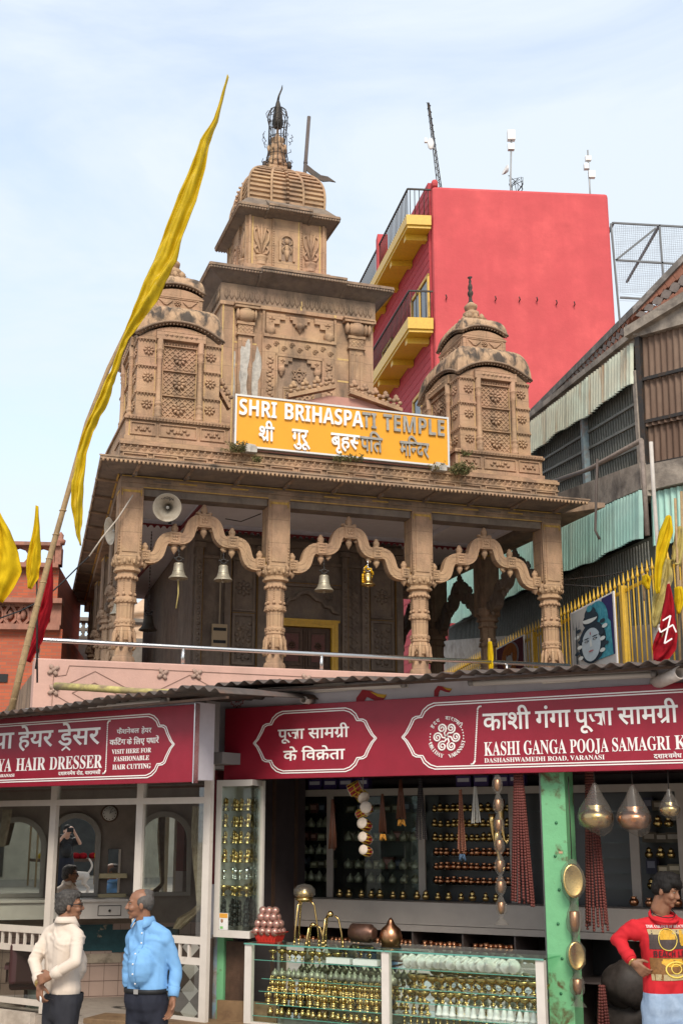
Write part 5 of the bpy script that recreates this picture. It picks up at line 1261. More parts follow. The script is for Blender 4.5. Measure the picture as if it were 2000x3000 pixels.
l_(latin('VISIT HERE FOR'), 328, 443, 2196, 2209, 2190, 2204); l_(latin('FASHIONABLE'), 334, 437, 2217, 2230, 2212, 2227); l_(latin('HAIR CUTTING'), 330, 442, 2240, 2254, 2236, 2251)
# ================================================================ puja goods shop (right)
rshop = frame_thing('puja_shop', 'open-fronted puja goods shop with white fascia, raised floor and laminate back shelves', 'shop', RS)
FAS = mat('dusty_lilac_paint', (.56, .52, .55), .75, var=.12, vs=2., dark=(.36, .32, .31), ds=2.5, dlo=.6, dhi=.9, streak=.4)
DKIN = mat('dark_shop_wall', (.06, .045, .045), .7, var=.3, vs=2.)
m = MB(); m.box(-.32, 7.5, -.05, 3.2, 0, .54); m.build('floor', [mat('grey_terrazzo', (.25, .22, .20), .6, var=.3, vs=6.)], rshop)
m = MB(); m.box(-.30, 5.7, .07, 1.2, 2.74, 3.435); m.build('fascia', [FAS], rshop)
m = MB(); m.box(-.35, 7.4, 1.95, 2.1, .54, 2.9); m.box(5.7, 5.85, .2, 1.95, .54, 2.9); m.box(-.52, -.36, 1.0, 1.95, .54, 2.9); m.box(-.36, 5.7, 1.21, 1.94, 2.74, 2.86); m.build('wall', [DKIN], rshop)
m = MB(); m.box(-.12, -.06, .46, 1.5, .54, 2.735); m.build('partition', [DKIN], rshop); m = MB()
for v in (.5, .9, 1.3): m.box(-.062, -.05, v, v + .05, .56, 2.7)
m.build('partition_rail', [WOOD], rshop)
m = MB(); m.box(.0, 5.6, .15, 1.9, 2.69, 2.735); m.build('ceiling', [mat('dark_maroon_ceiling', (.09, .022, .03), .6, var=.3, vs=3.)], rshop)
# painted marks on the fascia
PR = mat('maroon_sign_paint', (.33, .02, .03), .6); PY = mat('yellow_sign_paint', (.62, .36, .03), .6)
m = MB(); c = RS.uw(695, 2046, .068); k = .0031
for i in range(14):
    a, b = 2 * math.pi * i / 14, 2 * math.pi * (i + 1) / 14; r0, r1 = 21 * k, 27 * k
    pm = (c[0] + r1 * math.cos((a + b) / 2), c[1] + r1 * math.sin((a + b) / 2)); pa = (c[0] + r0 * math.cos(a), c[1] + r0 * math.sin(a)); pb = (c[0] + r0 * math.cos(b), c[1] + r0 * math.sin(b))
    for p, q in ((pa, pm), (pm, pb)): m.beam((p[0], .067, p[1]), (q[0], .067, q[1]), .005, .004, up=(0, 1, 0))
m.build('painted_sunburst', [PR], rshop)
put(rshop, deva('\u0936\u0940', rak=(0,), bold=.02), PR, c[0] - 11 * k, c[0] + 11 * k, c[1] - 12 * k, 21 * k, .066, .002, ref=.65, name='painted_letter')
m = MB()
for x, y, r in ((1075, 2043, 1), (1290, 2022, .55)):
    c = RS.uw(x, y, .068); s_ = .15 * r
    m.add([(c[0] + s_ * a, .064, c[1] + s_ * b) for a, b in ((-.75, -.6), (-.7, .0), (-.3, .45), (.3, .35), (.9, .05), (1.25, .0), (1.0, -.3), (.5, -.2), (.0, .02), (-.2, -.25), (-.25, -.6))], [tuple(range(11))], 0)
    m.add([(c[0] + s_ * a, .062, c[1] + s_ * b) for a, b in ((.2, .32), (.75, .15), (1.3, .08), (1.1, -.1), (.7, .0))], [tuple(range(5))], 1); m.build('painted_swirl', [PR, PY], rshop); m = MB()

# back shelving
c = thing('shelf_cabinet', 'wide cream laminate wall cabinet of dark glass shelves at the back of the puja shop', 'cabinet', RS.wld(0, 1.6, .54), RAD(-30))
m = MB(); Z = lambda z: z - .54
for u, w_ in ((-.37, .09), (.14, .07), (1.15, .07), (2.08, .09), (3.2, .08), (3.62, .11), (4.6, .08)): m.box(u, u + w_, -.02, .0, Z(1.56), Z(2.52))
m.box(-.37, 5.5, -.025, .02, Z(2.52), Z(2.585)); m.build('frame', [mat('taupe_laminate', (.40, .345, .30), .5, var=.1, vs=3.)], c); m = MB(); m.box(-.37, 5.5, -.30, .0, Z(1.36), Z(1.555)); m.box(-.37, 5.5, -.30, .28, Z(1.30), Z(1.355)); m.build('ledge', [bpy.data.materials['taupe_laminate']], c)
m = MB(); m.box(-.36, 5.5, .27, .29, Z(.6), Z(2.6)); m.build('back_panel', [mat('dark_back_panel', (.03, .027, .026), .35, spec=.6)], c)
m = MB()
for z in (1.70, 1.83, 1.96, 2.09, 2.22, 2.36): m.box(-.28, 5.4, .02, .26, Z(z) - .008, Z(z))
m.build('shelf', [SHELFGLASS], c)
m = MB()
for k in range(11): m.box(-.3 + k * .5, -.285 + k * .5, -.28, .27, Z(.56), Z(1.299))
m.box(-.3, 5.4, -.28, .27, Z(.94), Z(.955)); m.build('pigeonhole', [mat('brown_laminate', (.11, .085, .075), .5)], c)
m = MB(); m.box(-.28, .14, -.012, -.008, Z(1.56), Z(2.515)); m.box(.22, 1.15, -.012, -.008, Z(1.56), Z(2.515)); m.build('pane', [GLASS], c)
# green post
GRN = mat('worn_green_paint', (.17, .43, .21), .55, var=.15, vs=2., dark=(.10, .075, .03), ds=6., dlo=.55, dhi=.66, bump=.15)
p_ = thing('green_post', 'square green steel post spotted with rust between the two shop bays', 'post', RS.wld(3.05, .25, 0), RAD(-30))
m = MB(); m.box(-.10, .10, -.10, .10, 0, 2.70); m.build('post', [GRN], p_, bevel=.006)
DGR = mat('dark_green', (.04, .16, .07), .6)
for k in range(6): m = MB(); m.tube([(.0 + .02 * (k % 2), -.1, 1.0 + k * .25), (.0 + .02 * (k % 2), -.105, 1.0 + k * .25)], .012, 10); m.build('bolt', [DGR], p_)
m = MB(); m.box(-.125, -.105, -.06, .0, 0, 2.7); m.build('shutter_channel', [mat('grey_channel', (.16, .15, .14), .5, metal=.5)], p_)
m = MB(); m.box(.03, .06, -.1025, -.1, 2.02, 2.035); m.build('sticker', [mat('faded_orange', (.5, .3, .18), .6)], p_)
p_ = thing('corner_post', 'narrow green post with peeling blue paint under the wall display case', 'post', RS.wld(-.06, .12, 0), RAD(-30))
m = MB(); m.box(-.02, .05, -.04, .10, 0, 1.30); m.build('post', [GRN], p_)
m = MB(); m.box(-.09, -.022, -.03, .10, 0, 1.30); m.build('peeling_strip', [mat('peeling_blue_plaster', (.18, .36, .52), .8, var=.3, vs=4., c2=(.42, .38, .33), dark=(.25, .2, .16), ds=6., dlo=.5, dhi=.6)], p_)
m = MB(); m.box(.06, .3, -.02, .04, 0, 1.25); m.build('worn_board', [WOOD], p_)
# ---------------------------------------------------------------- goods: one mesh per kind, every piece its own object
def latm(prof, name, mt, n=12, extra=None):
    s = MB(); s.lathe(prof, n=n)
    if extra: extra(s)
    return s.mesh(name, mt)
bowl = latm([(0, .03), (.006, .032), (.012, .012), (.03, .009), (.04, .02), (.055, .042), (.075, .052), (.09, .055), (.088, .045), (.06, .03)], 'bowl', [BRASS])
def _idol(s):
    s.ell((0, 0, .052), (.022, .018, .026), 8); s.ell((0, -.003, .086), (.012, .012, .014), 8); s.ell((-.024, -.006, .05), (.008, .01, .02), 6); s.ell((.024, -.006, .05), (.008, .01, .02), 6)
    s.lathe([(.095, .012), (.105, .009), (.118, .002)], n=8); s.ell((0, .010, .08), (.026, .003, .034), 10)
idol = latm([(0, .03), (.008, .031), (.014, .024), (.022, .028), (.03, .024)], 'idol', [BRASS], 10, _idol)
pot = latm([(0, .02), (.01, .036), (.035, .046), (.06, .036), (.07, .022), (.082, .03), (.086, .028)], 'pot', [COPPER])
bpot = latm([(0, .02), (.01, .034), (.03, .042), (.052, .034), (.062, .02), (.072, .03), (.085, .02), (.1, .004)], 'pot', [BRASS])
ling = latm([(0, .034), (.015, .034), (.02, .026), (.04, .024), (.07, .016), (.095, .003)], 'cone', [WHITE], 8)
def _conch(s):
    s.M = Matrix.Translation((0, 0, .042)) @ Matrix.Rotation(RAD(75), 4, 'X')
    s.lathe([(-.07, .008), (-.045, .022), (-.02, .04), (.0, .046), (.02, .04), (.026, .031), (.034, .032), (.039, .021), (.046, .021), (.05, .011), (.058, .010), (.066, .002)], (0, 0, 0), 14)
    s.tube([(-.06, .02, 0), (-.02, .045, .01), (.01, .045, .0)], [.008, .016, .006], 6); s.M = None
conch = MB(); _conch(conch); conch = conch.mesh('conch', [mat('white_shell', (.78, .72, .66), .35, var=.12, vs=14.)])
cand = latm([(0, .028), (.01, .024), (.016, .01), (.04, .008), (.046, .016), (.052, .008), (.085, .008), (.09, .022), (.1, .02)], 'candlestick', [BRASS], 10)
lid = latm([(0, .04), (.03, .05), (.06, .042), (.08, .018), (.095, .012), (.105, .004)], 'lidded_jar', [DBRASS], 10)
silv = latm([(0, .022), (.01, .02), (.014, .007), (.05, .006), (.06, .02), (.09, .026), (.088, .02)], 'goblet', [mat('silver_plate', (.72, .70, .66), .2, metal=1.)], 10)
GR = random.Random(77)
def good(me, nm, F, u, v, z, label, cat, group, sc=1., rz=None):
    o = link(nm, me, None, F.wld(u, v, z), (0, 0, GR.uniform(-.5, .5) if rz is None else rz)); o.scale = (sc,) * 3
    return tag(o, label, cat, group)
def row(me, nm, n, u0, u1, v, z, label, cat, group, sc=1., jit=.12, dv=.02):
    for i in range(n):
        u = u0 + (u1 - u0) * (i + .5) / n + GR.uniform(-jit, jit) * (u1 - u0) / n
        good(me, nm, RS, u, v + GR.uniform(-dv, dv), z, label, cat, group, sc * GR.uniform(.88, 1.1))
# ---- glass counter
gc = thing('glass_counter', 'long glass display counter in two bays with white edges in front of the puja shop', 'counter', RS.wld(.4, -.2, .2), RAD(-30))
CU = 2.65; ZC = lambda z: z - .2
m = MB()
for u in (0, 1.30, CU - .06): m.box(u, u + .065, 0, .05, ZC(.2), ZC(1.262))
for u in (0.002, CU - .06): m.box(u, u + .04, .5, .55, ZC(.2), ZC(1.26))
m.box(.066, CU - .062, .002, .04, ZC(.2), ZC(.66)); m.box(-.001, CU + .003, .548, .56, ZC(.2), ZC(.7)); m.build('frame', [OFFW], gc)
m = MB(); m.box(.0, 1.325, -.01, .57, ZC(1.265), ZC(1.277)); m.box(1.333, CU + .01, -.01, .57, ZC(1.265), ZC(1.277)); m.build('top', [glass('counter_top_glass', (.80, .90, .85), .0)], gc)
m = MB(); m.box(.066, 1.298, .012, .018, ZC(.66), ZC(1.26)); m.box(1.367, CU - .062, .012, .018, ZC(.66), ZC(1.26)); m.build('front_pane', [glass('counter_front_glass', (.94, .97, .95), -.02)], gc)
m = MB(); m.box(.03, CU - .02, .5, .51, ZC(.66), ZC(1.25)); m.build('back_mirror', [mat('counter_mirror', (.80, .77, .73), .03, metal=1.)], gc)
SH = [(1.145, .04, .45), (.985, .16, .49), (.89, .12, .40), (.80, .07, .35), (.71, .03, .30)]
m = MB()
for z, v0, v1 in SH:
    m.box(.07, 1.295, v0, v1, ZC(z) - .007, ZC(z)); m.box(1.37, CU - .065, v0, v1, ZC(z) - .007, ZC(z))
m.build('shelf', [SHELFGLASS], gc)
GE = mat('green_glass_edge', (.10, .30, .24), .2, spec=.6)
m = MB()
for z, v0, v1 in SH: m.box(.07, 1.295, v0 - .004, v0, ZC(z) - .006, ZC(z)); m.box(1.37, CU - .065, v0 - .004, v0, ZC(z) - .006, ZC(z))
m.box(.0, 1.325, -.013, -.0101, ZC(1.265), ZC(1.277)); m.box(1.333, CU + .01, -.013, -.0101, ZC(1.265), ZC(1.277)); m.build('glass_edge', [GE], gc)
LB = 'in the left bay of the glass counter'; RB = 'in the right bay of the glass counter'
row(conch, 'conch_shell', 15, 1.84, 2.80, -.08, 1.146, 'white conch shell on the top shelf ' + RB, 'shell', 'conch shells in the counter', 1.05)
row(conch, 'conch_shell', 10, 1.84, 2.6, .05, 1.146, 'white conch shell in the rear line of the right counter bay', 'shell', 'conch shells at the rear of the counter', .95)
row(bowl, 'brass_bowl', 14, 1.8, 2.98, .08, .985, 'brass footed bowl on the second shelf ' + RB, 'bowl', 'brass bowls on the second shelf', 1.05)
row(bowl, 'brass_bowl', 17, 1.8, 2.98, .04, .89, 'small brass cup on the third shelf ' + RB, 'cup', 'brass cups on the third shelf', .82)
row(ling, 'white_cone', 15, 2.08, 2.98, -.02, .80, 'small white stone cone near the foot of the right counter bay', 'figurine', 'white stone cones', 1.0)
row(cand, 'brass_candlestick', 4, 1.8, 2.05, -.02, .80, 'brass stand beside the row of white stone cones', 'stand', 'brass stands by the white cones', .9)
row(cand, 'brass_candlestick', 22, 1.8, 2.98, -.06, .71, 'tiny brass stand on the bottom shelf ' + RB, 'stand', 'brass stands on the bottom shelf', .8)
row(bowl, 'brass_bowl', 9, .5, 1.2, .02, 1.148, 'small brass lamp on the top shelf ' + LB, 'lamp', 'brass lamps on the top shelf', .7)
row(lid, 'domed_brass_jar', 2, .75, 1.15, .08, 1.148, 'round domed brass jar on the top shelf ' + LB, 'jar', 'domed jars', 1.)
row(lid, 'dark_brass_jar', 20, .5, 1.68, .09, .985, 'dark lidded brass jar on the second shelf ' + LB, 'jar', 'dark brass jars', .75)
row(idol, 'brass_idol', 21, .5, 1.68, .03, .89, 'small brass idol on the third shelf ' + LB, 'figurine', 'idols on the third shelf', .95)
row(idol, 'brass_idol', 15, .5, 1.68, -.02, .80, 'shiny brass idol on the fourth shelf ' + LB, 'figurine', 'idols on the fourth shelf', 1.1)
row(bpot, 'brass_pot', 20, .5, 1.68, -.07, .71, 'tiny brass pot on the bottom shelf ' + LB, 'pot', 'pots on the bottom shelf', .62)
for k, u in enumerate((1.28, 1.53)):
    o = MB(); o.box(-.11, .11, -.03, .03, 0, .045); o = o.build('white_carton', [WHITE], None, RS.wld(u, -.13, 1.148), (0, 0, RAD(-30))); tag(o, ('left' if k == 0 else 'right') + ' of the two white cartons on the top shelf of the left counter bay', 'box', 'white cartons')
# ---- on the counter
t = thing('red_basket', 'red plastic basket heaped with wrapped pink copper balls on the counter', 'basket', RS.wld(.53, -.02, 1.278), RAD(-30))
m = MB(); n = 26
vs = []
for k, (z, a, b) in enumerate(((0, .09, .06), (.055, .105, .075), (.075, .12, .09), (.08, .135, .10), (.068, .12, .085))):
    vs += [(a * (1 if abs(math.cos(q)) > .7 else abs(math.cos(q)) / .72) * (1 if math.cos(q) > 0 else -1), b * (1 if abs(math.sin(q)) > .7 else abs(math.sin(q)) / .72) * (1 if math.sin(q) > 0 else -1), z) for q in [2 * math.pi * i / n for i in range(n)]]
m.add(vs, [(k * n + i, k * n + (i + 1) % n, (k + 1) * n + (i + 1) % n, (k + 1) * n + i) for k in range(4) for i in range(n)] + [tuple(range(n))])
for i in range(26):
    q = 2 * math.pi * i / 26; m.tube([(vs[i][0] * 1.03, vs[i][1] * 1.03, .01), (vs[n + i][0] * 1.03, vs[n + i][1] * 1.03, .055)], .003, 4)
m.build('basket', [mat('red_plastic', (.52, .03, .02), .4)], t)
BALL = mat('rose_copper_ball', (.62, .30, .24), .3, metal=.6, var=.3, vs=20.)
bm_ = MB(); bm_.ell((0, 0, 0), .036, 12); bm_ = bm_.mesh('ball', [BALL]); wr = MB(); 
for k in range(3): wr.ell((0, 0, 0), (.0385, .0385, .0385), 9)
wr = MB(); wr.ell((0, 0, 0), (.039, .039, .039), 9); wr = wr.mesh('wrapper', [PLASTIC])
for lay, (nx, ny, z) in enumerate(((4, 3, .085), (4, 2, .145), (3, 2, .2), (3, 1, .25))):
    for i in range(nx):
        for j in range(ny):
            o = link('copper_ball', bm_, None, RS.wld(.53, -.02, 1.278) + Matrix.Rotation(RAD(-30), 3, 'Z') @ Vector(((i - (nx - 1) / 2) * .062, (j - (ny - 1) / 2) * .055 - .01, z)), (i, j, lay)); tag(o, 'pink copper ball in clear wrap heaped in the red basket', 'ball', 'wrapped copper balls'); link('wrapper', wr, o)
def brass_stand(name, label, cat, u, v, H, r, dome):
    t = thing(name, label, cat, RS.wld(u, v, 1.278), RAD(-30)); m = MB()
    for k in range(3):
        a = k * 2.09 + .4; m.tube([(r * 1.5 * math.cos(a), r * 1.5 * math.sin(a), 0), (r * 1.35 * math.cos(a), r * 1.35 * math.sin(a), H * .3), (r * math.cos(a), r * math.sin(a), H * .75), (r * .55 * math.cos(a), r * .55 * math.sin(a), H * .86)], .008, 6); m.ell((r * 1.5 * math.cos(a), r * 1.5 * math.sin(a), .01), .016, 6)
    m.build('legs', [BRASS], t); m = MB(); m.lathe([(H * .82, r * .6), (H * .86, r * .9), (H * .9, r * .85)] if dome else [(H * .82, .02), (H * .9, .03), (H, .012)], n=14)
    if dome: m.lathe([(H * .9, r * .8), (H * 1.0, r * .85), (H * 1.1, r * .55), (H * 1.14, .01)], n=14)
    m.build('bowl', [BRASS], t)
    if dome: m = MB(); m.ell((0, 0, H * 1.02), (r * 1.15, r * 1.15, H * .17), 10); m.build('plastic_wrap', [PLASTIC], t)
brass_stand('brass_lamp_stand', 'tall three-legged brass stand with plastic-wrapped domed top on the counter', 'stand', .83, .05, .40, .085, True)
brass_stand('brass_tripod', 'small brass tripod with curled legs in front of the tall brass stand', 'stand', .98, -.05, .17, .06, False)
brass_stand('brass_tripod', 'middle-sized brass tripod with a turned top right of the tall brass stand', 'stand', 1.08, .06, .26, .07, False)
o = good(lid, 'copper_jar', RS, 1.55, .25, 1.278, 'squat wrapped copper jar on the counter beside the brass tripods', 'jar', None, 2.0); o.data = lid.copy(); o.data.materials[0] = COPPER
o = MB(); o.lathe([(-.12, .05), (-.1, .075), (.08, .075), (.1, .05), (.12, .05), (.121, .03)], n=16, axis=(.8, -.6, 0)); o = o.build('copper_pipe_drum', [mat('dark_copper', (.16, .085, .06), .4, metal=.7, var=.4, vs=8.)], None, RS.wld(1.30, .22, 1.36)); tag(o, 'dark copper cylinder lying on the counter behind the brass tripods', 'container')
# ---- back shelf goods
for z, lab in ((2.36, 'topmost'), (2.22, 'second'), (2.09, 'third'), (1.96, 'fourth'), (1.83, 'fifth'), (1.70, 'sixth')):
    row(bpot if z > 2 else pot, 'shelf_pot', 13, 1.24, 2.05, 1.70, z, 'dim brass pot on the %s glass shelf at the back, right of the hanging drums' % lab, 'pot', 'pots on the back shelves', .82)
for z in (1.57,): row(bpot, 'shelf_pot', 15, .3, 2.05, 1.45, z, 'dim brass pot standing along the top of the cream ledge', 'pot', 'pots on the cream ledge', .85)
for k in range(5):
    for j in range(2): row(pot, 'copper_pot', 8, -.25 + k * .5, .15 + k * .5, 1.45 - .12 * j, .96 + .16 * (1 - j), ['lower', 'upper'][1 - j] + ' copper pot in pigeonhole %s behind the counter' % ['one', 'two', 'three', 'four', 'five'][k], 'pot', 'copper pots in the pigeonholes', 1.05)
for z, lab in ((2.09, 'third'), (1.83, 'fifth'), (1.70, 'sixth')):
    row(lid, 'shelf_jar', 7, .25, 1.1, 1.72, z, 'dark jar on the %s glass shelf behind the hanging drums' % lab, 'jar', 'jars behind the drums', .9)
for z, lab in ((2.22, 'second'), (1.96, 'fourth'), (1.70, 'sixth')): row(lid, 'shelf_jar', 4, -.25, .1, 1.72, z, 'dark jar on the %s shelf of the narrow left cabinet door' % lab, 'jar', 'jars behind the narrow cabinet door', .95)
bx = MB(); bx.box(-.075, .075, -.04, .04, 0, .10); bx.box(-.06, .06, -.0425, -.0402, .045, .08, 1); bx = bx.mesh('carton', [mat('violet_carton', (.05, .03, .12), .5), mat('pale_label', (.5, .48, .52), .5)])
for u in (-.02, .16, .34, .52, 1.62, 1.80, 2.0, 2.16): good(bx, 'violet_carton', RS, u, 1.65, 2.59, 'violet carton with a pale label on top of the shelf cabinet', 'box', 'cartons on top of the shelves', 1, RAD(-30))
for u0, u1, sh in ((3.72, 4.55, 0), (3.28, 3.58, 1), (4.7, 5.4, 2)):
    for z, lab in ((2.22, 'upper'), (1.96, 'middle'), (1.70, 'lower')):
        row((pot, bpot, lid)[sh], 'bay_pot', max(3, int((u1 - u0) / .085)), u0, u1, 1.70, z, 'pot on the %s glass shelf in the right bay, %s' % (lab, ('behind the boy', 'beside the green post', 'at the far right')[sh]), 'pot', 'pots in the right bay', .95)
row(pot, 'copper_pot', 12, 3.2, 4.6, 1.45, 1.57, 'copper pot standing along the ledge in the right bay', 'pot', 'pots on the right ledge', .9)
pk = []
for k, (cc, dims) in enumerate((((.16, .05, .04), (.05, .03, .10)), ((.10, .075, .05), (.06, .04, .085)), ((.05, .05, .075), (.045, .03, .12)), ((.24, .19, .12), (.055, .03, .075)))):
    q = MB(); q.box(-dims[0], dims[0], -dims[1], dims[1], 0, dims[2]); q.box(-dims[0] * .7, dims[0] * .7, -dims[1] - .001, -dims[1], dims[2] * .35, dims[2] * .8, 1); pk.append(q.mesh('packet', [mat('packet_tone', cc, .5, var=.3, vs=20.), mat('packet_label', tuple(min(1, x * 2 + .1) for x in cc), .5)]))
for z, lab in ((2.37, 'topmost'), (2.10, 'third'), (1.84, 'fifth')):
    for u0, u1, n, where in ((3.28, 3.58, 3, 'beside the green post'), (3.74, 4.55, 8, 'behind the boy'), (.26, 1.1, 8, 'behind the drums'), (-.26, .12, 4, 'in the narrow left cabinet')):
        for i in range(n): good(pk[GR.randrange(4)], 'goods_packet', RS, u0 + (u1 - u0) * (i + .5) / n, 1.78, z - .01, 'small packet at the back of the %s glass shelf %s' % (lab, where), 'packet', 'packets on the shelves', GR.uniform(.7, 1.1), RAD(-30) + GR.uniform(-.2, .2))
# ---- wall display case on the left of the shop
dc = thing('display_case', 'tall white-framed glass case of small brass idols at the left end of the puja shop', 'display case', RS.wld(0, -.10, 1.30), RAD(-30))
m = MB(); W1, H1_, D1 = .36, 1.325, .30
m.box(0, .055, 0, .02, 0, H1_); m.box(.0551, W1, .0, .02, H1_ - .055, H1_); m.box(.0551, W1, 0, .02, 0, .06)
m.hexa([(W1, 0, 0), (W1 + .02, 0.001, 0), (W1 - .07, D1, 0), (W1 - .09, D1, 0), (W1, 0, .06), (W1 + .02, 0.001, .06), (W1 - .07, D1, .06), (W1 - .09, D1, .06)])
m.hexa([(W1, 0, H1_ - .05), (W1 + .02, 0.001, H1_ - .05), (W1 - .07, D1, H1_ - .05), (W1 - .09, D1, H1_ - .05), (W1, 0, H1_), (W1 + .02, 0.001, H1_), (W1 - .07, D1, H1_), (W1 - .09, D1, H1_)])
m.box(W1 - .10, W1 - .06, D1 + .0011, D1 + .03, .0, H1_); m.box(.01, W1 - .101, D1 + .001, D1 + .02, 0, H1_); m.box(.002, .01, .021, D1, 0, H1_); m.box(.01, W1 - .1, .021, D1, 0.001, .02); m.box(.01, W1 - .1, .021, D1, H1_ - .02, H1_ - .001)
m.build('frame', [OFFW], dc)
m = MB(); m.box(.0555, W1, .006, .011, .06, H1_ - .056); m.hexa([(W1 + .003, .004, .06), (W1 + .008, .004, .06), (W1 - .082, D1 - .01, .06), (W1 - .087, D1 - .01, .06), (W1 + .003, .004, H1_ - .05), (W1 + .008, .004, H1_ - .05), (W1 - .082, D1 - .01, H1_ - .05), (W1 - .087, D1 - .01, H1_ - .05)]); m.build('pane', [GLASS], dc)
m = MB(); m.box(.012, W1 - .1, D1 - .004, D1, .03, H1_ - .03); m.build('back_mirror', [mat('case_mirror', (.62, .60, .57), .05, metal=1.)], dc)
zs_ = [.09, .20, .34, .48, .62, .78, .92, 1.06]
m = MB()
for z in zs_[1:]: m.box(.012, W1 - .1, .03, D1 - .01, z - .006, z)
m.build('shelf', [SHELFGLASS], dc)
m = MB()
for u in (.2, .235): m.box(u, u + .015, D1 - .012, D1 - .005, .05, H1_ - .06)
for k in range(20): m.box(.213, .238, D1 - .014, D1 - .012, .1 + k * .06, .115 + k * .06)
m.build('shelf_rail', [STEEL], dc)
m = MB(); m.box(.058, .15, .0015, .0055, .062, .20); m.build('sticker', [WHITE], dc); m = MB(); m.box(.062, .146, .0, .0014, .16, .197); m.box(.07, .1, 0, .0014, .07, .09, 1); m.ell((.088, .001, .135), (.014, .002, .018), 8, 2); m.box(.076, .1, 0, .0014, .09, .118, 3); m.build('sticker_print', [mat('orange_print', (.7, .33, .05), .5), mat('green_print', (.2, .5, .15), .5), mat('portrait_print', (.32, .17, .1), .5), WHITE], dc)
DK = mat('dark_idol', (.03, .028, .025), .4, metal=.4); dk = idol.copy(); dk.materials[0] = DK
for k, z in enumerate(zs_):
    me, nm, lab = (dk, 'dark_idol', 'small dark idol') if k in (0, 1) else (bowl, 'gilt_bowl', 'small gilt dish') if k == 2 else (silv, 'silver_goblet', 'small silver goblet') if k == 3 else (idol, 'brass_idol', 'small brass idol')
    for i in range(6): good(me, nm, RS, .02 + (i + .5) * (.36 - .14 * (i % 2)) / 6 , -.10 + .07 + .1 * (i % 2), 1.30 + z, lab + ' on shelf %s from the bottom of the white display case' % ['one', 'two', 'three', 'four', 'five', 'six', 'seven', 'eight'][k], 'figurine' if me in (dk, idol) else 'goblet' if k == 3 else 'dish', 'pieces in the display case', GR.uniform(.8, 1.05), RAD(-30))
# ---- hanging goods
def hang(name, label, cat, u, v, z, group=None): return thing(name, label, cat, RS.wld(u, v, z), RAD(-30), group)
DR_ = mat('drum_skin', (.55, .45, .36), .7, var=.2, vs=8.); DB = mat('drum_painted_red', (.30, .03, .03), .5, var=.4, vs=9.); DY = mat('drum_yellow_band', (.55, .36, .03), .6)
cordm = MB(); cordm.tube([(0, 0, .0), (0, 0, .62)], .004, 4); co_ = cordm.build('drum_cord', [mat('white_cord', (.5, .45, .38), .8)], None, RS.wld(1.21, .40, 2.05), (0, 0, 0)); tag(co_, 'thin cord strung with little hand drums in the shop opening', 'cord')
for k, (u, z, r, ax) in enumerate(((1.13, 2.55, .052, (.8, .3, .4)), (1.19, 2.49, .052, (.7, -.5, -.4)), (1.245, 2.38, .05, (.35, -.9, .1)), (1.205, 2.34, .036, (.9, -.3, .2)), (1.225, 2.24, .046, (.05, -1, .25)), (1.23, 2.125, .042, (0.05, -1, .25)), (1.235, 2.02, .04, (.1, -1, .2)))):
    t = hang('hand_drum', ['uppermost red and yellow hand drum on the hanging cord', 'second hand drum from the top, turned sideways', 'third hand drum from the top with a grey skin', 'smallest red hand drum beside the grey-skinned one', 'hand drum in the middle of the hanging cord, skin facing out', 'second lowest hand drum on the hanging cord', 'lowest hand drum on the hanging cord'][k], 'drum', u, .40, z, 'hand drums on a cord')
    m = MB(); m.lathe([(-.055, r), (-.045, r), (0, r * .6), (.045, r), (.055, r)], n=14, axis=ax); m.build('body', [DB], t)
    A = Vector(ax).normalized()
    for sg in (-1, 1): m = MB(); m.lathe([(sg * .055, r * 1.04), (sg * .060, r * 1.04), (sg * .061, r * .3)] if sg > 0 else [(-.061, r * .3), (-.060, r * 1.04), (-.055, r * 1.04)], n=14, axis=ax); m.build('skin', [DR_], t)
    x, y = orth(A); m = MB()
    for i in range(8):
        a, b = i * .785, i * .785 + .39; m.tube([A * .055 + (x * math.cos(a) + y * math.sin(a)) * r * 1.03, A * -.055 + (x * math.cos(b) + y * math.sin(b)) * r * 1.03], .004, 4)
    m.lathe([(-.012, r * .66), (.012, r * .66)], n=12, axis=ax); m.build('lacing', [DY], t)
def mala(u, v, z1, z0, n, wd, mt, label, bead=.0, tassel=None, name='bead_garland', flare=1.4):
    t = hang(name, label, 'garland', u, v, z1); m = MB(); rr = random.Random(int(u * 100))
    for k in range(n):
        a = 2 * math.pi * k / n; x, y = wd * math.cos(a), wd * .6 * math.sin(a); L = (z1 - z0) * rr.uniform(.93, 1.0)
        if bead:
            q = int(L / (bead * 1.7))
            for i in range(q): f = i / q; m.ell((x * (.35 + f * flare), y * (.35 + f * flare), -f * L), (bead, bead, bead), 5)
        else: m.tube([(x * .3, y * .3, 0), (x * (.35 + flare * .5), y, -L * .5), (x * (.35 + flare), y, -L)], .0055, 4)
    m.build('strand', [mt], t)
    if tassel:
        m = MB()
        for k in range(10): m.tube([(wd * math.cos(k), wd * .6 * math.sin(k), -(z1 - z0)), (wd * 1.6 * math.cos(k * 2.1), wd * math.sin(k), -(z1 - z0) - .05)], .007, 4)
        m.build('tassel', [tassel], t)
BRN = mat('brown_thread_beads', (.12, .045, .025), .5, var=.4, vs=30.); DRK = mat('black_beads', (.02, .016, .016), .35); RUD = mat('red_seed_beads', (.15, .04, .032), .6, var=.35, vs=40.); ORG = mat('orange_tassel', (.45, .20, .03), .8)
mala(.90, .4, 2.46, 2.02, 8, .022, BRN, 'brown bead garland hanging left of the drums'); mala(1.40, .4, 2.50, 2.16, 8, .02, BRN, 'short brown garland with orange tassels right of the drums', 0, ORG)
mala(1.58, .4, 2.62, 2.28, 10, .025, BRN, 'long brown garland with orange tassels hanging from the ceiling', 0, ORG); mala(1.77, .4, 2.62, 2.10, 9, .028, DRK, 'black bead garland hanging from the ceiling', .009)
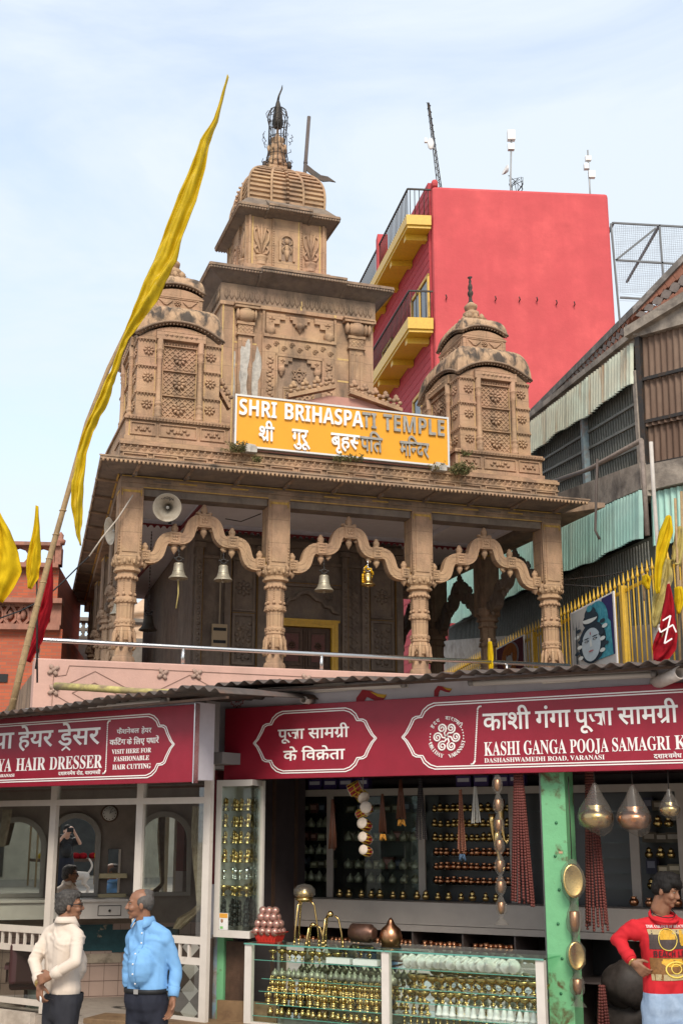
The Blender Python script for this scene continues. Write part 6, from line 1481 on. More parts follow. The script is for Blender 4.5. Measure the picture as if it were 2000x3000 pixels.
mala(2.12, .45, 2.52, 2.0, 5, .02, mat('rust_beads', (.26, .10, .06), .5), 'rust coloured bead necklace with blue tassels', .008, mat('blue_tassel', (.06, .10, .16), .8)); mala(2.30, .35, 2.54, 2.24, 7, .022, mat('white_beads', (.48, .45, .40), .5), 'white bead necklace hanging in a loop', .006)
mala(2.78, .12, 2.64, 1.60, 15, .085, RUD, 'thick bundle of red seed-bead garlands left of the green post', .0125, None, 'seed_bead_garland', .7); mala(3.29, .35, 2.64, 1.42, 15, .08, RUD, 'thick bundle of red seed-bead garlands right of the green post', .0125, None, 'seed_bead_garland', .7)
mala(3.32, .3, 1.05, .6, 8, .05, RUD, 'lower bundle of red seed-bead garlands near the floor right of the green post', .0125, None, 'seed_bead_garland', .7)
for k, (u, z, s_) in enumerate(((2.50, 2.36, 1.), (2.42, 2.26, .8), (2.46, 2.12, .9))):
    t = hang('brass_horn', ['longest brass horn hanging beside the wrapped bowls', 'short brass horn hanging between two longer ones', 'lowest brass horn with a curled tip'][k], 'horn', u, .4, z, 'hanging brass horns'); m = MB()
    m.tube([(0, 0, .08 * s_), (.0, 0, 0), (.01 * s_, 0, -.12 * s_), (.025, 0, -.24 * s_), (.05, 0, -.27 * s_), (.055, 0, -.24 * s_)], [.036 * s_, .03 * s_, .018 * s_, .009, .007, .012], 10); m.build('horn', [BRASS], t)
def packet(u, v, z, parts, label, name='wrapped_bowl_string'):
    t = hang(name, label, 'wares', u, v, z); zz = 0; pv = []; 
    for kind, h, r in parts:
        if kind == 'plate':
            m = MB(); M_ = Matrix.Translation((0, 0, zz - h / 2)) @ Matrix.Rotation(RAD(35), 4, 'Z') @ Matrix.Rotation(RAD(84), 4, 'X'); m.M = M_ @ Matrix.Diagonal((.62, 1, 1, 1)); m.lathe([(0, r * .9), (.006, r), (.02, r * 1.02), (.016, r * .85), (.008, r * .4)], n=22); m.M = Matrix.Translation((0, 0, 0)); m.build('plate', [BRASS], t, None, None)
        elif kind == 'cup':
            m = MB(); m.lathe([(zz - h * .8, r * .4), (zz - h * .6, r * .62), (zz - h * .25, r * .66), (zz - h * .23, r * .55)], n=12); m.build('bowl', [mat('dull_copper', (.42, .23, .13), .38, metal=.85, var=.4, vs=20.) if 'dull_copper' not in bpy.data.materials else bpy.data.materials['dull_copper']], t)
        rq = r * (.72 if kind == 'plate' else 1); pv += [(zz, .02), (zz - h * .12, rq * .6), (zz - h * .28, rq * .95), (zz - h * .5, rq * 1.05), (zz - h * .72, rq * .95), (zz - h * .95, .3 * r)]; zz -= h
    pv.append((zz - .05, .06)); m = MB(); n = 22; vs = []
    for z_, r in pv: vs += [(r * (1 + .12 * math.sin(5 * a + z_ * 30)) * math.cos(a), r * .55 * (1 + .12 * math.sin(4 * a + z_ * 20)) * math.sin(a), z_) for a in [2 * math.pi * i / n for i in range(n)]]
    m.add(vs, [(k * n + i, k * n + (i + 1) % n, (k + 1) * n + (i + 1) % n, (k + 1) * n + i) for k in range(len(pv) - 1) for i in range(n)], 0, True); m.build('plastic_sleeve', [PLASTIC], t)
packet(2.64, .02, 2.62, [('cup', .155, .042)] * 7, 'string of small copper bowls in a clear plastic sleeve left of the green post')
packet(3.20, .1, 1.98, [('plate', .32, .125), ('cup', .26, .06), ('plate', .24, .10), ('cup', .19, .055)], 'string of gilt plates in clear plastic hanging against the green post', 'wrapped_plate_string')
m = MB(); m.tube([(0, 0, 0), (0, 0, .62)], .004, 4); o = m.build('hanging_wire', [IRON], None, RS.wld(3.20, .1, 1.98)); tag(o, 'thin wire holding the string of gilt plates', 'wire')
def bagpot(u, v, z, r, mt, label):
    t = hang('bagged_pot', label, 'pot', u, v, z, 'pots hanging in plastic bags'); m = MB()
    m.lathe([(-r * .75, r * .3), (-r * .6, r * .75), (-r * .2, r), (.1 * r, r * .98), (r * .3, r * .7), (r * .42, r * .45), (r * .6, r * .6), (r * .62, r * .5)], n=20); m.build('pot', [mt], t)
    m = MB(); n = 18; pv = [(r * 1.9, .015), (r * 1.6, r * .25), (r * 1.1, r * .5), (r * .5, r * .85), (0, r * 1.08), (-r * .5, r * .95), (-r * .9, r * .55), (-r * 1.15, r * .12)]; vs = []
    for k, (z_, q) in enumerate(pv): q *= 1 + .10 * noise.noise((k * 1.7, u * 9, 0)); vs += [(q * (1 + .09 * math.sin(5 * a + k) + .08 * math.sin(9 * a + 3.1 * k)) * math.cos(a) + (.04 * r * k if k > 5 else 0), q * (1 + .09 * math.sin(7 * a + 2 * k)) * math.sin(a), z_) for a in [2 * math.pi * i / n for i in range(n)]]
    m.add(vs, [(k * n + i, k * n + (i + 1) % n, (k + 1) * n + (i + 1) % n, (k + 1) * n + i) for k in range(len(pv) - 1) for i in range(n)], 0, True); m.build('plastic_bag', [PLASTIC], t)
    m = MB(); m.tube([(0, 0, r * 1.9), (0, 0, 2.68 - z)], .004, 4); m.build('string', [IRON], t)
bagpot(3.41, .1, 2.30, .13, BRASS, 'brass pot in a clear bag hanging nearest the green post'); bagpot(3.70, .12, 2.29, .125, COPPER, 'copper pot in a clear bag hanging in the middle of the right bay'); bagpot(3.98, .1, 2.35, .075, BRASS, 'smallest brass pot in a clear bag at the right edge')
# ---- floor of the right bay
STOOL = mat('mustard_plastic', (.36, .22, .02), .5)
t = thing('yellow_stool', 'yellow plastic stool behind the boy in the right bay', 'stool', RS.wld(3.78, .45, .54), RAD(-20))
m = MB(); m.box(-.15, .15, -.15, .15, .42, .46); m.build('seat', [STOOL], t, bevel=.012)
for sx in (-1, 1):
    for sy in (-1, 1): m = MB(); m.beam((sx * .13, sy * .13, .42), (sx * .15, sy * .15, 0), .035, .035); m.build('leg', [STOOL], t)
m = MB(); m.box(-.14, .14, -.142, -.125, .2, .23); m.build('stretcher', [STOOL], t)
rr = random.Random(6); sk = mat('dark_sacking', (.045, .035, .03), .6, var=.5, vs=8.)
for k, (u, v, z, s_) in enumerate(((3.35, .9, .54, .26), (3.6, 1.1, .54, .30), (3.4, .75, .85, .22))):
    m = MB(); m.grid(lambda a, b: (s_ * math.sin(math.pi * b) * math.cos(6.2832 * a) * (1 + .12 * math.sin(9 * a * 6.28 + k)), s_ * .8 * math.sin(math.pi * b) * math.sin(6.2832 * a), s_ * (1.0 - math.cos(math.pi * b)) * .8 + .02 * math.sin(20 * a + 9 * b)), 24, 12); o = m.build('stuffed_bag', [sk], None, RS.wld(u, v, z)); tag(o, ['dark stuffed sack on the floor nearest the green post', 'largest dark stuffed sack at the back of the right bay', 'dark stuffed sack lying on top of the other sacks'][k], 'sack', 'dark stuffed sacks')
t = thing('gilt_bead_heap', 'heap of large gilt beads in front of the yellow stool', 'beads', RS.wld(3.55, .15, .62)); m = MB()
for i in range(60): m.ell((rr.uniform(-.16, .16), rr.uniform(-.1, .1), rr.uniform(0, .14)), .019, 6)
m.build('bead', [BRASS], t); m = MB(); m.box(-.18, .18, -.12, .12, -.08, 0.0); m.build('tray', [DB], t)
# ================================================================ awnings, tube lights, pipes
TINO = mat('sooty_corrugated_tin', (.10, .08, .07), .65, metal=.3, var=.35, vs=3., dark=(.16, .08, .05), ds=4.)
def awning(F, name, label, pts, v1, z1, per):
    t = frame_thing(name, label, 'awning', F); m = MB(); n = int((pts[-1][0] - pts[0][0]) / per * 8); vs = []; ws = []
    def ze(u):
        for (a, za), (b, zb) in zip(pts[:-1], pts[1:]):
            if a <= u <= b: return za + (zb - za) * (u - a) / (b - a)
        return pts[-1][1]
    rr = random.Random(int(per * 1e4))
    jit = [rr.uniform(-.012, .012) for _ in range(200)]
    for i in range(n + 1):
        u = pts[0][0] + (pts[-1][0] - pts[0][0]) * i / n; s_ = .017 * math.sin(2 * math.pi * u / per); j = jit[int(u / .8) % 200]
        vs += [(u, -.36 + j * 2, ze(u) + s_ + j), (u, v1, z1 + ze(u) + s_)]
    m.add(vs, [(2 * i, 2 * i + 2, 2 * i + 3, 2 * i + 1) for i in range(n)], 0, True); m.build('sheet', [TINO], t, solid=.006)
    m = MB(); m.beam((pts[0][0], -.24, ze(pts[0][0]) - .03), (pts[-1][0], -.24, ze(pts[-1][0]) - .03), .02, .02); m.beam((pts[0][0], 1.2, ze(pts[0][0]) + z1 * .6 - .06), (pts[-1][0], 1.2, ze(pts[-1][0]) + z1 * .6 - .06), .04, .05); m.build('batten', [WOOD], t)
    return t
aR = [RS.uw(x, y, -.36) for x, y in ((572, 2022), (640, 2006), (760, 1998), (905, 1992), (1060, 1983), (1140, 1988), (1300, 1972), (1560, 1963), (1740, 1952), (2000, 1938))]
awning(RS, 'tin_awning', 'sooty corrugated tin awning over the puja shop board', aR + [(5.8, aR[-1][1])], 2.2, .22, .137)
aL = [LS.uw(x, y, -.36) for x, y in ((0, 2092), (150, 2072), (300, 2047), (480, 2030), (540, 2014), (640, 2028))]
awning(LS, 'tin_awning', 'lower sooty corrugated tin awning over the hair dresser board', [(-3.9, aL[0][1])] + aL, 2.0, .12, .12)
def tube(F, x0, y0, x1, y1, v, label):
    a, b = F.uw(x0, y0, v), F.uw(x1, y1, v); t = thing('tube_light', label, 'lamp', F.wld(a[0], v, a[1]), RAD(F.deg)); L = b[0] - a[0]; dz = b[1] - a[1]
    m = MB(); m.beam((0, .03, 0), (L, .03, dz), .03, .05); m.box(L * .4, L * .6, .03, .07, dz * .5 - .03, dz * .5 + .04); m.build('batten', [OFFW], t)
    m = MB(); m.tube([(.03, 0, -.005), (L - .03, 0, dz - .005)], .019, 8); m.build('tube', [mat('unlit_tube', (.52, .47, .43), .4)] if 'unlit_tube' not in bpy.data.materials else [bpy.data.materials['unlit_tube']], t)
    gc_ = bpy.data.materials.get('grey_cap') or mat('grey_cap', (.2, .18, .17), .5)
    for c0_, c1_ in (((0, 0, 0), (.04, 0, 0)), ((L - .04, 0, dz), (L, 0, dz))): m = MB(); m.tube([c0_, c1_], .026, 8); m.build('end_cap', [gc_], t)
tube(RS, 742, 2024, 1188, 2005, -.03, 'unlit tube lamp under the tin awning above the first cartouche'); tube(RS, 1372, 2000, 1922, 1973, -.03, 'unlit tube lamp under the tin awning above the large lettering'); tube(LS, 76, 2083, 486, 2052, -.05, 'unlit dusty tube lamp above the hair dresser board')
def pipe(x0, y0, v0, x1, y1, v1, r, label):
    a, b = RS.uw(x0, y0, v0), RS.uw(x1, y1, v1); A, B = RS.wld(a[0], v0, a[1]), RS.wld(b[0], v1, b[1]); t = thing('drain_pipe', label, 'pipe', A); m = MB(); d = B - A; x, y = orth(d); n = 16
    vs = []
    for p, q in ((Vector(), r), (d, r), (d, r * .82), (d * .2, r * .82)): vs += [p + (x * math.cos(i * 2 * math.pi / n) + y * math.sin(i * 2 * math.pi / n)) * q for i in range(n)]
    m.add(vs, [(k * n + i, k * n + (i + 1) % n, (k + 1) * n + (i + 1) % n, (k + 1) * n + i) for k in range(3) for i in range(n)] + [tuple(range(n)), tuple(3 * n + i for i in range(n))], 0, True); m.build('pipe', [mat('dirty_white_pvc', (.52, .45, .40), .5, var=.3, vs=6.)] if 'dirty_white_pvc' not in bpy.data.materials else [bpy.data.materials['dirty_white_pvc']], t)
pipe(913, 2054, .06, 888, 2050, -.12, .032, 'short white pipe stub poking out of the fascia'); pipe(1918, 2002, .06, 1992, 1970, -.25, .05, 'thick white drain pipe slanting out below the awning at the right')
t = LS.wld(*[LS.uw(165, 1500 + 500, -.3)[0], .8, 0]); a = at(163, 2010, 11.6); b = at(560, 2030, 11.0)
bp = thing('bamboo_rod', 'yellowed bamboo rod lying along the tin awning before the pink wall', 'pole', a); m = MB(); m.tube([(0, 0, 0), (b - a) * .25, (b - a) * .6 + Vector((0, 0, -.01)), b - a], [.036, .034, .03, .026], 8); m.build('rod', [mat('yellow_flaking_bamboo', (.48, .40, .14), .7, var=.3, vs=6., dark=(.22, .16, .09), ds=5., dlo=.45, dhi=.6)], bp)
# ================================================================ hair dresser's shop (left)
lshop = frame_thing('barber_shop', 'hair dresser shop with cream glazed front and an open doorway', 'shop', LS)
FR = mat('cream_frame', (.62, .55, .48), .5, var=.1, vs=3., dark=(.33, .26, .2), ds=4., dlo=.62, dhi=.85)
v = .5; m = MB()
for u0, u1, z0 in ((-2.25, -2.17, .56), (-1.115, -1.035, .6), (-.31, -.235, .6), (-3.5, -3.42, .56)): m.box(u0, u1, v, v + .045, z0, 2.75)
for a, b in ((-3.42, -2.25), (-2.17, -1.115), (-1.035, -.31)): m.box(a, b, v + .002, v + .043, 2.42, 2.475); m.box(a, b, v + .003, v + .042, 2.68, 2.75)
for a, b in ((-3.42, -2.25), (-1.035, -.31)):
    for z0, z1 in ((1.255, 1.315), (1.09, 1.145), (.62, .67)): m.box(a, b, v + .002, v + .043, z0, z1)
    n = int((b - a) / .105)
    for i in range(n): m.box(a + .05 + i * .105, a + .07 + i * .105, v + .012, v + .035, 1.145, 1.255)
m.build('front_frame', [FR], lshop)
m = MB()
for a, b in ((-3.42, -2.25), (-1.035, -.31)):
    m.box(a, b, v + .03, v + .036, 1.316, 2.419); m.box(a, b, v + .03, v + .036, .671, 1.089)
for a, b in ((-3.42, -2.25), (-2.17, -1.115), (-1.035, -.31)): m.box(a, b, v + .03, v + .036, 2.476, 2.679)
m.build('pane', [glass('front_glass', (.88, .90, .88), .09)], lshop)
m = MB(); m.box(-3.8, -.2, .42, 4.2, 0, .55); m.build('floor', [mat('hair_strewn_floor', (.33, .28, .235), .7, var=.25, vs=3., dark=(.04, .035, .03), ds=5., dlo=.60, dhi=.68)], lshop)
m = MB(); m.box(-3.8, -2.2, .36, .42, .30, .58); m.box(-3.8, -2.21, .02, .36, 0, .36); m.build('tiled_step', [mat('pale_step_tile', (.52, .45, .38), .6, var=.15, vs=3., dark=(.25, .2, .16), ds=4.)], lshop)
pu0, pu1, pu2 = RS.uw(614, 2500, .22)[0], RS.uw(632, 2500, .22)[0], RS.uw(642, 2700, .22)[0]
m = MB(); m.box(pu0, pu1, .22, .34, 1.72, 2.73); m.build('maroon_pier', [MAROON], rshop); m = MB(); m.box(pu0, pu2, .22, .34, .72, 1.719); m.build('whitewashed_pier', [FAS], rshop); m = MB(); m.box(pu0 - .001, pu2 + .001, .219, .341, 0, .719); m.build('grey_pier_base', [mat('grey_paint', (.14, .14, .15), .6, var=.2, vs=4.)], rshop)
m = MB(); m.box(-3.8, -.2, .6, 4.2, 2.76, 2.86); m.box(-3.8, -.24, .42, .6, 2.86, 3.3); m.build('ceiling', [mat('grey_ceiling', (.22, .20, .19), .8)], lshop)  # salon ceiling in one plain even grey
# interior, turned a little from the front
q0 = at(203, 2395, 13.2); SF = Frame((q0.x, q0.y, 0), 12)
room = thing('back_wall', None, None, (0, 0, 0)); room.parent = lshop
lw = Matrix.Translation(LS.o) @ Matrix.Rotation(RAD(LS.deg), 4, 'Z'); sw = Matrix.Translation(SF.o) @ Matrix.Rotation(RAD(12), 4, 'Z')
room.matrix_local = lw.inverted() @ sw
TILE = mat('pink_wall_tile', (.46, .33, .27), .3, var=.1, vs=2., dark=(.2, .15, .12), ds=2.5, dlo=.6, dhi=.8, spec=.5)
UPW = mat('brown_room_wall', (.27, .22, .185), .7, var=.3, vs=2.)
m = MB(); m.box(-1.6, 1.5, .03, .12, 1.26, 2.9, 0); m.box(-1.6, 1.5, .03, .12, .55, 1.259, 1); m.box(1.5, 1.6, -1.7, .12, .55, 2.9, 0); m.box(-1.7, -1.6, -2.5, .12, .55, 2.9, 0)
for k in range(22): m.box(-1.6 + k * .145, -1.596 + k * .145, .026, .03, .56, 1.25, 2)
for k in range(5): m.box(-1.6, 1.5, .0255, .0295, .56 + k * .145, .564 + k * .145, 2)
m.build('wall', [UPW, TILE, mat('tile_grout', (.16, .11, .09), .9)], room)
m = MB(); m.box(.14, .50, .018, .024, 1.0, 1.255); m.box(.5, .72, .018, .024, .98, 1.2); m.build('teal_tile_patch', [mat('teal_tile', (.03, .10, .115), .3, var=.4, vs=4., dark=(.42, .33, .23), ds=3., dlo=.58, dhi=.62)], room)
m = MB(); m.box(.14, .6, .016, .024, .88, .97); m.build('pale_strip', [mat('stained_strip', (.45, .37, .28), .7, var=.2, vs=4., dark=(.1, .08, .06), ds=6.)], room)
MIR = mat('mirror_silver', (.74, .73, .70), .0, metal=1.)
def arch_mirror(x0, x1, z0, z1, nm='mirror'):
    r = (x1 - x0) / 2; c = (x0 + x1) / 2; pts = [(x0, z0), (x1, z0)] + [(c + r * math.cos(a), z1 - r + r * math.sin(a)) for a in [math.pi * i / 18 for i in range(19)]]
    m = MB(); m.prism(pts, -.005, .0); k = m.build(nm, [MIR], room); m = MB(); m.band(pts, .055, -.035, .02, close=True); m.build('frame', [mat('grey_mirror_frame', (.34, .31, .28), .5, var=.15, vs=4.)] if 'grey_mirror_frame' not in bpy.data.materials else [bpy.data.materials['grey_mirror_frame']], k)
arch_mirror(-.16, .31, 1.55, 2.34); arch_mirror(-.78, -.24, 1.55, 2.30); arch_mirror(.72, 1.26, 1.55, 2.36)
m = MB(); m.box(.42, .55, -.006, .0, 1.56, 2.0); m.build('narrow_mirror', [MIR], room); 
m = MB()
for z in (1.52, 1.72): m.box(.33, .62, -.10, -.09, z, z + .04); m.box(.33, .34, -.1, .02, z, z + .04); m.box(.61, .62, -.1, .02, z, z + .04); m.box(.33, .62, -.1, .02, z - .006, z)
m.build('towel_shelf', [mat('brassy_wire', (.40, .33, .2), .4, metal=.7)], room)
m = MB(); m.box(-1.6, .70, -.42, .02, 1.34, 1.50); m.box(-1.6, .72, -.45, .02, 1.50, 1.525); m.build('ledge', [OFFW], room)
m = MB(); frame_rect(m, .33, .56, 1.365, 1.465, -.42, .006, .006); m.ell((.445, -.435, 1.415), .013, 8); m.build('drawer', [IRON], room)
# things in the salon
t = thing('wall_clock', 'round wall clock with a brown rim at the head of the doorway', 'clock', at(322, 2383, 12.6), RAD(12)); m = MB(); m.lathe([(-.02, .085), (.0, .088), (.02, .08), (.021, .07)], n=24, axis=(0, -1, 0)); m.build('rim', [WOOD], t)
m = MB(); m.lathe([(.0, .071), (.0225, .07)], n=24, axis=(0, -1, 0)); m.build('dial', [mat('clock_dial', (.45, .42, .38), .5)], t); m = MB(); m.beam((0, -.026, 0), (.02, -.026, .045), .006, .003); m.beam((0, -.028, 0), (.035, -.028, .025), .006, .003)
for k in range(12): a = k * math.pi / 6; m.box(.058 * math.cos(a) - .004, .058 * math.cos(a) + .004, -.0255, -.0226, .058 * math.sin(a) - .004, .058 * math.sin(a) + .004)
m.build('hands', [BLACK], t)
CUR = mat('beige_print_curtain', (.36, .29, .20), .9, var=.35, vs=7., dark=(.2, .13, .08), ds=9.)
def curtain(F, pts, v, label, w0):
    t = thing('curtain', label, 'curtain', F.wld(*[F.uw(*pts[0][:2], v)[0], v, 0]), RAD(F.deg)); o = F.uw(*pts[0][:2], v)[0]; m = MB(); R_ = [(F.uw(x, y, v), wd) for x, y, wd in pts]; N_ = 26; vs = []; sub = []
    for i in range(len(R_) - 1):
        for k in range(6): f = k / 6; sub.append((R_[i][0][0] * (1 - f) + R_[i + 1][0][0] * f - o, R_[i][0][1] * (1 - f) + R_[i + 1][0][1] * f, R_[i][1] * (1 - f) + R_[i + 1][1] * f))
    sub.append((R_[-1][0][0] - o, R_[-1][0][1], R_[-1][1]))
    for j, (u, z, wd) in enumerate(sub):
        for i in range(N_ + 1): a = i / N_ - .5; vs.append((u + a * wd * .003, .018 * math.sin(i * 1.7 + j * .15) , z))
    m.add(vs, [(j * (N_ + 1) + i, j * (N_ + 1) + i + 1, (j + 1) * (N_ + 1) + i + 1, (j + 1) * (N_ + 1) + i) for j in range(len(sub) - 1) for i in range(N_)], 0, True); m.build('cloth', [CUR], t)
curtain(LS, [(580, 2362, 45), (576, 2450, 38), (580, 2560, 26), (586, 2650, 16), (575, 2665, 26), (545, 2690, 55), (520, 2722, 30)], .62, 'beige printed curtain knotted at the bottom behind the right pane', 1); curtain(LS, [(22, 2372, 46), (16, 2420, 34), (4, 2480, 26)], .62, 'beige curtain gathered behind the left pane', 1)
t = thing('barber_chair', 'dark red barber chair in front of the salon mirrors', 'chair', SF.wld(-.30, -.55, .42), RAD(12)); t.scale = (.72,) * 3; RX = mat('dark_red_rexine', (.045, .014, .014), .5, spec=.5)
m = MB(); m.box(-.24, .24, -.25, .25, .42, .54); m.build('seat', [RX], t, bevel=.04); m = MB(); m.box(-.25, .25, -.33, -.24, .5, 1.02); m.build('backrest', [RX], t, bevel=.04); m = MB(); m.lathe([(0, .25), (.04, .22), (.06, .05), (.42, .05)], n=16); m.build('pedestal', [STEEL], t)
for sx in (-1, 1): m = MB(); m.box(sx * .28 - .03, sx * .28 + .03, -.24, .2, .68, .73); m.box(sx * .28 - .015, sx * .28 + .015, -.05, 0, .5, .68); m.build('armrest', [RX], t)
t = thing('barber_chair', 'dark teal draped barber chair behind the right pane', 'chair', SF.wld(.98, -.5, .45), RAD(0)); t.scale = (.75,) * 3; TL = mat('dark_teal_cloth', (.015, .045, .05), .7)
m = MB(); m.box(-.24, .24, -.25, .25, .42, .54); m.build('seat', [TL], t, bevel=.04); m = MB(); m.box(-.25, .25, -.33, -.24, .5, 1.1); m.build('backrest', [TL], t, bevel=.06); m = MB(); m.lathe([(0, .25), (.04, .22), (.06, .05), (.42, .05)], n=16); m.build('pedestal', [STEEL], t)
t = thing('bucket', 'pale grey-green bucket behind the lower left pane', 'bucket', LS.wld(-2.62, .85, .55)); m = MB(); m.lathe([(0, .11), (.28, .14), (.3, .15), (.295, .13)], n=18); m.build('bucket', [mat('grey_green_plastic', (.2, .24, .21), .5)], t); m = MB(); m.tube([(.14 * math.cos(a), .02, .29 + .12 * math.sin(a)) for a in [math.pi * i / 10 for i in range(11)]], .005, 5); m.build('handle', [STEEL], t)
t = thing('folded_stand', 'white frame with brown diamond panel leaning behind the right pane', 'panel', LS.wld(-.72, .85, .55), RAD(-25)); m = MB(); m.box(-.2, .22, 0, .02, 0, .72); m.build('panel', [mat('brown_panel', (.10, .07, .055), .5)], t); m = MB()
for k in range(4): z = .1 + k * .18; m.add([(-.0, -.003, z - .09), (.09, -.003, z), (0, -.003, z + .09), (-.09, -.003, z)], [(0, 1, 2, 3)])
m.build('diamond', [OFFW], t); m = MB(); m.box(.12, .16, -.01, -.001, 0, .72); m.build('rail', [WHITE], t)
a, b, c = at(262, 2992, 11.2), at(330, 2962, 11.7), at(668, 2972, 10.75)
bn = thing('wooden_bench', 'low brown wooden bench in front of the hair dresser shop', 'bench', (a.x, a.y, 0)); BWD = mat('brown_bench_wood', (.22, .135, .07), .55, var=.35, vs=4., dark=(.09, .05, .03), ds=5., streak=1.)
d = (Vector((c.x, c.y, 0)) - Vector((a.x, a.y, 0))); ang = math.atan2(d.y, d.x); bn.rotation_euler = (0, 0, ang); L_ = d.length + .3
m = MB(); m.box(-.05, L_, -.02, .34, .60, .645); m.build('top', [BWD], bn, bevel=.008)
for u in (.1, L_ - .2):
    for w_ in (.03, .26): m = MB(); m.box(u, u + .05, w_, w_ + .05, 0, .599); m.build('leg', [BWD], bn)
m = MB(); m.box(.15, L_ - .2, .27, .3, .645, .86) if False else m.box(1.05, L_, .30, .335, .62, .80); m.build('back_board', [BWD], bn)
# ================================================================ bells, loudspeakers, cables, plants on the temple
def bell(x, ytop, ybot, ychain, v, label, mt, flower=False, rope=0):
    a = T.uw(x, ytop, v); b = T.uw(x, ybot, v); c = T.uw(x, ychain, v); H = (a[1] - b[1]) * 1.05; r = H * .56
    t = thing('temple_bell', label, 'bell', T.wld(a[0], v, a[1] - 0), RAD(18.5), 'bells hanging from the porch arches')
    m = MB(); m.lathe([(0, r * .12), (-.03 * H, r * .42), (-.12 * H, r * .52), (-.16 * H, r * .5), (-.5 * H, r * .58), (-.75 * H, r * .72), (-.9 * H, r * .98), (-.97 * H, r * 1.05), (-.99 * H, r * 1.0), (-.9 * H, r * .85)], n=24)
    m.lathe([(-.55 * H, r * .615), (-.53 * H, r * .62), (-.51 * H, r * .6)], n=24); m.build('bell_body', [mt], t)
    m = MB(); m.tube([(0, 0, -.6 * H), (0, 0, -1.0 * H)], .008, 6); m.ell((0, 0, -1.04 * H), .025, 8); m.build('clapper', [mt], t)
    m = MB(); L = c[1] - a[1]; n = max(3, int(L / .035))
    m.tube([(.05 * math.cos(q), 0, .06 + .04 * math.sin(q)) for q in [k * math.pi / 4 for k in range(9)]], .014, 6); m.ell((.07, 0, .07), .022, 6); m.ell((-.07, 0, .07), .022, 6)
    for k in range(n): z = .09 + (L - .09) * (k + .5) / n; m.ell((0, 0, z), (.016, .007, .024) if k % 2 else (.007, .016, .024), 6)
    m.build('chain', [IRON if not flower else STEEL], t)
    if flower:
        m = MB(); rr = random.Random(3)
        for k in range(26): q = k / 26 * 6.28; m.ell((r * .62 * math.cos(q) + rr.uniform(-.02, .02), r * .6 * math.sin(q), -.12 * H + .1 * math.cos(q + 2) + rr.uniform(-.03, .03)), .022, 6)
        for k in range(4): m.ell((-r * .8, -.03, -.3 * H - k * .035), .022, 6)
        m.build('marigold_string', [mat('marigold', (.65, .36, .01), .8)], t)
    if rope: m = MB(); m.tube([(0, 0, -1.0 * H), (.01, 0, -1.0 * H - rope * .5), (-.02, 0, -1.0 * H - rope)], .011, 5); m.build('pull_rope', [mat('yellow_rope', (.45, .36, .13), .8)], t)
bell(524, 1648, 1694, 1575, -.02, 'grey brass bell with a long yellow pull rope under the first arch', DBRASS, rope=.5)
bell(655, 1655, 1700, 1600, -.02, 'grey brass bell under the right half of the first arch', DBRASS)
bell(949, 1684, 1730, 1610, -.02, 'grey brass bell under the left half of the middle arch', DBRASS)
bell(1077, 1678, 1714, 1595, -.02, 'shiny small bell with marigolds under the right half of the middle arch', BRASS, True)
bell(345, 1765, 1800, 1600, 2.2, 'bell half hidden behind the first column', DBRASS)
bell(435, 1802, 1846, 1545, 3.6, 'large dark bell on a thick chain in the side aisle', mat('black_bell', (.05, .042, .033), .6, metal=.4))
# loudspeakers
def horn(p, d, r, label, writing=False):
    t = thing('horn_loudspeaker', label, 'loudspeaker', p, 0, 'horn loudspeakers on the porch'); d = Vector(d).normalized(); HW = mat('ivory_horn', (.42, .36, .28), .45, var=.2, vs=5., dark=(.2, .15, .1), ds=4.) if 'ivory_horn' not in bpy.data.materials else bpy.data.materials['ivory_horn']
    m = MB(); q = Vector((0, 0, 1)).rotation_difference(d); n = 28; pv = [(-.36, .035), (-.25, .055), (-.14, .10), (-.05, r * .72), (0, r), (.006, r * 1.03), (.0, r * .97), (-.05, r * .68), (-.14, .09), (-.25, .05), (-.30, .02)]
    vs = [q @ Vector((rr * math.cos(2 * math.pi * i / n), rr * math.sin(2 * math.pi * i / n), z)) for z, rr in pv for i in range(n)]
    m.add(vs, [(k * n + i, k * n + (i + 1) % n, (k + 1) * n + (i + 1) % n, (k + 1) * n + i) for k in range(len(pv) - 1) for i in range(n)], 0, True); m.build('horn', [HW], t)
    m = MB(); m.lathe([(-.30, .028), (-.08, .03), (-.06, .024), (-.058, .01)], n=12, axis=d); m.build('throat', [mat('grey_throat', (.3, .28, .25), .5) if 'grey_throat' not in bpy.data.materials else bpy.data.materials['grey_throat']], t)
    m = MB(); m.lathe([(-.52, .06), (-.5, .075), (-.38, .075), (-.36, .04)], n=14, axis=d); m.beam(d * -.3, d * -.3 + Vector((.03, .02, -.28)), .04, .04); m.build('driver', [BLACK], t)
    if writing:
        vs, fs = _flat('Mega'); w_ = max(x for x, y, in [(p_[0], p_[1]) for p_ in vs]); X = Vector((0, 0, 1)).cross(d).normalized(); Y = d.cross(X)
        pts = [d * -.062 + X * (-(x - w_ / 2) * .105) + Y * (.66 * r - (y - .3) * -.0 + -(y - .3) * .10) for x, y in vs]
        m = MB(); m.add([(-.0 * d) + p_ + d * (.03 + .0 * i) for i, p_ in enumerate(pts)], fs); m.build('lettering', [BLACK], t)
P = T.uw(490, 1487, -.35); horn(T.wld(P[0], -.35, P[1]), (.05, -.85, -.22), .235, 'ivory horn loudspeaker with black lettering above the first arch', True)
P = T.uw(322, 1556, .55); horn(T.wld(P[0], .55, P[1]), (-.85, -.5, -.2), .235, 'ivory horn loudspeaker facing left beside the corner column')
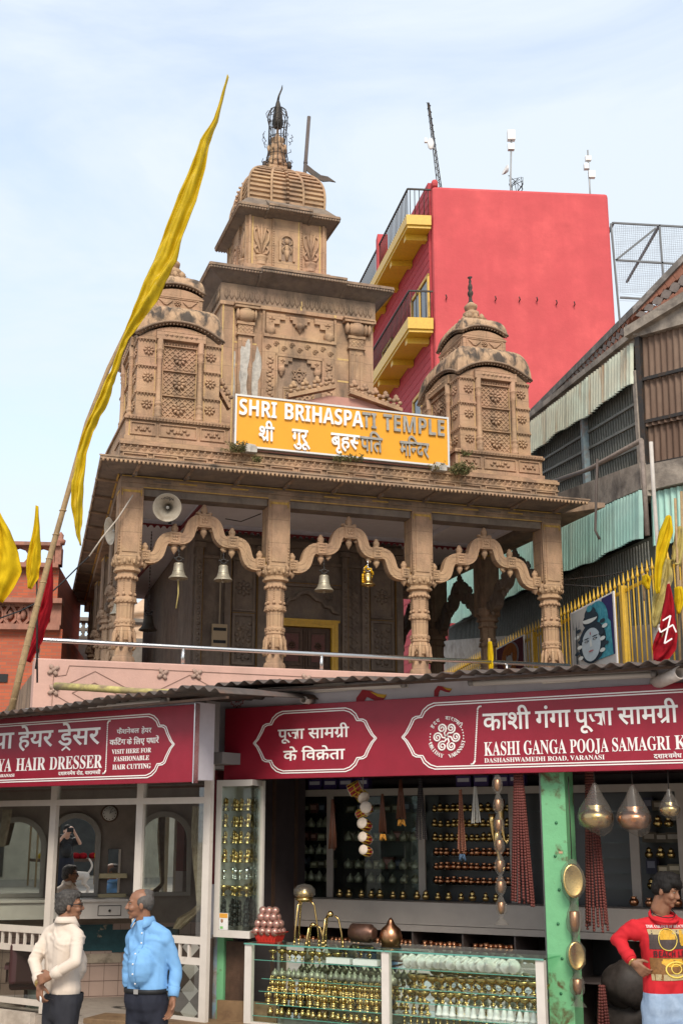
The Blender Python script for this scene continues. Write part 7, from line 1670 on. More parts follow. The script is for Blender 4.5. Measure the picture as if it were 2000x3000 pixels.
# electric meter board and tube on the inner wall
P = T.uw(643, 1862, 2.9); t = thing('meter_board', 'pale switch board with a conduit on the dark inner wall of the porch', 'switch board', T.wld(P[0], 2.9, P[1]), RAD(18.5)); m = MB(); m.box(-.15, .15, -.02, .04, -.22, .22); m.build('board', [mat('buff_board', (.36, .27, .17), .7)], t)
for z in (.12, -.12):
    m = MB(); m.box(-.125, .125, -.022, -.0201, z - .03, z + .03)
    for i in range(6): m.box(-.12 + i * .042, -.095 + i * .042, -.03, -.02, z - .02, z + .02)
    m.build('switch_row', [BLACK], t)
m = MB(); m.tube([(0, 0.02, .22), (0, .02, 1.8)], .018, 6); m.build('conduit', [mat('buff_conduit', (.33, .27, .2), .7)], t)
def cable(name, label, pts, r, mt): o = MB(); o.tube([p - pts[0] for p in pts], r, 5); o = o.build(name, [mt], None, pts[0]); return tag(o, label, 'cable')
W3 = lambda x, y, Y: at(x, y, Y)
cable('sagging_cable', 'dark cable sagging from the left edge up to the temple corner', [W3(-30, 1822, 19), W3(60, 1790, 19.2), W3(130, 1755, 19.3), W3(190, 1700, 19.4), W3(235, 1655, 19.5), W3(262, 1630, 19.5)], .012, BLACK)
cable('white_cable', 'pale taped cable running up to the first column', [W3(262, 1630, 19.5), W3(300, 1575, 19.55), W3(345, 1520, 19.6), W3(390, 1450, 19.65)], .013, mat('pale_cable', (.42, .36, .30), .7))
cable('thin_wire', 'thin wire from the last column to the yellow fence', [T.wld(*T.uw(1640, 1700, -.1)[:1], -.1, T.uw(1640, 1700, -.1)[1]), W3(1780, 1685, 22), W3(1915, 1655, 21)], .012, IRON)
cable('thin_wire', 'lower thin wire from the last column to the fence rail', [T.wld(*T.uw(1640, 1712, -.1)[:1], -.1, T.uw(1640, 1712, -.1)[1]), W3(1800, 1722, 22)], .012, IRON)
cable('dangling_cable', 'cable dangling in front of the turquoise tin sheets', [W3(1748, 1345, 21), W3(1745, 1450, 21), W3(1742, 1555, 21), W3(1755, 1580, 21)], .025, mat('brown_cable', (.09, .07, .06), .8))
cable('thin_wire', 'thin wire hooked under the porch ceiling above the first arch', [T.wld(*[T.uw(660, 1520, .6)[0], .6, T.uw(660, 1520, .6)[1]]), T.wld(T.uw(706, 1528, .6)[0], .6, T.uw(706, 1528, .6)[1]), T.wld(T.uw(765, 1505, .6)[0], .6, T.uw(765, 1505, .6)[1])], .009, BLACK)
# plants rooted on the ledge
def plant(x, y, v, n, h, sp, label, dry=.3, seed=1):
    P = T.uw(x, y, v); t = thing('wall_plant', label, 'plant', T.wld(P[0], v, P[1]), 0, 'weeds rooted on the temple ledge'); rr = random.Random(seed); st = MB(); lf = MB()
    for k in range(n):
        a = rr.uniform(0, 6.28); L = h * rr.uniform(.4, 1.1); o = Vector((rr.uniform(-sp, sp), rr.uniform(-.04, .04), 0)); d = Vector((math.cos(a) * .5, math.sin(a) * .35 - .25, rr.uniform(.1, 1.))).normalized()
        pts = [o, o + d * L * .5, o + d * L + Vector((0, 0, -.1 * L))]; st.tube(pts, .006, 4)
        for j in range(9):
            f = rr.uniform(.15, 1); c = pts[0] + (pts[2] - pts[0]) * f + Vector((rr.uniform(-.03, .03), rr.uniform(-.03, .03), rr.uniform(-.02, .04))); q = Vector((rr.uniform(-1, 1), rr.uniform(-1, 1), rr.uniform(-1, 1))).normalized() * .03; p2 = q.cross(Vector((rr.random(), rr.random(), 1))).normalized() * .011
            lf.add([c - q, c + p2, c + q, c - p2], [(0, 1, 2, 3)], 0 if rr.random() > dry else 1)
    st.build('stem', [mat('weed_stem', (.16, .13, .06), .9) if 'weed_stem' not in bpy.data.materials else bpy.data.materials['weed_stem']], t)
    lf.build('leaves', [mat('weed_green', (.13, .14, .05), .8, var=.3, vs=9.) if 'weed_green' not in bpy.data.materials else bpy.data.materials['weed_green'], mat('dry_weed', (.26, .20, .09), .9) if 'dry_weed' not in bpy.data.materials else bpy.data.materials['dry_weed']], t)
plant(1348, 1390, -.3, 60, .27, .12, 'largest green bush rooted at the right end of the signboard', .15, 1); plant(697, 1325, -.3, 40, .22, .12, 'dry brown-green tuft at the left end of the signboard', .5, 2); plant(752, 1352, -.3, 14, .1, .06, 'smallest tuft just right of the dry one', .4, 3); plant(1020, 1352, -.3, 26, .16, .26, 'row of short weeds below the middle of the signboard', .3, 4); plant(1270, 1380, -.28, 5, .22, .05, 'few thin stems left of the large green bush', .6, 6); plant(1365, 1335, -.2, 8, .12, .05, 'small weed on the base of the right pavilion', .3, 8)
for k, (x, y) in enumerate(((728, 1318), (1283, 1372))):
    P = T.uw(x, y, -.2); o = MB(); o.box(-.13, .13, -.08, .1, -.06, .05); o.M = Matrix.Rotation(.1, 4, 'Y'); o.box(-.08, .1, -.06, .08, .055, .09); o = o.build('rubble_block', [PLASTER], None, T.wld(P[0], -.22, P[1]), (0, 0, RAD(18.5))); tag(o, 'broken pale mortar block under the %s end of the signboard' % ('left', 'right')[k], 'rubble')
# ================================================================ flags
YC = mat('yellow_satin', (.66, .46, .012), .45, var=.25, vs=3., dark=(.30, .20, .01), ds=3.5, dlo=.55, dhi=.8, spec=.2, trans=.3); YC2 = mat('bright_yellow_cloth', (.70, .48, .012), .8, var=.12, vs=4., spec=.1, trans=.3); RC = mat('crimson_cloth', (.36, .012, .02), .8, var=.25, vs=5., spec=.1, trans=.25); FYC = mat('faded_yellow_cloth', (.42, .33, .10), .8, var=.3, vs=5., dark=(.2, .16, .09), ds=4.)
def banner(rows, Y, mt, parent, o, name='cloth', folds=2.6, depth=.05, fine=0.):
    # rows: (centre x, y, width) in photo pixels down the cloth; folds give it real relief
    m = MB(); N_ = 22; vs = []; sub = []
    for i in range(len(rows) - 1):
        for k in range(5): f = k / 5; sub.append(tuple(rows[i][q] * (1 - f) + rows[i + 1][q] * f for q in range(3)))
    sub.append(rows[-1])
    for j, (x, y, wd) in enumerate(sub):
        nx = sub[min(j + 1, len(sub) - 1)]; pv = sub[max(j - 1, 0)]; d = Vector((nx[0] - pv[0], nx[1] - pv[1])).normalized(); px_ = Vector((-d.y, d.x))
        if px_.x < 0: px_ = -px_
        for i in range(N_ + 1):
            a = i / N_ - .5; w_ = wd * .0027; q_ = math.sin(a * 6.28 * folds + j * .21 + .8 * math.sin(j * .13)); dd = depth * min(1, w_ / .12) * (q_ + .45 * math.sin(a * 11 + j * .11 + q_ * 1.5) + .9 * noise.noise((a * 7, j * .33, x * .01))) + fine * math.sin(j * 1.3 + a * 3)
            k = wd * a; P = at(x + px_.x * k, y + px_.y * k, Y); P.y += dd - .06 * math.cos(a * 3.1); vs.append(P - o)
    m.add(vs, [(j * (N_ + 1) + i, j * (N_ + 1) + i + 1, (j + 1) * (N_ + 1) + i + 1, (j + 1) * (N_ + 1) + i) for j in range(len(sub) - 1) for i in range(N_)], 0, True); return m.build(name, [mt], parent, solid=.003)
o = at(35, 2070, 14.5); t = thing('tall_yellow_flag', 'very long yellow banner twisted round a leaning bamboo pole left of the temple', 'flag', o)
pole = [(30, 2100), (62, 1960), (100, 1810), (150, 1620), (205, 1425), (255, 1240), (318, 1080), (395, 920), (492, 730), (590, 480), (640, 330), (667, 228)]
m = MB(); m.tube([at(x, y, 14.62) - o for x, y in pole], [.042, .041, .039, .036, .033, .03, .027, .024, .02, .016, .012, .008], 9)
for k in range(11):
    f = k / 11 * 4; i = int(f); g_ = f - i; x, y = pole[i][0] * (1 - g_) + pole[i + 1][0] * g_, pole[i][1] * (1 - g_) + pole[i + 1][1] * g_; m.ell(at(x, y, 14.62) - o, (.049, .049, .018), 8)
m.build('bamboo_pole', [BAMBOO], t)
banner([(668, 226, 5), (650, 290, 8), (632, 353, 13), (600, 417, 27), (582, 487, 42), (549, 583, 57), (512, 678, 57), (487, 755, 66), (461, 806, 61), (436, 870, 54), (402, 934, 38), (369, 991, 24), (354, 1029, 18), (333, 1093, 20), (318, 1125, 26), (304, 1170, 30), (282, 1215, 26), (262, 1261, 27), (241, 1330, 30), (227, 1416, 37), (226, 1480, 33), (231, 1530, 22), (230, 1565, 14), (238, 1600, 3)], 14.5, YC, t, o, 'banner', 1.7, .045, .008)
def smallflag(rows, Y, pole, mt, label, pm=BAMBOO, r=.02, mark=None):
    o = at(*pole[0], Y + .05); t = thing('cloth_flag', label, 'flag', o); m = MB(); m.tube([at(x, y, Y + .05) - o for x, y in pole], r, 7); m.build('pole', [pm], t); c = banner(rows, Y, mt, t, o, 'cloth', 1.6, .05, .006)
    if mark: mark(t, o)
    return t
smallflag([(-12, 1495, 20), (2, 1560, 56), (10, 1620, 80), (14, 1670, 96), (6, 1715, 72), (-8, 1760, 40)], 14.6, [(-40, 2060), (-30, 1480)], YC2, 'large yellow flag cut off by the left edge of the view')
smallflag([(110, 1484, 8), (108, 1540, 16), (103, 1600, 30), (98, 1650, 40), (96, 1690, 34), (88, 1726, 10)], 15, [(110, 2000), (108, 1482)], YC2, 'slim yellow flag between the large flag and the bamboo pole', IRON, .012)
smallflag([(152, 1634, 6), (146, 1700, 20), (136, 1770, 32), (122, 1820, 38), (108, 1870, 36), (92, 1910, 30), (84, 1940, 16)], 15.2, [(105, 1960), (152, 1632)], RC, 'crimson flag hanging beside the leaning bamboo pole', IRON, .012)
# ---- right-hand cluster
RP = [(1992, 2000), (1984, 1700), (1976, 1460)]
smallflag([(1957, 1512, 14), (1950, 1560, 38), (1938, 1610, 40), (1928, 1660, 26), (1924, 1720, 18), (1926, 1740, 10)], 17.0, RP, YC2, 'bright yellow flag at the top of the right-hand bamboo poles')
smallflag([(1990, 1545, 22), (1986, 1600, 30), (1980, 1650, 34), (1972, 1655, 14)], 17.1, [(2005, 2000), (1994, 1440)], FYC, 'faded yellow cloth wound round the rightmost pole')
smallflag([(1950, 1640, 30), (1946, 1700, 44), (1930, 1760, 46), (1920, 1810, 30), (1916, 1840, 10)], 17.2, [(1914, 2000), (1925, 1600), (1912, 1420), (1905, 1295)], FYC, 'faded yellow cloth on the pale upright pole', mat('whitewashed_pole', (.5, .45, .4), .7, var=.2, vs=4.), .03)
smallflag([(1985, 1720, 20), (1990, 1760, 30), (1985, 1800, 10)], 16.9, [(2012, 2000), (1990, 1700)], YC2, 'small yellow pennant above the red flag at the right edge')
smallflag([(1888, 1685, 16), (1893, 1705, 26), (1898, 1728, 8)], 18.6, [(1886, 1760), (1884, 1680)], YC2, 'tiny yellow pennant tied to the fence spears')
smallflag([(1434, 1880, 10), (1436, 1920, 18), (1438, 1965, 14)], 20.5, [(1430, 1990), (1432, 1870)], YC2, 'narrow yellow cloth tied to the fence behind the porch')
def svast(t, o):
    m = MB(); wm = mat('white_paint_mark', (.75, .70, .68), .7); L = lambda x, y: at(x, y, 16.62) - o
    for i, (a, b) in enumerate((((1934, 1852), (1970, 1830)), ((1963, 1803), (1945, 1885)), ((1963, 1803), (1940, 1818)), ((1970, 1830), (1980, 1852)), ((1945, 1885), (1968, 1870)), ((1934, 1852), (1930, 1838)))): dy = Vector((0, .004 * i, 0)); m.beam(L(*a) + dy, L(*b) + dy, .02, .003, up=(0, 1, 0))
    m.build('painted_emblem', [wm], t)
smallflag([(1956, 1712, 8), (1958, 1760, 24), (1957, 1810, 48), (1955, 1855, 62), (1946, 1890, 70), (1934, 1915, 56), (1918, 1938, 14)], 16.8, [(1925, 1990), (1958, 1705)], RC, 'red pennant with a white painted Hindu emblem at the right edge', BAMBOO, .02, svast)
# ================================================================ the street behind the photographer, seen only in mirrors and glass
t = thing('opposite_building', 'cream shop row across the street, seen only as a reflection', 'building', (0, -17, .58)); m = MB(); m.box(-22, 22, -4, 0, 0, 6); m.build('wall', [mat('cream_wash', (.72, .64, .52), .9, var=.3, vs=.6)], t); m = MB()
for k in range(9): m.box(-20 + k * 4.6, -17 + k * 4.6, -.02, .05, .1, 2.7)
m.build('shop_opening', [DARKIN], t)
for k, x in enumerate((-7.5, -3.2, 2.4)):
    t = thing('street_stall', 'stall with a yellow tarpaulin across the street, %s' % ('farthest left', 'next to the dog', 'right of the photographer')[k], 'stall', (x, -10.5 - k * .6, .58)); m = MB()
    for sx in (-1, 1):
        for y in (-.6, .6): m.beam((sx * 1.0, y, 0), (sx * 1.0, y, 2.2), .05, .05)
    m.build('post', [BAMBOO], t); m = MB(); m.grid(lambda a, b: (-1.2 + 2.4 * a, -.9 + 1.8 * b, 2.25 + .12 * math.sin(a * 7) * math.sin(b * 4) - .4 * (b - .5) ** 2), 16, 10); m.build('tarpaulin', [YC2], t, solid=.01); m = MB(); m.box(-1, 1, -.5, .5, .7, .78); m.build('table', [WOOD], t); m = MB(); rr = random.Random(k)
    for i in range(22): m.ell((rr.uniform(-.9, .9), rr.uniform(-.4, .4), .85), (.12, .12, .1), 8, rr.randrange(2))
    m.build('wares', [YC2, RC], t)
from mathutils.bvhtree import BVHTree
def surf(o): return BVHTree.FromPolygons([v.co for v in o.data.vertices], [tuple(p.vertices) for p in o.data.polygons])
# ================================================================ people
SKIN = mat('brown_skin', (.26, .125, .07), .5, var=.15, vs=12., c2=(.23, .105, .06), spec=.35); LIPS = None
def fuse(mb, name, mats, voxel, smooth=5, fold=0., fs=(9, 9, 22), seed=0., parent=None):
    me = mb.mesh('tmp', mats); o = bpy.data.objects.new('tmp', me); COL.objects.link(o)
    q = o.modifiers.new('r', 'REMESH'); q.mode = 'VOXEL'; q.voxel_size = voxel
    q = o.modifiers.new('s', 'SMOOTH'); q.factor = .5; q.iterations = smooth
    bpy.context.view_layer.update(); r = bpy.data.meshes.new_from_object(o.evaluated_get(bpy.context.evaluated_depsgraph_get())); bpy.data.objects.remove(o)
    if fold:
        for v in r.vertices:
            c = v.co; n = noise.noise((c.x * fs[0] + seed, c.y * fs[1], c.z * fs[2]))
            if name == 'shirt':     # narrow creases running slantwise over smooth cloth
                k2 = noise.noise((c.x * 4 + seed, c.y * 4, c.z * 4)); n = noise.noise((c.x * fs[0] + c.z * 5 + seed, c.y * fs[1], c.z * fs[2] + c.x * 6 + k2 * 2))
                v.co = c + v.normal * (fold * (max(0, 1 - abs(n) * 4.5) * max(0, .45 + k2 * 1.2) - .12)); continue
            n += .5 * noise.noise((c.x * fs[0] * 2.3 + seed, c.y * fs[1] * 2.3, c.z * fs[2] * 1.7))
            v.co = c + v.normal * (fold * (abs(n) * 1.6 - .5))
    r.polygons.foreach_set('use_smooth', [True] * len(r.polygons)); r.name = name
    r.materials.clear()
    for x in mats: r.materials.append(x)
    return link(name, r, parent)
def head_frame(c, yaw, tilt=0., roll=0.):   # local +x is where the face looks
    return Matrix.Translation(c) @ Matrix.Rotation(yaw, 4, 'Z') @ Matrix.Rotation(tilt, 4, 'Y') @ Matrix.Rotation(roll, 4, 'X')
def add_head(m, M, k=1.0):
    old = m.M; m.M = M @ Matrix.Scale(k, 4)
    for c, r in (((-.014, 0, .045), (.098, .075, .082)), ((.02, 0, .01), (.074, .066, .09)), ((.035, 0, -.055), (.052, .05, .045)), ((.068, 0, -.088), (.020, .026, .018)), ((.072, .032, .036), (.018, .026, .010)), ((.072, -.032, .036), (.018, .026, .010)), ((.066, .04, -.02), (.026, .022, .024)), ((.066, -.04, -.02), (.026, .022, .024)), ((.086, 0, -.047), (.013, .023, .008)), ((.083, 0, -.060), (.012, .02, .008)), ((-.008, .078, -.002), (.020, .010, .032)), ((-.008, -.078, -.002), (.020, .010, .032)), ((.098, .012, -.022), (.011, .009, .008)), ((.098, -.012, -.022), (.011, .009, .008))): m.ell(c, r, 14)
    m.cap((.082, 0, .03), .009, (.108, 0, -.016), .0135, 10)
    m.cap((-.025, 0, -.03), .054, (-.045, 0, -.15), .054, 12); m.M = old
def add_eyes(M, parent, k=1.0):
    m = MB(); m.M = M @ Matrix.Scale(k, 4)
    for s_ in (-1, 1): m.ell((.077, s_ * .031, .018), (.009, .012, .005), 10, 0); m.ell((.0842, s_ * .031, .018), (.003, .0055, .0048), 8, 1)
    m.build('eyes', [mat('eye_white', (.25, .22, .19), .4), BLACK] if 'eye_white' not in bpy.data.materials else [bpy.data.materials['eye_white'], BLACK], parent)
    m = MB(); m.M = M @ Matrix.Scale(k, 4)
    for s_ in (-1, 1): m.tube([(.086, s_ * .014, .04), (.09, s_ * .03, .046), (.078, s_ * .05, .04)], [.003, .0045, .002], 6)
    return m
def add_hand(m, w_, d, up, s_=1, curl=.35, k=1.0):
    """a hand from the wrist w_: d along the fingers, up = back of the hand, s_ = side the thumb is on"""
    x = Vector(d).normalized(); z = Vector(up); z = (z - x * z.dot(x)).normalized(); y = z.cross(x) * s_; w_ = Vector(w_)
    P = lambda a, b, c: w_ + (x * a + y * b + z * c) * k
    m.cap(w_, .024 * k, P(.035, 0, 0), .026 * k, 10)
    for b in (.028, .010, -.009, -.026): m.cap(P(.02, b * .6, 0), .016 * k, P(.088, b, 0), .0125 * k, 8)
    for b, L in ((.031, .070), (.0105, .080), (-.0105, .074), (-.031, .057)):
        a = curl; p = P(.09, b, 0); r = .0095
        for j, f in enumerate((.42, .32, .26)):
            q = p + (x * math.cos(a) - z * math.sin(a)) * L * f * k + y * b * .06 * k; m.cap(p, r * k, q, r * .9 * k, 8); p = q; r *= .9; a += curl * 1.1
    p = P(.022, .026, -.004); q = P(.05, .052, -.014); e = P(.078, .058, -.026 - .02 * curl); m.cap(p, .0145 * k, q, .012 * k, 8); m.cap(q, .0115 * k, e, .0095 * k, 8)
def limb(m, pts, rs):
    for (a, b), (ra, rb) in zip(zip(pts[:-1], pts[1:]), zip(rs[:-1], rs[1:])): m.cap(a, ra, b, rb, 14)
def clip_z(o, z, keep_above=True):
    bm = bmesh.new(); bm.from_mesh(o.data); bmesh.ops.bisect_plane(bm, geom=bm.verts[:] + bm.edges[:] + bm.faces[:], plane_co=(0, 0, z), plane_no=(0, 0, 1), clear_inner=keep_above, clear_outer=not keep_above); bm.to_mesh(o.data); bm.free()
def figure(label, o, J, yaw_t, yaw_h, tilt, shirt, trs, shirt_kind, hk=1.0, belly=0., extra_hair=None, voxel=.0062, hair=None, hands=((0, 0), (0, 0)), cuff=1, shoes=BLACK, foldamp=.012, tuck=True):
    """J: joints relative to o: neck, sl, el, wl, sr, er, wr, pel, hl, kl, fl, hr, kr, fr, head (l and r are the figure's own sides)"""
    t = thing('person', label, 'person', o); f = Vector((math.cos(yaw_t), math.sin(yaw_t), 0)); s_ = Vector((-f.y, f.x, 0))
    H = head_frame(J['head'], yaw_h, tilt); b = MB(); add_head(b, H, hk); nk = J['neck']
    b.cap(Vector(J['head']) + Vector((0, 0, -.09)) - f * .02, .058 * hk ** 2, nk, .064 * hk ** 2, 12)
    ch = (Vector(J['sl']) + Vector(J['sr'])) / 2 - Vector((0, 0, .10)); pel = Vector(J['pel'])
    def trunk(m, e, lo=0.):
        for q in (-1, 1): m.cap(ch + s_ * q * .065, .092 + e, ch + s_ * q * .055 - Vector((0, 0, .16)), .088 + e, 14)
        m.cap(Vector(J['sl']) - Vector((0, 0, .06)), .050 + e, Vector(J['sr']) - Vector((0, 0, .06)), .050 + e, 14)
        for q in 'lr': m.cap(nk - Vector((0, 0, .035 if tuck or e < 0 else .07)), .052 + e, Vector(J['s' + q]) - Vector((0, 0, .03)), .036 + e, 14)
        m.ell(ch - Vector((0, 0, .06)), (.10 + e, .10 + e, .16), 14); m.ell(pel + Vector((0, 0, .2)), (.10 + e, .10 + e, .16), 14); m.cap(nk - Vector((0, 0, .03 if tuck or e < 0 else .075)), .055 + e, ch, .09 + e, 14)
        w_ = pel + Vector((0, 0, .19 - (0 if tuck else .08)))
        for q in (-1, 1): m.cap(ch + s_ * q * .055 - Vector((0, 0, .12)), .088 + e, w_ + s_ * q * .05 + f * belly * .4 - Vector((0, 0, lo)), .094 + e + belly * .25, 14)
        if belly: m.ell(w_ + f * (.05 + belly) + Vector((0, 0, .05)), (.09 + e + belly * .5, .11 + e, .15), 14)
    trunk(b, -.012)
    for q, hd in (('l', hands[0]), ('r', hands[1])):
        limb(b, [Vector(J['s' + q]) - Vector((0, 0, .03)), J['e' + q], J['w' + q]], [.042, .037, .025]); add_hand(b, J['w' + q], hd[0], hd[1], hd[2], hd[3])
        limb(b, [J['h' + q], J['k' + q], J['f' + q]], [.072, .048, .036])
    for q in (-1, 1): b.cap(pel + s_ * q * .04, .095, pel + s_ * q * .05 - Vector((0, 0, .06)), .09, 12)
    fuse(b, 'body', [SKIN], voxel, 3, parent=t)
    br = add_eyes(H, t, hk); br.build('eyebrows', [hair or BLACK], t)
    m = MB(); trunk(m, .012, .12)
    for q in ('l', 'r'):
        if cuff: limb(m, [Vector(J['s' + q]) + Vector((0, 0, -.03)), J['e' + q], Vector(J['w' + q]) + (Vector(J['e' + q]) - Vector(J['w' + q])) * .1], [.053, .046, .038])
        else: limb(m, [J['s' + q], Vector(J['s' + q]) * .35 + Vector(J['e' + q]) * .65], [.070, .062])
    sh = fuse(m, 'shirt', [shirt], .009, 4, foldamp, (6, 6, 10), len(label), t)
    if tuck: clip_z(sh, pel.z + (-.01 if tuck == 2 else .075))
    m = MB()
    for q in ('l', 'r'):
        h_, k_, f_ = (Vector(J[x + q]) for x in 'hkf'); limb(m, [h_ + Vector((0, 0, .04)), k_, f_ + Vector((0, 0, .03))], [.096, .072, .062])
    for q in (-1, 1): m.cap(pel + s_ * q * .04 + Vector((0, 0, .08)), .106 + belly * .2, pel + s_ * q * .05 - Vector((0, 0, .08)), .110, 14)
    for q in (-1, 1): m.cap(pel + s_ * q * .05 + f * (.012 + belly * .5), .112 + belly * .25, pel + s_ * q * .045 + f * (.012 + belly * .5) + Vector((0, 0, .09)), .112 + belly * .25, 14)
    tr = fuse(m, 'trousers', [trs], .010, 4, .006, (8, 8, 4), 3, t); clip_z(tr, pel.z + (.05 if tuck == 2 else .088 if tuck else .1), False)
    m = MB()
    for q in ('l', 'r'): f_ = Vector(J['f' + q]); m.cap((f_.x, f_.y, .045), .045, (f_.x + f.x * .14, f_.y + f.y * .14, .035), .04, 10)
    m.build('shoe', [shoes], t)
    return t, H, f, s_, pel, (sh, tr)
def collar(t, nk, f, mt, r=.068, open_=.8):
    m = MB(); n = 20; vs = []
    for i in range(n + 1):
        a = open_ * .5 + (6.2832 - open_) * i / n; d = Matrix.Rotation(a, 3, 'Z') @ f; pt = max(0, 1 - abs(min(i, n - i)) / 4)
        vs += [nk + d * r + Vector((0, 0, .035)), nk + d * (r + .022 + .02 * pt) + Vector((0, 0, -.008 - .035 * pt))]
    m.add(vs, [(2 * i, 2 * i + 1, 2 * i + 3, 2 * i + 2) for i in range(n)], 0, True); m.build('collar', [mt], t, solid=.006)
def belt(t, pel, f, s_, tr, z, buckle=True):
    m = MB(); n = 40; vs = []; B0 = surf(tr); pf = None; c = pel + f * .02
    for i in range(n):
        a = 6.2832 * i / n
        d = s_ * math.cos(a) + f * math.sin(a); h_ = B0.ray_cast(c + d * .5 + Vector((0, 0, z - .012)), -d); R_ = ((h_[0] - c).xy.length if h_[0] else .17) + .003
        if i == n // 4: pf = c + d * R_ + Vector((0, 0, z))
        for dz in (-.016, .016): vs.append(c + d * R_ + Vector((0, 0, z + dz)))
    m.add(vs, [(2 * i, 2 * i + 1, (2 * i + 3) % (2 * n), (2 * i + 2) % (2 * n)) for i in range(n)], 0, True); o = m.build('belt', [BLACK], t, solid=.006)
    if buckle: m = MB(); p = pf + f * .006; m.beam(p - s_ * .02, p + s_ * .02, .008, .034); m.build('buckle', [STEEL], o)
def shell(t, H, parts, mt, k=1., seed=1, amp=.006, voxel=.006, name='hair'):
    m = MB(); m.M = H @ Matrix.Scale(k, 4)
    for c, r in parts: m.ell(c, r, 14)
    o = fuse(m, name, [mt], voxel, 2, amp * .55, (75, 75, 22), seed, t); return o
GREYH = mat('greying_hair', (.030, .025, .022), .7, var=.5, vs=60., c2=(.085, .075, .066)); SILV = mat('silver_hair', (.11, .10, .09), .7, var=.4, vs=70., c2=(.08, .07, .065)); BLKH = mat('black_hair', (.010, .008, .007), .7, spec=.2)
BEIGE = mat('cream_shirt_cloth', (.60, .50, .41), .8, var=.06, vs=8.); BLUE = mat('sky_blue_shirt_cloth', (.17, .36, .62), .75, var=.08, vs=12.); NAVY = mat('charcoal_trouser_cloth', (.022, .022, .028), .8, var=.2, vs=9.); NAVY2 = mat('navy_trouser_cloth', (.018, .02, .032), .8, var=.2, vs=9.)
def rel(o, Y): return lambda x, y, dy=0.: at(x, y, Y + dy) - o
# ---- man in the cream shirt, seen from behind
Y = 9.8; o = Vector((at(183, 2900, Y).x, Y, 0)); r = rel(o, Y)
J = dict(head=r(205, 2656, .03), neck=r(194, 2694, 0), sl=r(146, 2722, .10), sr=r(228, 2728, -.07), el=r(101, 2815, .04), wl=r(117, 2880, -.12), er=r(222, 2818, -.22), wr=r(152, 2858, -.21), pel=Vector((.0, 0, .97)))
J.update(hl=Vector((-.06, .06, .92)), hr=Vector((.06, -.06, .92)), kl=Vector((-.08, .05, .5)), kr=Vector((.05, -.08, .5)), fl=Vector((-.09, .05, .09)), fr=Vector((.05, -.09, .09)))
t, H, f, s_, pel, sh = figure('man in a cream shirt seen from behind, hands clasped at his back', o, J, RAD(38), RAD(12), 0, BEIGE, NAVY, 0, .93, .022, hair=GREYH, tuck=2, hands=(((.1, -.2, -1), (-.6, -.7, 0), 1, .5), ((-1, .1, -.35), (0, -1, .2), -1, .7)))
shell(t, H, [((-.022, 0, .058), (.098, .083, .080)), ((-.058, 0, .0), (.062, .078, .075)), ((.018, 0, .095), (.075, .07, .038)), ((-.02, .06, .03), (.05, .028, .05)), ((-.02, -.06, .03), (.05, .028, .05)), ((.055, -.01, .085), (.035, .05, .025))], GREYH, .94, 3, .010)
m = MB(); m.M = H @ Matrix.Scale(.93, 4)
for sg in (-1, 1):
    m.tube([(-.005, sg * .082, .018), (.07, sg * .074, .02), (.098, sg * .058, .02)], .004, 6)
    m.tube([(.098 + .002 * math.cos(a), sg * .034 + .024 * math.cos(a), .012 + .017 * math.sin(a)) for a in [k * .7 for k in range(10)]], .0032, 5)
m.tube([(.1, .012, .018), (.104, 0, .02), (.1, -.012, .018)], .003, 5); m.build('spectacles', [BLACK], t)
m = MB(); m.M = H @ Matrix.Scale(.93, 4); m.ell((.093, 0, -.036), (.012, .031, .007), 8); m.build('moustache', [SILV], t)
collar(t, Vector(J['neck']) - Vector((0, 0, .012)), f, BEIGE, .066, .9); pass
w_ = Vector(J['wl']); m = MB(); d = (Vector(J['wl']) - Vector(J['el'])).normalized(); m.lathe([(-.012, .032), (-.01, .036), (.01, .036), (.012, .032)], w_, 16, axis=d); m.build('wristwatch', [BRASS], t)
m = MB(); m.tube([w_ + Vector((.02, -.03, -.07)), w_ + Vector((.025, -.035, -.13))], .008, 6); m.build('paper_slip', [WHITE], t)
for q in ('l', 'r'): m = MB(); e = Vector(J['e' + q]); w2 = Vector(J['w' + q]); d = (e - w2).normalized(); m.lathe([(.0, .038), (.002, .042), (.06, .046), (.062, .04)], w2 + d * .012, 16, axis=d); m.build('cuff', [BEIGE], t)
m = MB(); p = pel - f * .128 + s_ * -.07 + Vector((0, 0, .02)); m.beam(p - s_ * .06, p + s_ * .06, .006, .006); m.build('pocket_seam', [BLACK], t)
# ---- man in the blue shirt, turned to him
Y = 9.75; o = Vector((at(435, 2900, Y).x, Y, 0)); r = rel(o, Y)
J = dict(head=r(410, 2652, -.02), neck=r(424, 2694, 0), sl=r(484, 2728, -.05), sr=r(394, 2726, .08), el=r(517, 2838, -.02), wl=r(507, 2925, -.08), er=r(377, 2828, .14), wr=r(374, 2888, .12), pel=Vector((-.005, 0, .97)))
J.update(hl=Vector((.07, -.03, .92)), hr=Vector((-.075, .03, .92)), kl=Vector((.07, -.03, .5)), kr=Vector((-.08, .02, .5)), fl=Vector((.08, .0, .09)), fr=Vector((-.09, .04, .09)))
t, H, f, s_, pel, sh = figure('balding man in a sky blue shirt and dark trousers facing the cream-shirted man', o, J, RAD(-118), RAD(-168), RAD(2), BLUE, NAVY2, 0, .93, .022, hair=GREYH, hands=(((-.15, -.1, -1), (.7, .6, 0), -1, .35), ((0, 0, -1), (-.9, 0, 0), 1, .3)))
shell(t, H, [((-.062, 0, .025), (.056, .079, .075)), ((-.03, .062, .028), (.058, .024, .048)), ((-.03, -.062, .028), (.058, .024, .048)), ((-.055, 0, .085), (.06, .06, .036))], SILV, .945, 5, .006)
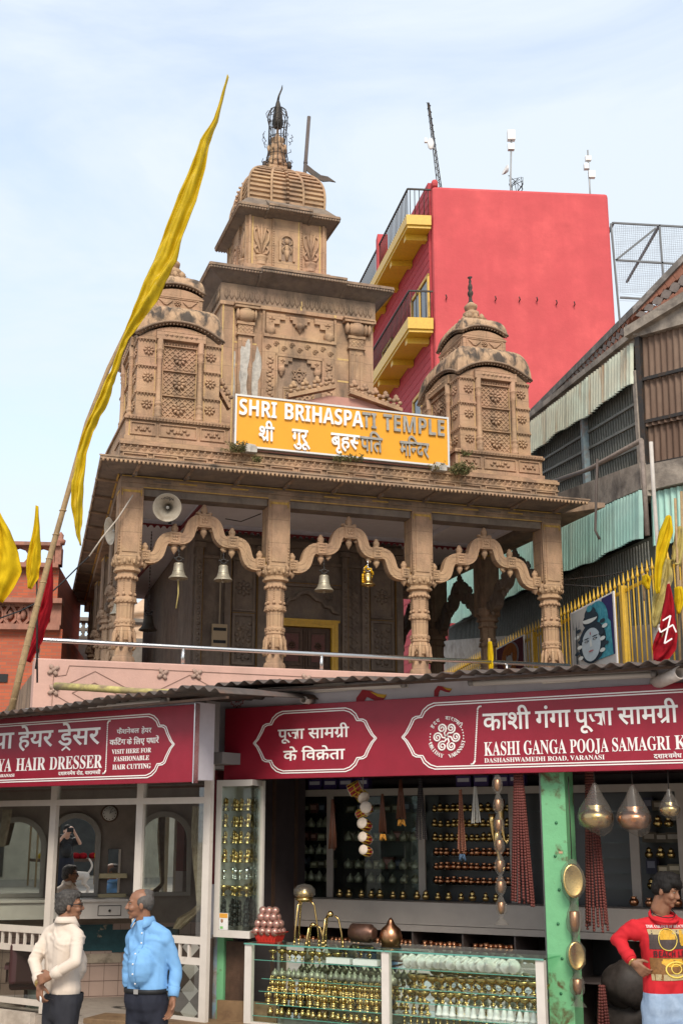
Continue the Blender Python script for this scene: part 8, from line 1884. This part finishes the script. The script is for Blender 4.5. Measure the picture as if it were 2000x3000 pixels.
m = MB(); m.M = H @ Matrix.Scale(.93, 4); m.ell((.093, 0, -.036), (.012, .031, .007), 8); m.build('moustache', [SILV], t)
collar(t, Vector(J['neck']) - Vector((0, 0, .012)), f, BLUE, .066, 1.0); belt(t, Vector((-.005, 0, .97)), f, s_, sh[1], .075)
B_ = surf(sh[0]); m = MB()
for k in range(6):
    p = Vector((0, 0, 1.45 - k * .07)) + Vector((-.01, 0, 0)); h_ = B_.ray_cast(p + f * .6, -f)
    if h_[0]: m.ell(h_[0] + f * .003, (.007, .007, .007), 8)
m.build('button', [WHITE], t)
m = MB(); pts = []
for k in range(14):
    p = Vector((-.01, 0, 1.48 - k * .032)) + s_ * .018; h_ = B_.ray_cast(p + f * .6, -f)
    if h_[0]: pts.append(h_[0] + f * .0015)
m.tube(pts, .0035, 5); m.build('placket', [mat('blue_seam', (.12, .27, .48), .8)], t)
for q in ('l', 'r'): m = MB(); e = Vector(J['e' + q]); w2 = Vector(J['w' + q]); d = (e - w2).normalized(); m.lathe([(.0, .036), (.002, .040), (.07, .046), (.072, .04)], w2 + d * .012, 16, axis=d); m.build('cuff', [BLUE], t)
m = MB(); w_ = Vector(J['wl']); m.lathe([(-.003, .0105), (.003, .0105)], w_ + Vector((-.005, -.02, -.115)), 10, axis=(0, .1, -1)); m.build('ring', [BRASS], t)
# ---- boy in the red printed top
Y = 9.0; o = Vector((at(1945, 2900, Y).x, Y, .22)); r = rel(o, Y); FZ = .22
J = dict(head=r(1950, 2612, -.02), neck=r(1938, 2672, .02), sr=r(1858, 2702, .02), sl=r(2018, 2706, .03), er=r(1808, 2752, .06), wr=r(1850, 2815, -.08), el=r(2068, 2800, .05), wl=r(2060, 2880, -.05), pel=Vector((.0, 0, .80)))
J.update(hl=Vector((.075, 0, .76)), hr=Vector((-.075, 0, .76)), kl=Vector((.085, -.02, .42)), kr=Vector((-.085, -.02, .42)), fl=Vector((.09, .02, .08)), fr=Vector((-.09, .02, .08)))
REDT = mat('red_jersey', (.50, .015, .022), .85, var=.08, vs=10.); JEAN = mat('pale_blue_denim', (.24, .33, .47), .85, var=.2, vs=6., c2=(.34, .43, .56), dark=(.15, .21, .33), ds=5.)
t, H, f, s_, pel, sh = figure('boy in a red long-sleeved printed top and pale jeans, hand on hip', o, J, RAD(-80), RAD(-38), RAD(16), REDT, JEAN, 0, .88, 0., hair=BLKH, tuck=False, hands=(((.2, -.1, -1), (.6, -.5, 0), -1, .4), ((.75, -.25, -.75), (-.5, -.7, -.1), 1, .45)), shoes=WHITE)
shell(t, H, [((-.02, 0, .065), (.106, .088, .085)), ((-.06, 0, .02), (.065, .082, .08)), ((.05, 0, .085), (.06, .072, .042)), ((.078, .02, .066), (.032, .045, .026)), ((.015, .066, .04), (.045, .024, .045)), ((.015, -.066, .04), (.045, .024, .045)), ((.02, .0, .12), (.07, .065, .04))], BLKH, .895, 8, .010)
m = MB(); m.M = None; pts = [Vector(J['neck']) + Matrix.Rotation(a, 3, 'Z') @ f * (.092 + .02 * math.cos(a)) + Vector((0, 0, -.022 - .04 * math.cos(a))) for a in [k * .3927 for k in range(17)]]; m.tube(pts, .012, 8); m.build('neckband', [REDT], t)
m = MB(); m.tube([Vector((p.x * .86 + J['neck'].x * .14, p.y * .86 + J['neck'].y * .14, p.z + .03)) for p in pts], .0035, 5); m.build('neck_cord', [BLACK], t)
m = MB(); w_ = Vector(J['wr']); d = (w_ - Vector(J['er'])).normalized(); m.lathe([(-.004, .031), (0, .034), (.004, .031)], w_ + d * .012, 14, axis=d); m.build('bangle', [BRASS], t)
for q in ('r',): m = MB(); e = Vector(J['e' + q]); w2 = Vector(J['w' + q]); d = (e - w2).normalized(); m.lathe([(.0, .036), (.002, .042), (.05, .048), (.055, .04)], w2 + d * .012, 16, axis=d); m.build('cuff', [REDT], t)
B_ = surf(sh[0]); X = -s_ if (-s_).x > 0 else s_     # print across the chest, laid onto the cloth
def lay(mb, pts, mi, e):   # pts (x,z) polygon or strip in chest coordinates
    vs = []
    for x, z in pts:
        p = X * x + Vector((0, 0, z)); h_ = B_.ray_cast(p + f * .6, -f); vs.append((h_[0] if h_[0] else p + f * .12) + f * e)
    return vs
def panel(mb, x0, x1, z0, z1, mi, e, nu=8, nv=8, inside=None):
    vs = []; fs = []
    for j in range(nv + 1):
        for i in range(nu + 1): vs.append((x0 + (x1 - x0) * i / nu, z0 + (z1 - z0) * j / nv))
    for j in range(nv):
        for i in range(nu):
            c = ((vs[j * (nu + 1) + i][0] + vs[j * (nu + 1) + i + 1][0]) / 2, (vs[j * (nu + 1) + i][1] + vs[(j + 1) * (nu + 1) + i][1]) / 2)
            if inside is None or inside(*c): fs.append((j * (nu + 1) + i, j * (nu + 1) + i + 1, (j + 1) * (nu + 1) + i + 1, (j + 1) * (nu + 1) + i))
    mb.add(lay(mb, vs, mi, e), fs, mi, True)
zc = lambda y: r(1945, y).z; xc = lambda x: r(x, 2800).x
PM_ = [mat('print_sand', (.42, .32, .17), .7, var=.4, vs=20.), mat('print_dark', (.07, .05, .045), .7, var=.4, vs=25.), mat('print_amber', (.62, .34, .03), .6, var=.4, vs=18.), mat('print_gold', (.70, .52, .10), .6), mat('print_brown', (.22, .10, .03), .7, var=.5, vs=18.)]
m = MB(); x0, x1 = xc(1891), xc(2001)
el = lambda cx, cz, rx, rz: (lambda x, z: ((x - cx) / rx) ** 2 + ((z - cz) / rz) ** 2 < 1); ring = lambda cx, cz, rx, rz, a=.82: (lambda x, z: a < ((x - cx) / rx) ** 2 + ((z - cz) / rz) ** 2 < 1)
panel(m, x0, x1, zc(2778), zc(2720), 1, .004, 12, 10); panel(m, x0, x1, zc(2735), zc(2720), 0, .005, 10, 3)
cx, cz = xc(1943), zc(2750); panel(m, cx - .07, cx + .07, cz - .075, cz + .075, 1, .0055, 22, 22, el(cx, cz, .066, .07)); panel(m, cx - .07, cx + .07, cz - .0, cz + .075, 2, .0065, 22, 12, el(cx, cz + .012, .058, .052)); m.tube(lay(m, [(cx + .067 * math.cos(q * .2618), cz + .071 * math.sin(q * .2618)) for q in range(25)], 3, .006), .0035, 5, 3); cx2 = xc(1988); panel(m, cx2 - .03, cx2 + .03, cz - .05, cz + .07, 2, .0055, 12, 16, el(cx2, cz + .01, .022, .055))
panel(m, x0, x1, zc(2868), zc(2803), 4, .004, 12, 10); panel(m, x0, x1, zc(2868), zc(2850), 0, .005, 10, 4)
cx, cz = xc(1962), zc(2838); m.tube(lay(m, [(cx + .08 * math.cos(q * .2618), cz + .05 * math.sin(q * .2618)) for q in range(25)], 3, .006), .006, 5, 3); m.tube(lay(m, [(cx + .04 * math.cos(q * .2618), cz + .005 + .03 * math.sin(q * .2618)) for q in range(25)], 3, .006), .004, 5, 3); panel(m, cx - .1, cx + .1, cz + .02, cz + .07, 2, .005, 20, 8, el(cx - .02, cz + .05, .08, .03))
m.build('chest_print', PM_, t)
def chest_text(s, xl, xr, yt, yb, mi, mt, style):
    vs, fs = latin(s, style); a, b_ = min(p[0] for p in vs), max(p[0] for p in vs); h_ = max(p[1] for p in vs); X0, X1, Z0, Z1 = xc(xl), xc(xr), zc(yb), zc(yt)
    m = MB(); m.add(lay(m, [(X0 + (p[0] - a) / (b_ - a) * (X1 - X0), Z0 + p[1] / h_ * (Z1 - Z0)) for p in vs], 0, .009), fs); m.build('lettering', [mt], t)
chest_text('THE COLOUR OF BEACH', 1889, 1999, 2708, 2716, 0, LW, 'serif'); chest_text('BEACH LIFE', 1899, 2012, 2782, 2800, 0, mat('print_black', (.06, .015, .015), .7), 'sans')
# ---- the photographer and a dog, seen only in the salon mirror
o = Vector((0, -.42, .58)); J = dict(head=Vector((0, .06, 1.58)), neck=Vector((0, 0, 1.45)), sl=Vector((-.18, 0, 1.40)), sr=Vector((.18, 0, 1.40)), el=Vector((-.24, .12, 1.30)), er=Vector((.26, .12, 1.34)), wl=Vector((-.07, .26, 1.55)), wr=Vector((.10, .26, 1.57)), pel=Vector((0, 0, .95)), hl=Vector((-.09, 0, .9)), hr=Vector((.09, 0, .9)), kl=Vector((-.1, .02, .5)), kr=Vector((.1, .02, .5)), fl=Vector((-.11, 0, .08)), fr=Vector((.11, 0, .08)))
SKIN2 = SKIN; SKIN = mat('pale_skin', (.50, .30, .22), .5)
t, H, f, s_, pel, sh = figure('photographer in a black tee shirt aiming a camera, seen in the salon mirror', o, J, RAD(90), RAD(90), 0, BLACK, NAVY2, 0, 1.0, .03, hair=BLKH, hands=(((.35, .3, .6), (-.6, .3, .1), -1, .5), ((-.35, .3, .6), (.6, .3, .1), 1, .5)), cuff=0, voxel=.008, foldamp=.004)
SKIN = SKIN2
shell(t, H, [((-.02, 0, .06), (.1, .082, .08)), ((-.055, 0, .02), (.06, .078, .07))], BLKH, 1.03, 4, .004)
ca = MB(); ca.box(-.065, .065, -.13, -.075, -.055, .035); ca.lathe([(-.01, .036), (.055, .038), (.06, .03)], (0, -.075, 0), 16, axis=(0, 1, 0)); ca = ca.build('photo_camera', [BLACK], None, (0, 0, CZ)); tag(ca, 'black camera held up by the photographer', 'camera')
q = MB(); q.box(-.17, .17, -.72, -.55, 1.5, 2.1); q = q.build('backpack', [mat('black_nylon', (.02, .02, .022), .8)], None, bevel=.05); tag(q, 'black backpack on the photographer', 'backpack')
t = thing('dog', 'white street dog with a curled tail standing on the road behind the photographer', 'dog', (1.6, -6.5, .58)); m = MB()
m.cap((-.25, 0, .48), .12, (.22, 0, .46), .10, 12); m.ell((-.2, 0, .44), (.14, .11, .14), 12); m.cap((-.32, 0, .52), .075, (-.44, 0, .64), .06); m.ell((-.48, 0, .68), (.085, .065, .07), 12); m.cap((-.52, 0, .66), .045, (-.62, 0, .63), .03)
for x, bk in ((-.24, 0), (.24, 1)):
    for y in (-.07, .07):
        if bk: m.cap((x - .02, y, .42), .075, (x - .07, y, .28), .045); m.cap((x - .07, y, .28), .04, (x + .06, y, .17), .026); m.cap((x + .06, y, .17), .025, (x + .03, y, .03), .022); m.cap((x + .03, y, .025), .025, (x - .03, y, .02), .022)
        else: m.cap((x, y, .40), .055, (x, y, .22), .032); m.cap((x, y, .22), .03, (x - .01, y, .03), .024); m.cap((x - .01, y, .025), .026, (x - .06, y, .02), .022)
for y in (-.045, .045): m.cap((-.46, y, .72), .025, (-.45, y * 1.3, .79), .01)
for k in range(7): a = k * .7; m.cap((.27 + .10 * math.sin(a * .6), 0, .52 + .05 * k), .028, (.27 + .10 * math.sin((k + 1) * .42), 0, .52 + .05 * (k + 1)), .024)
fuse(m, 'body', [mat('white_fur', (.55, .48, .42), .9, var=.15, vs=9.)], .012, 3, .004, (30, 30, 30), 1, t)
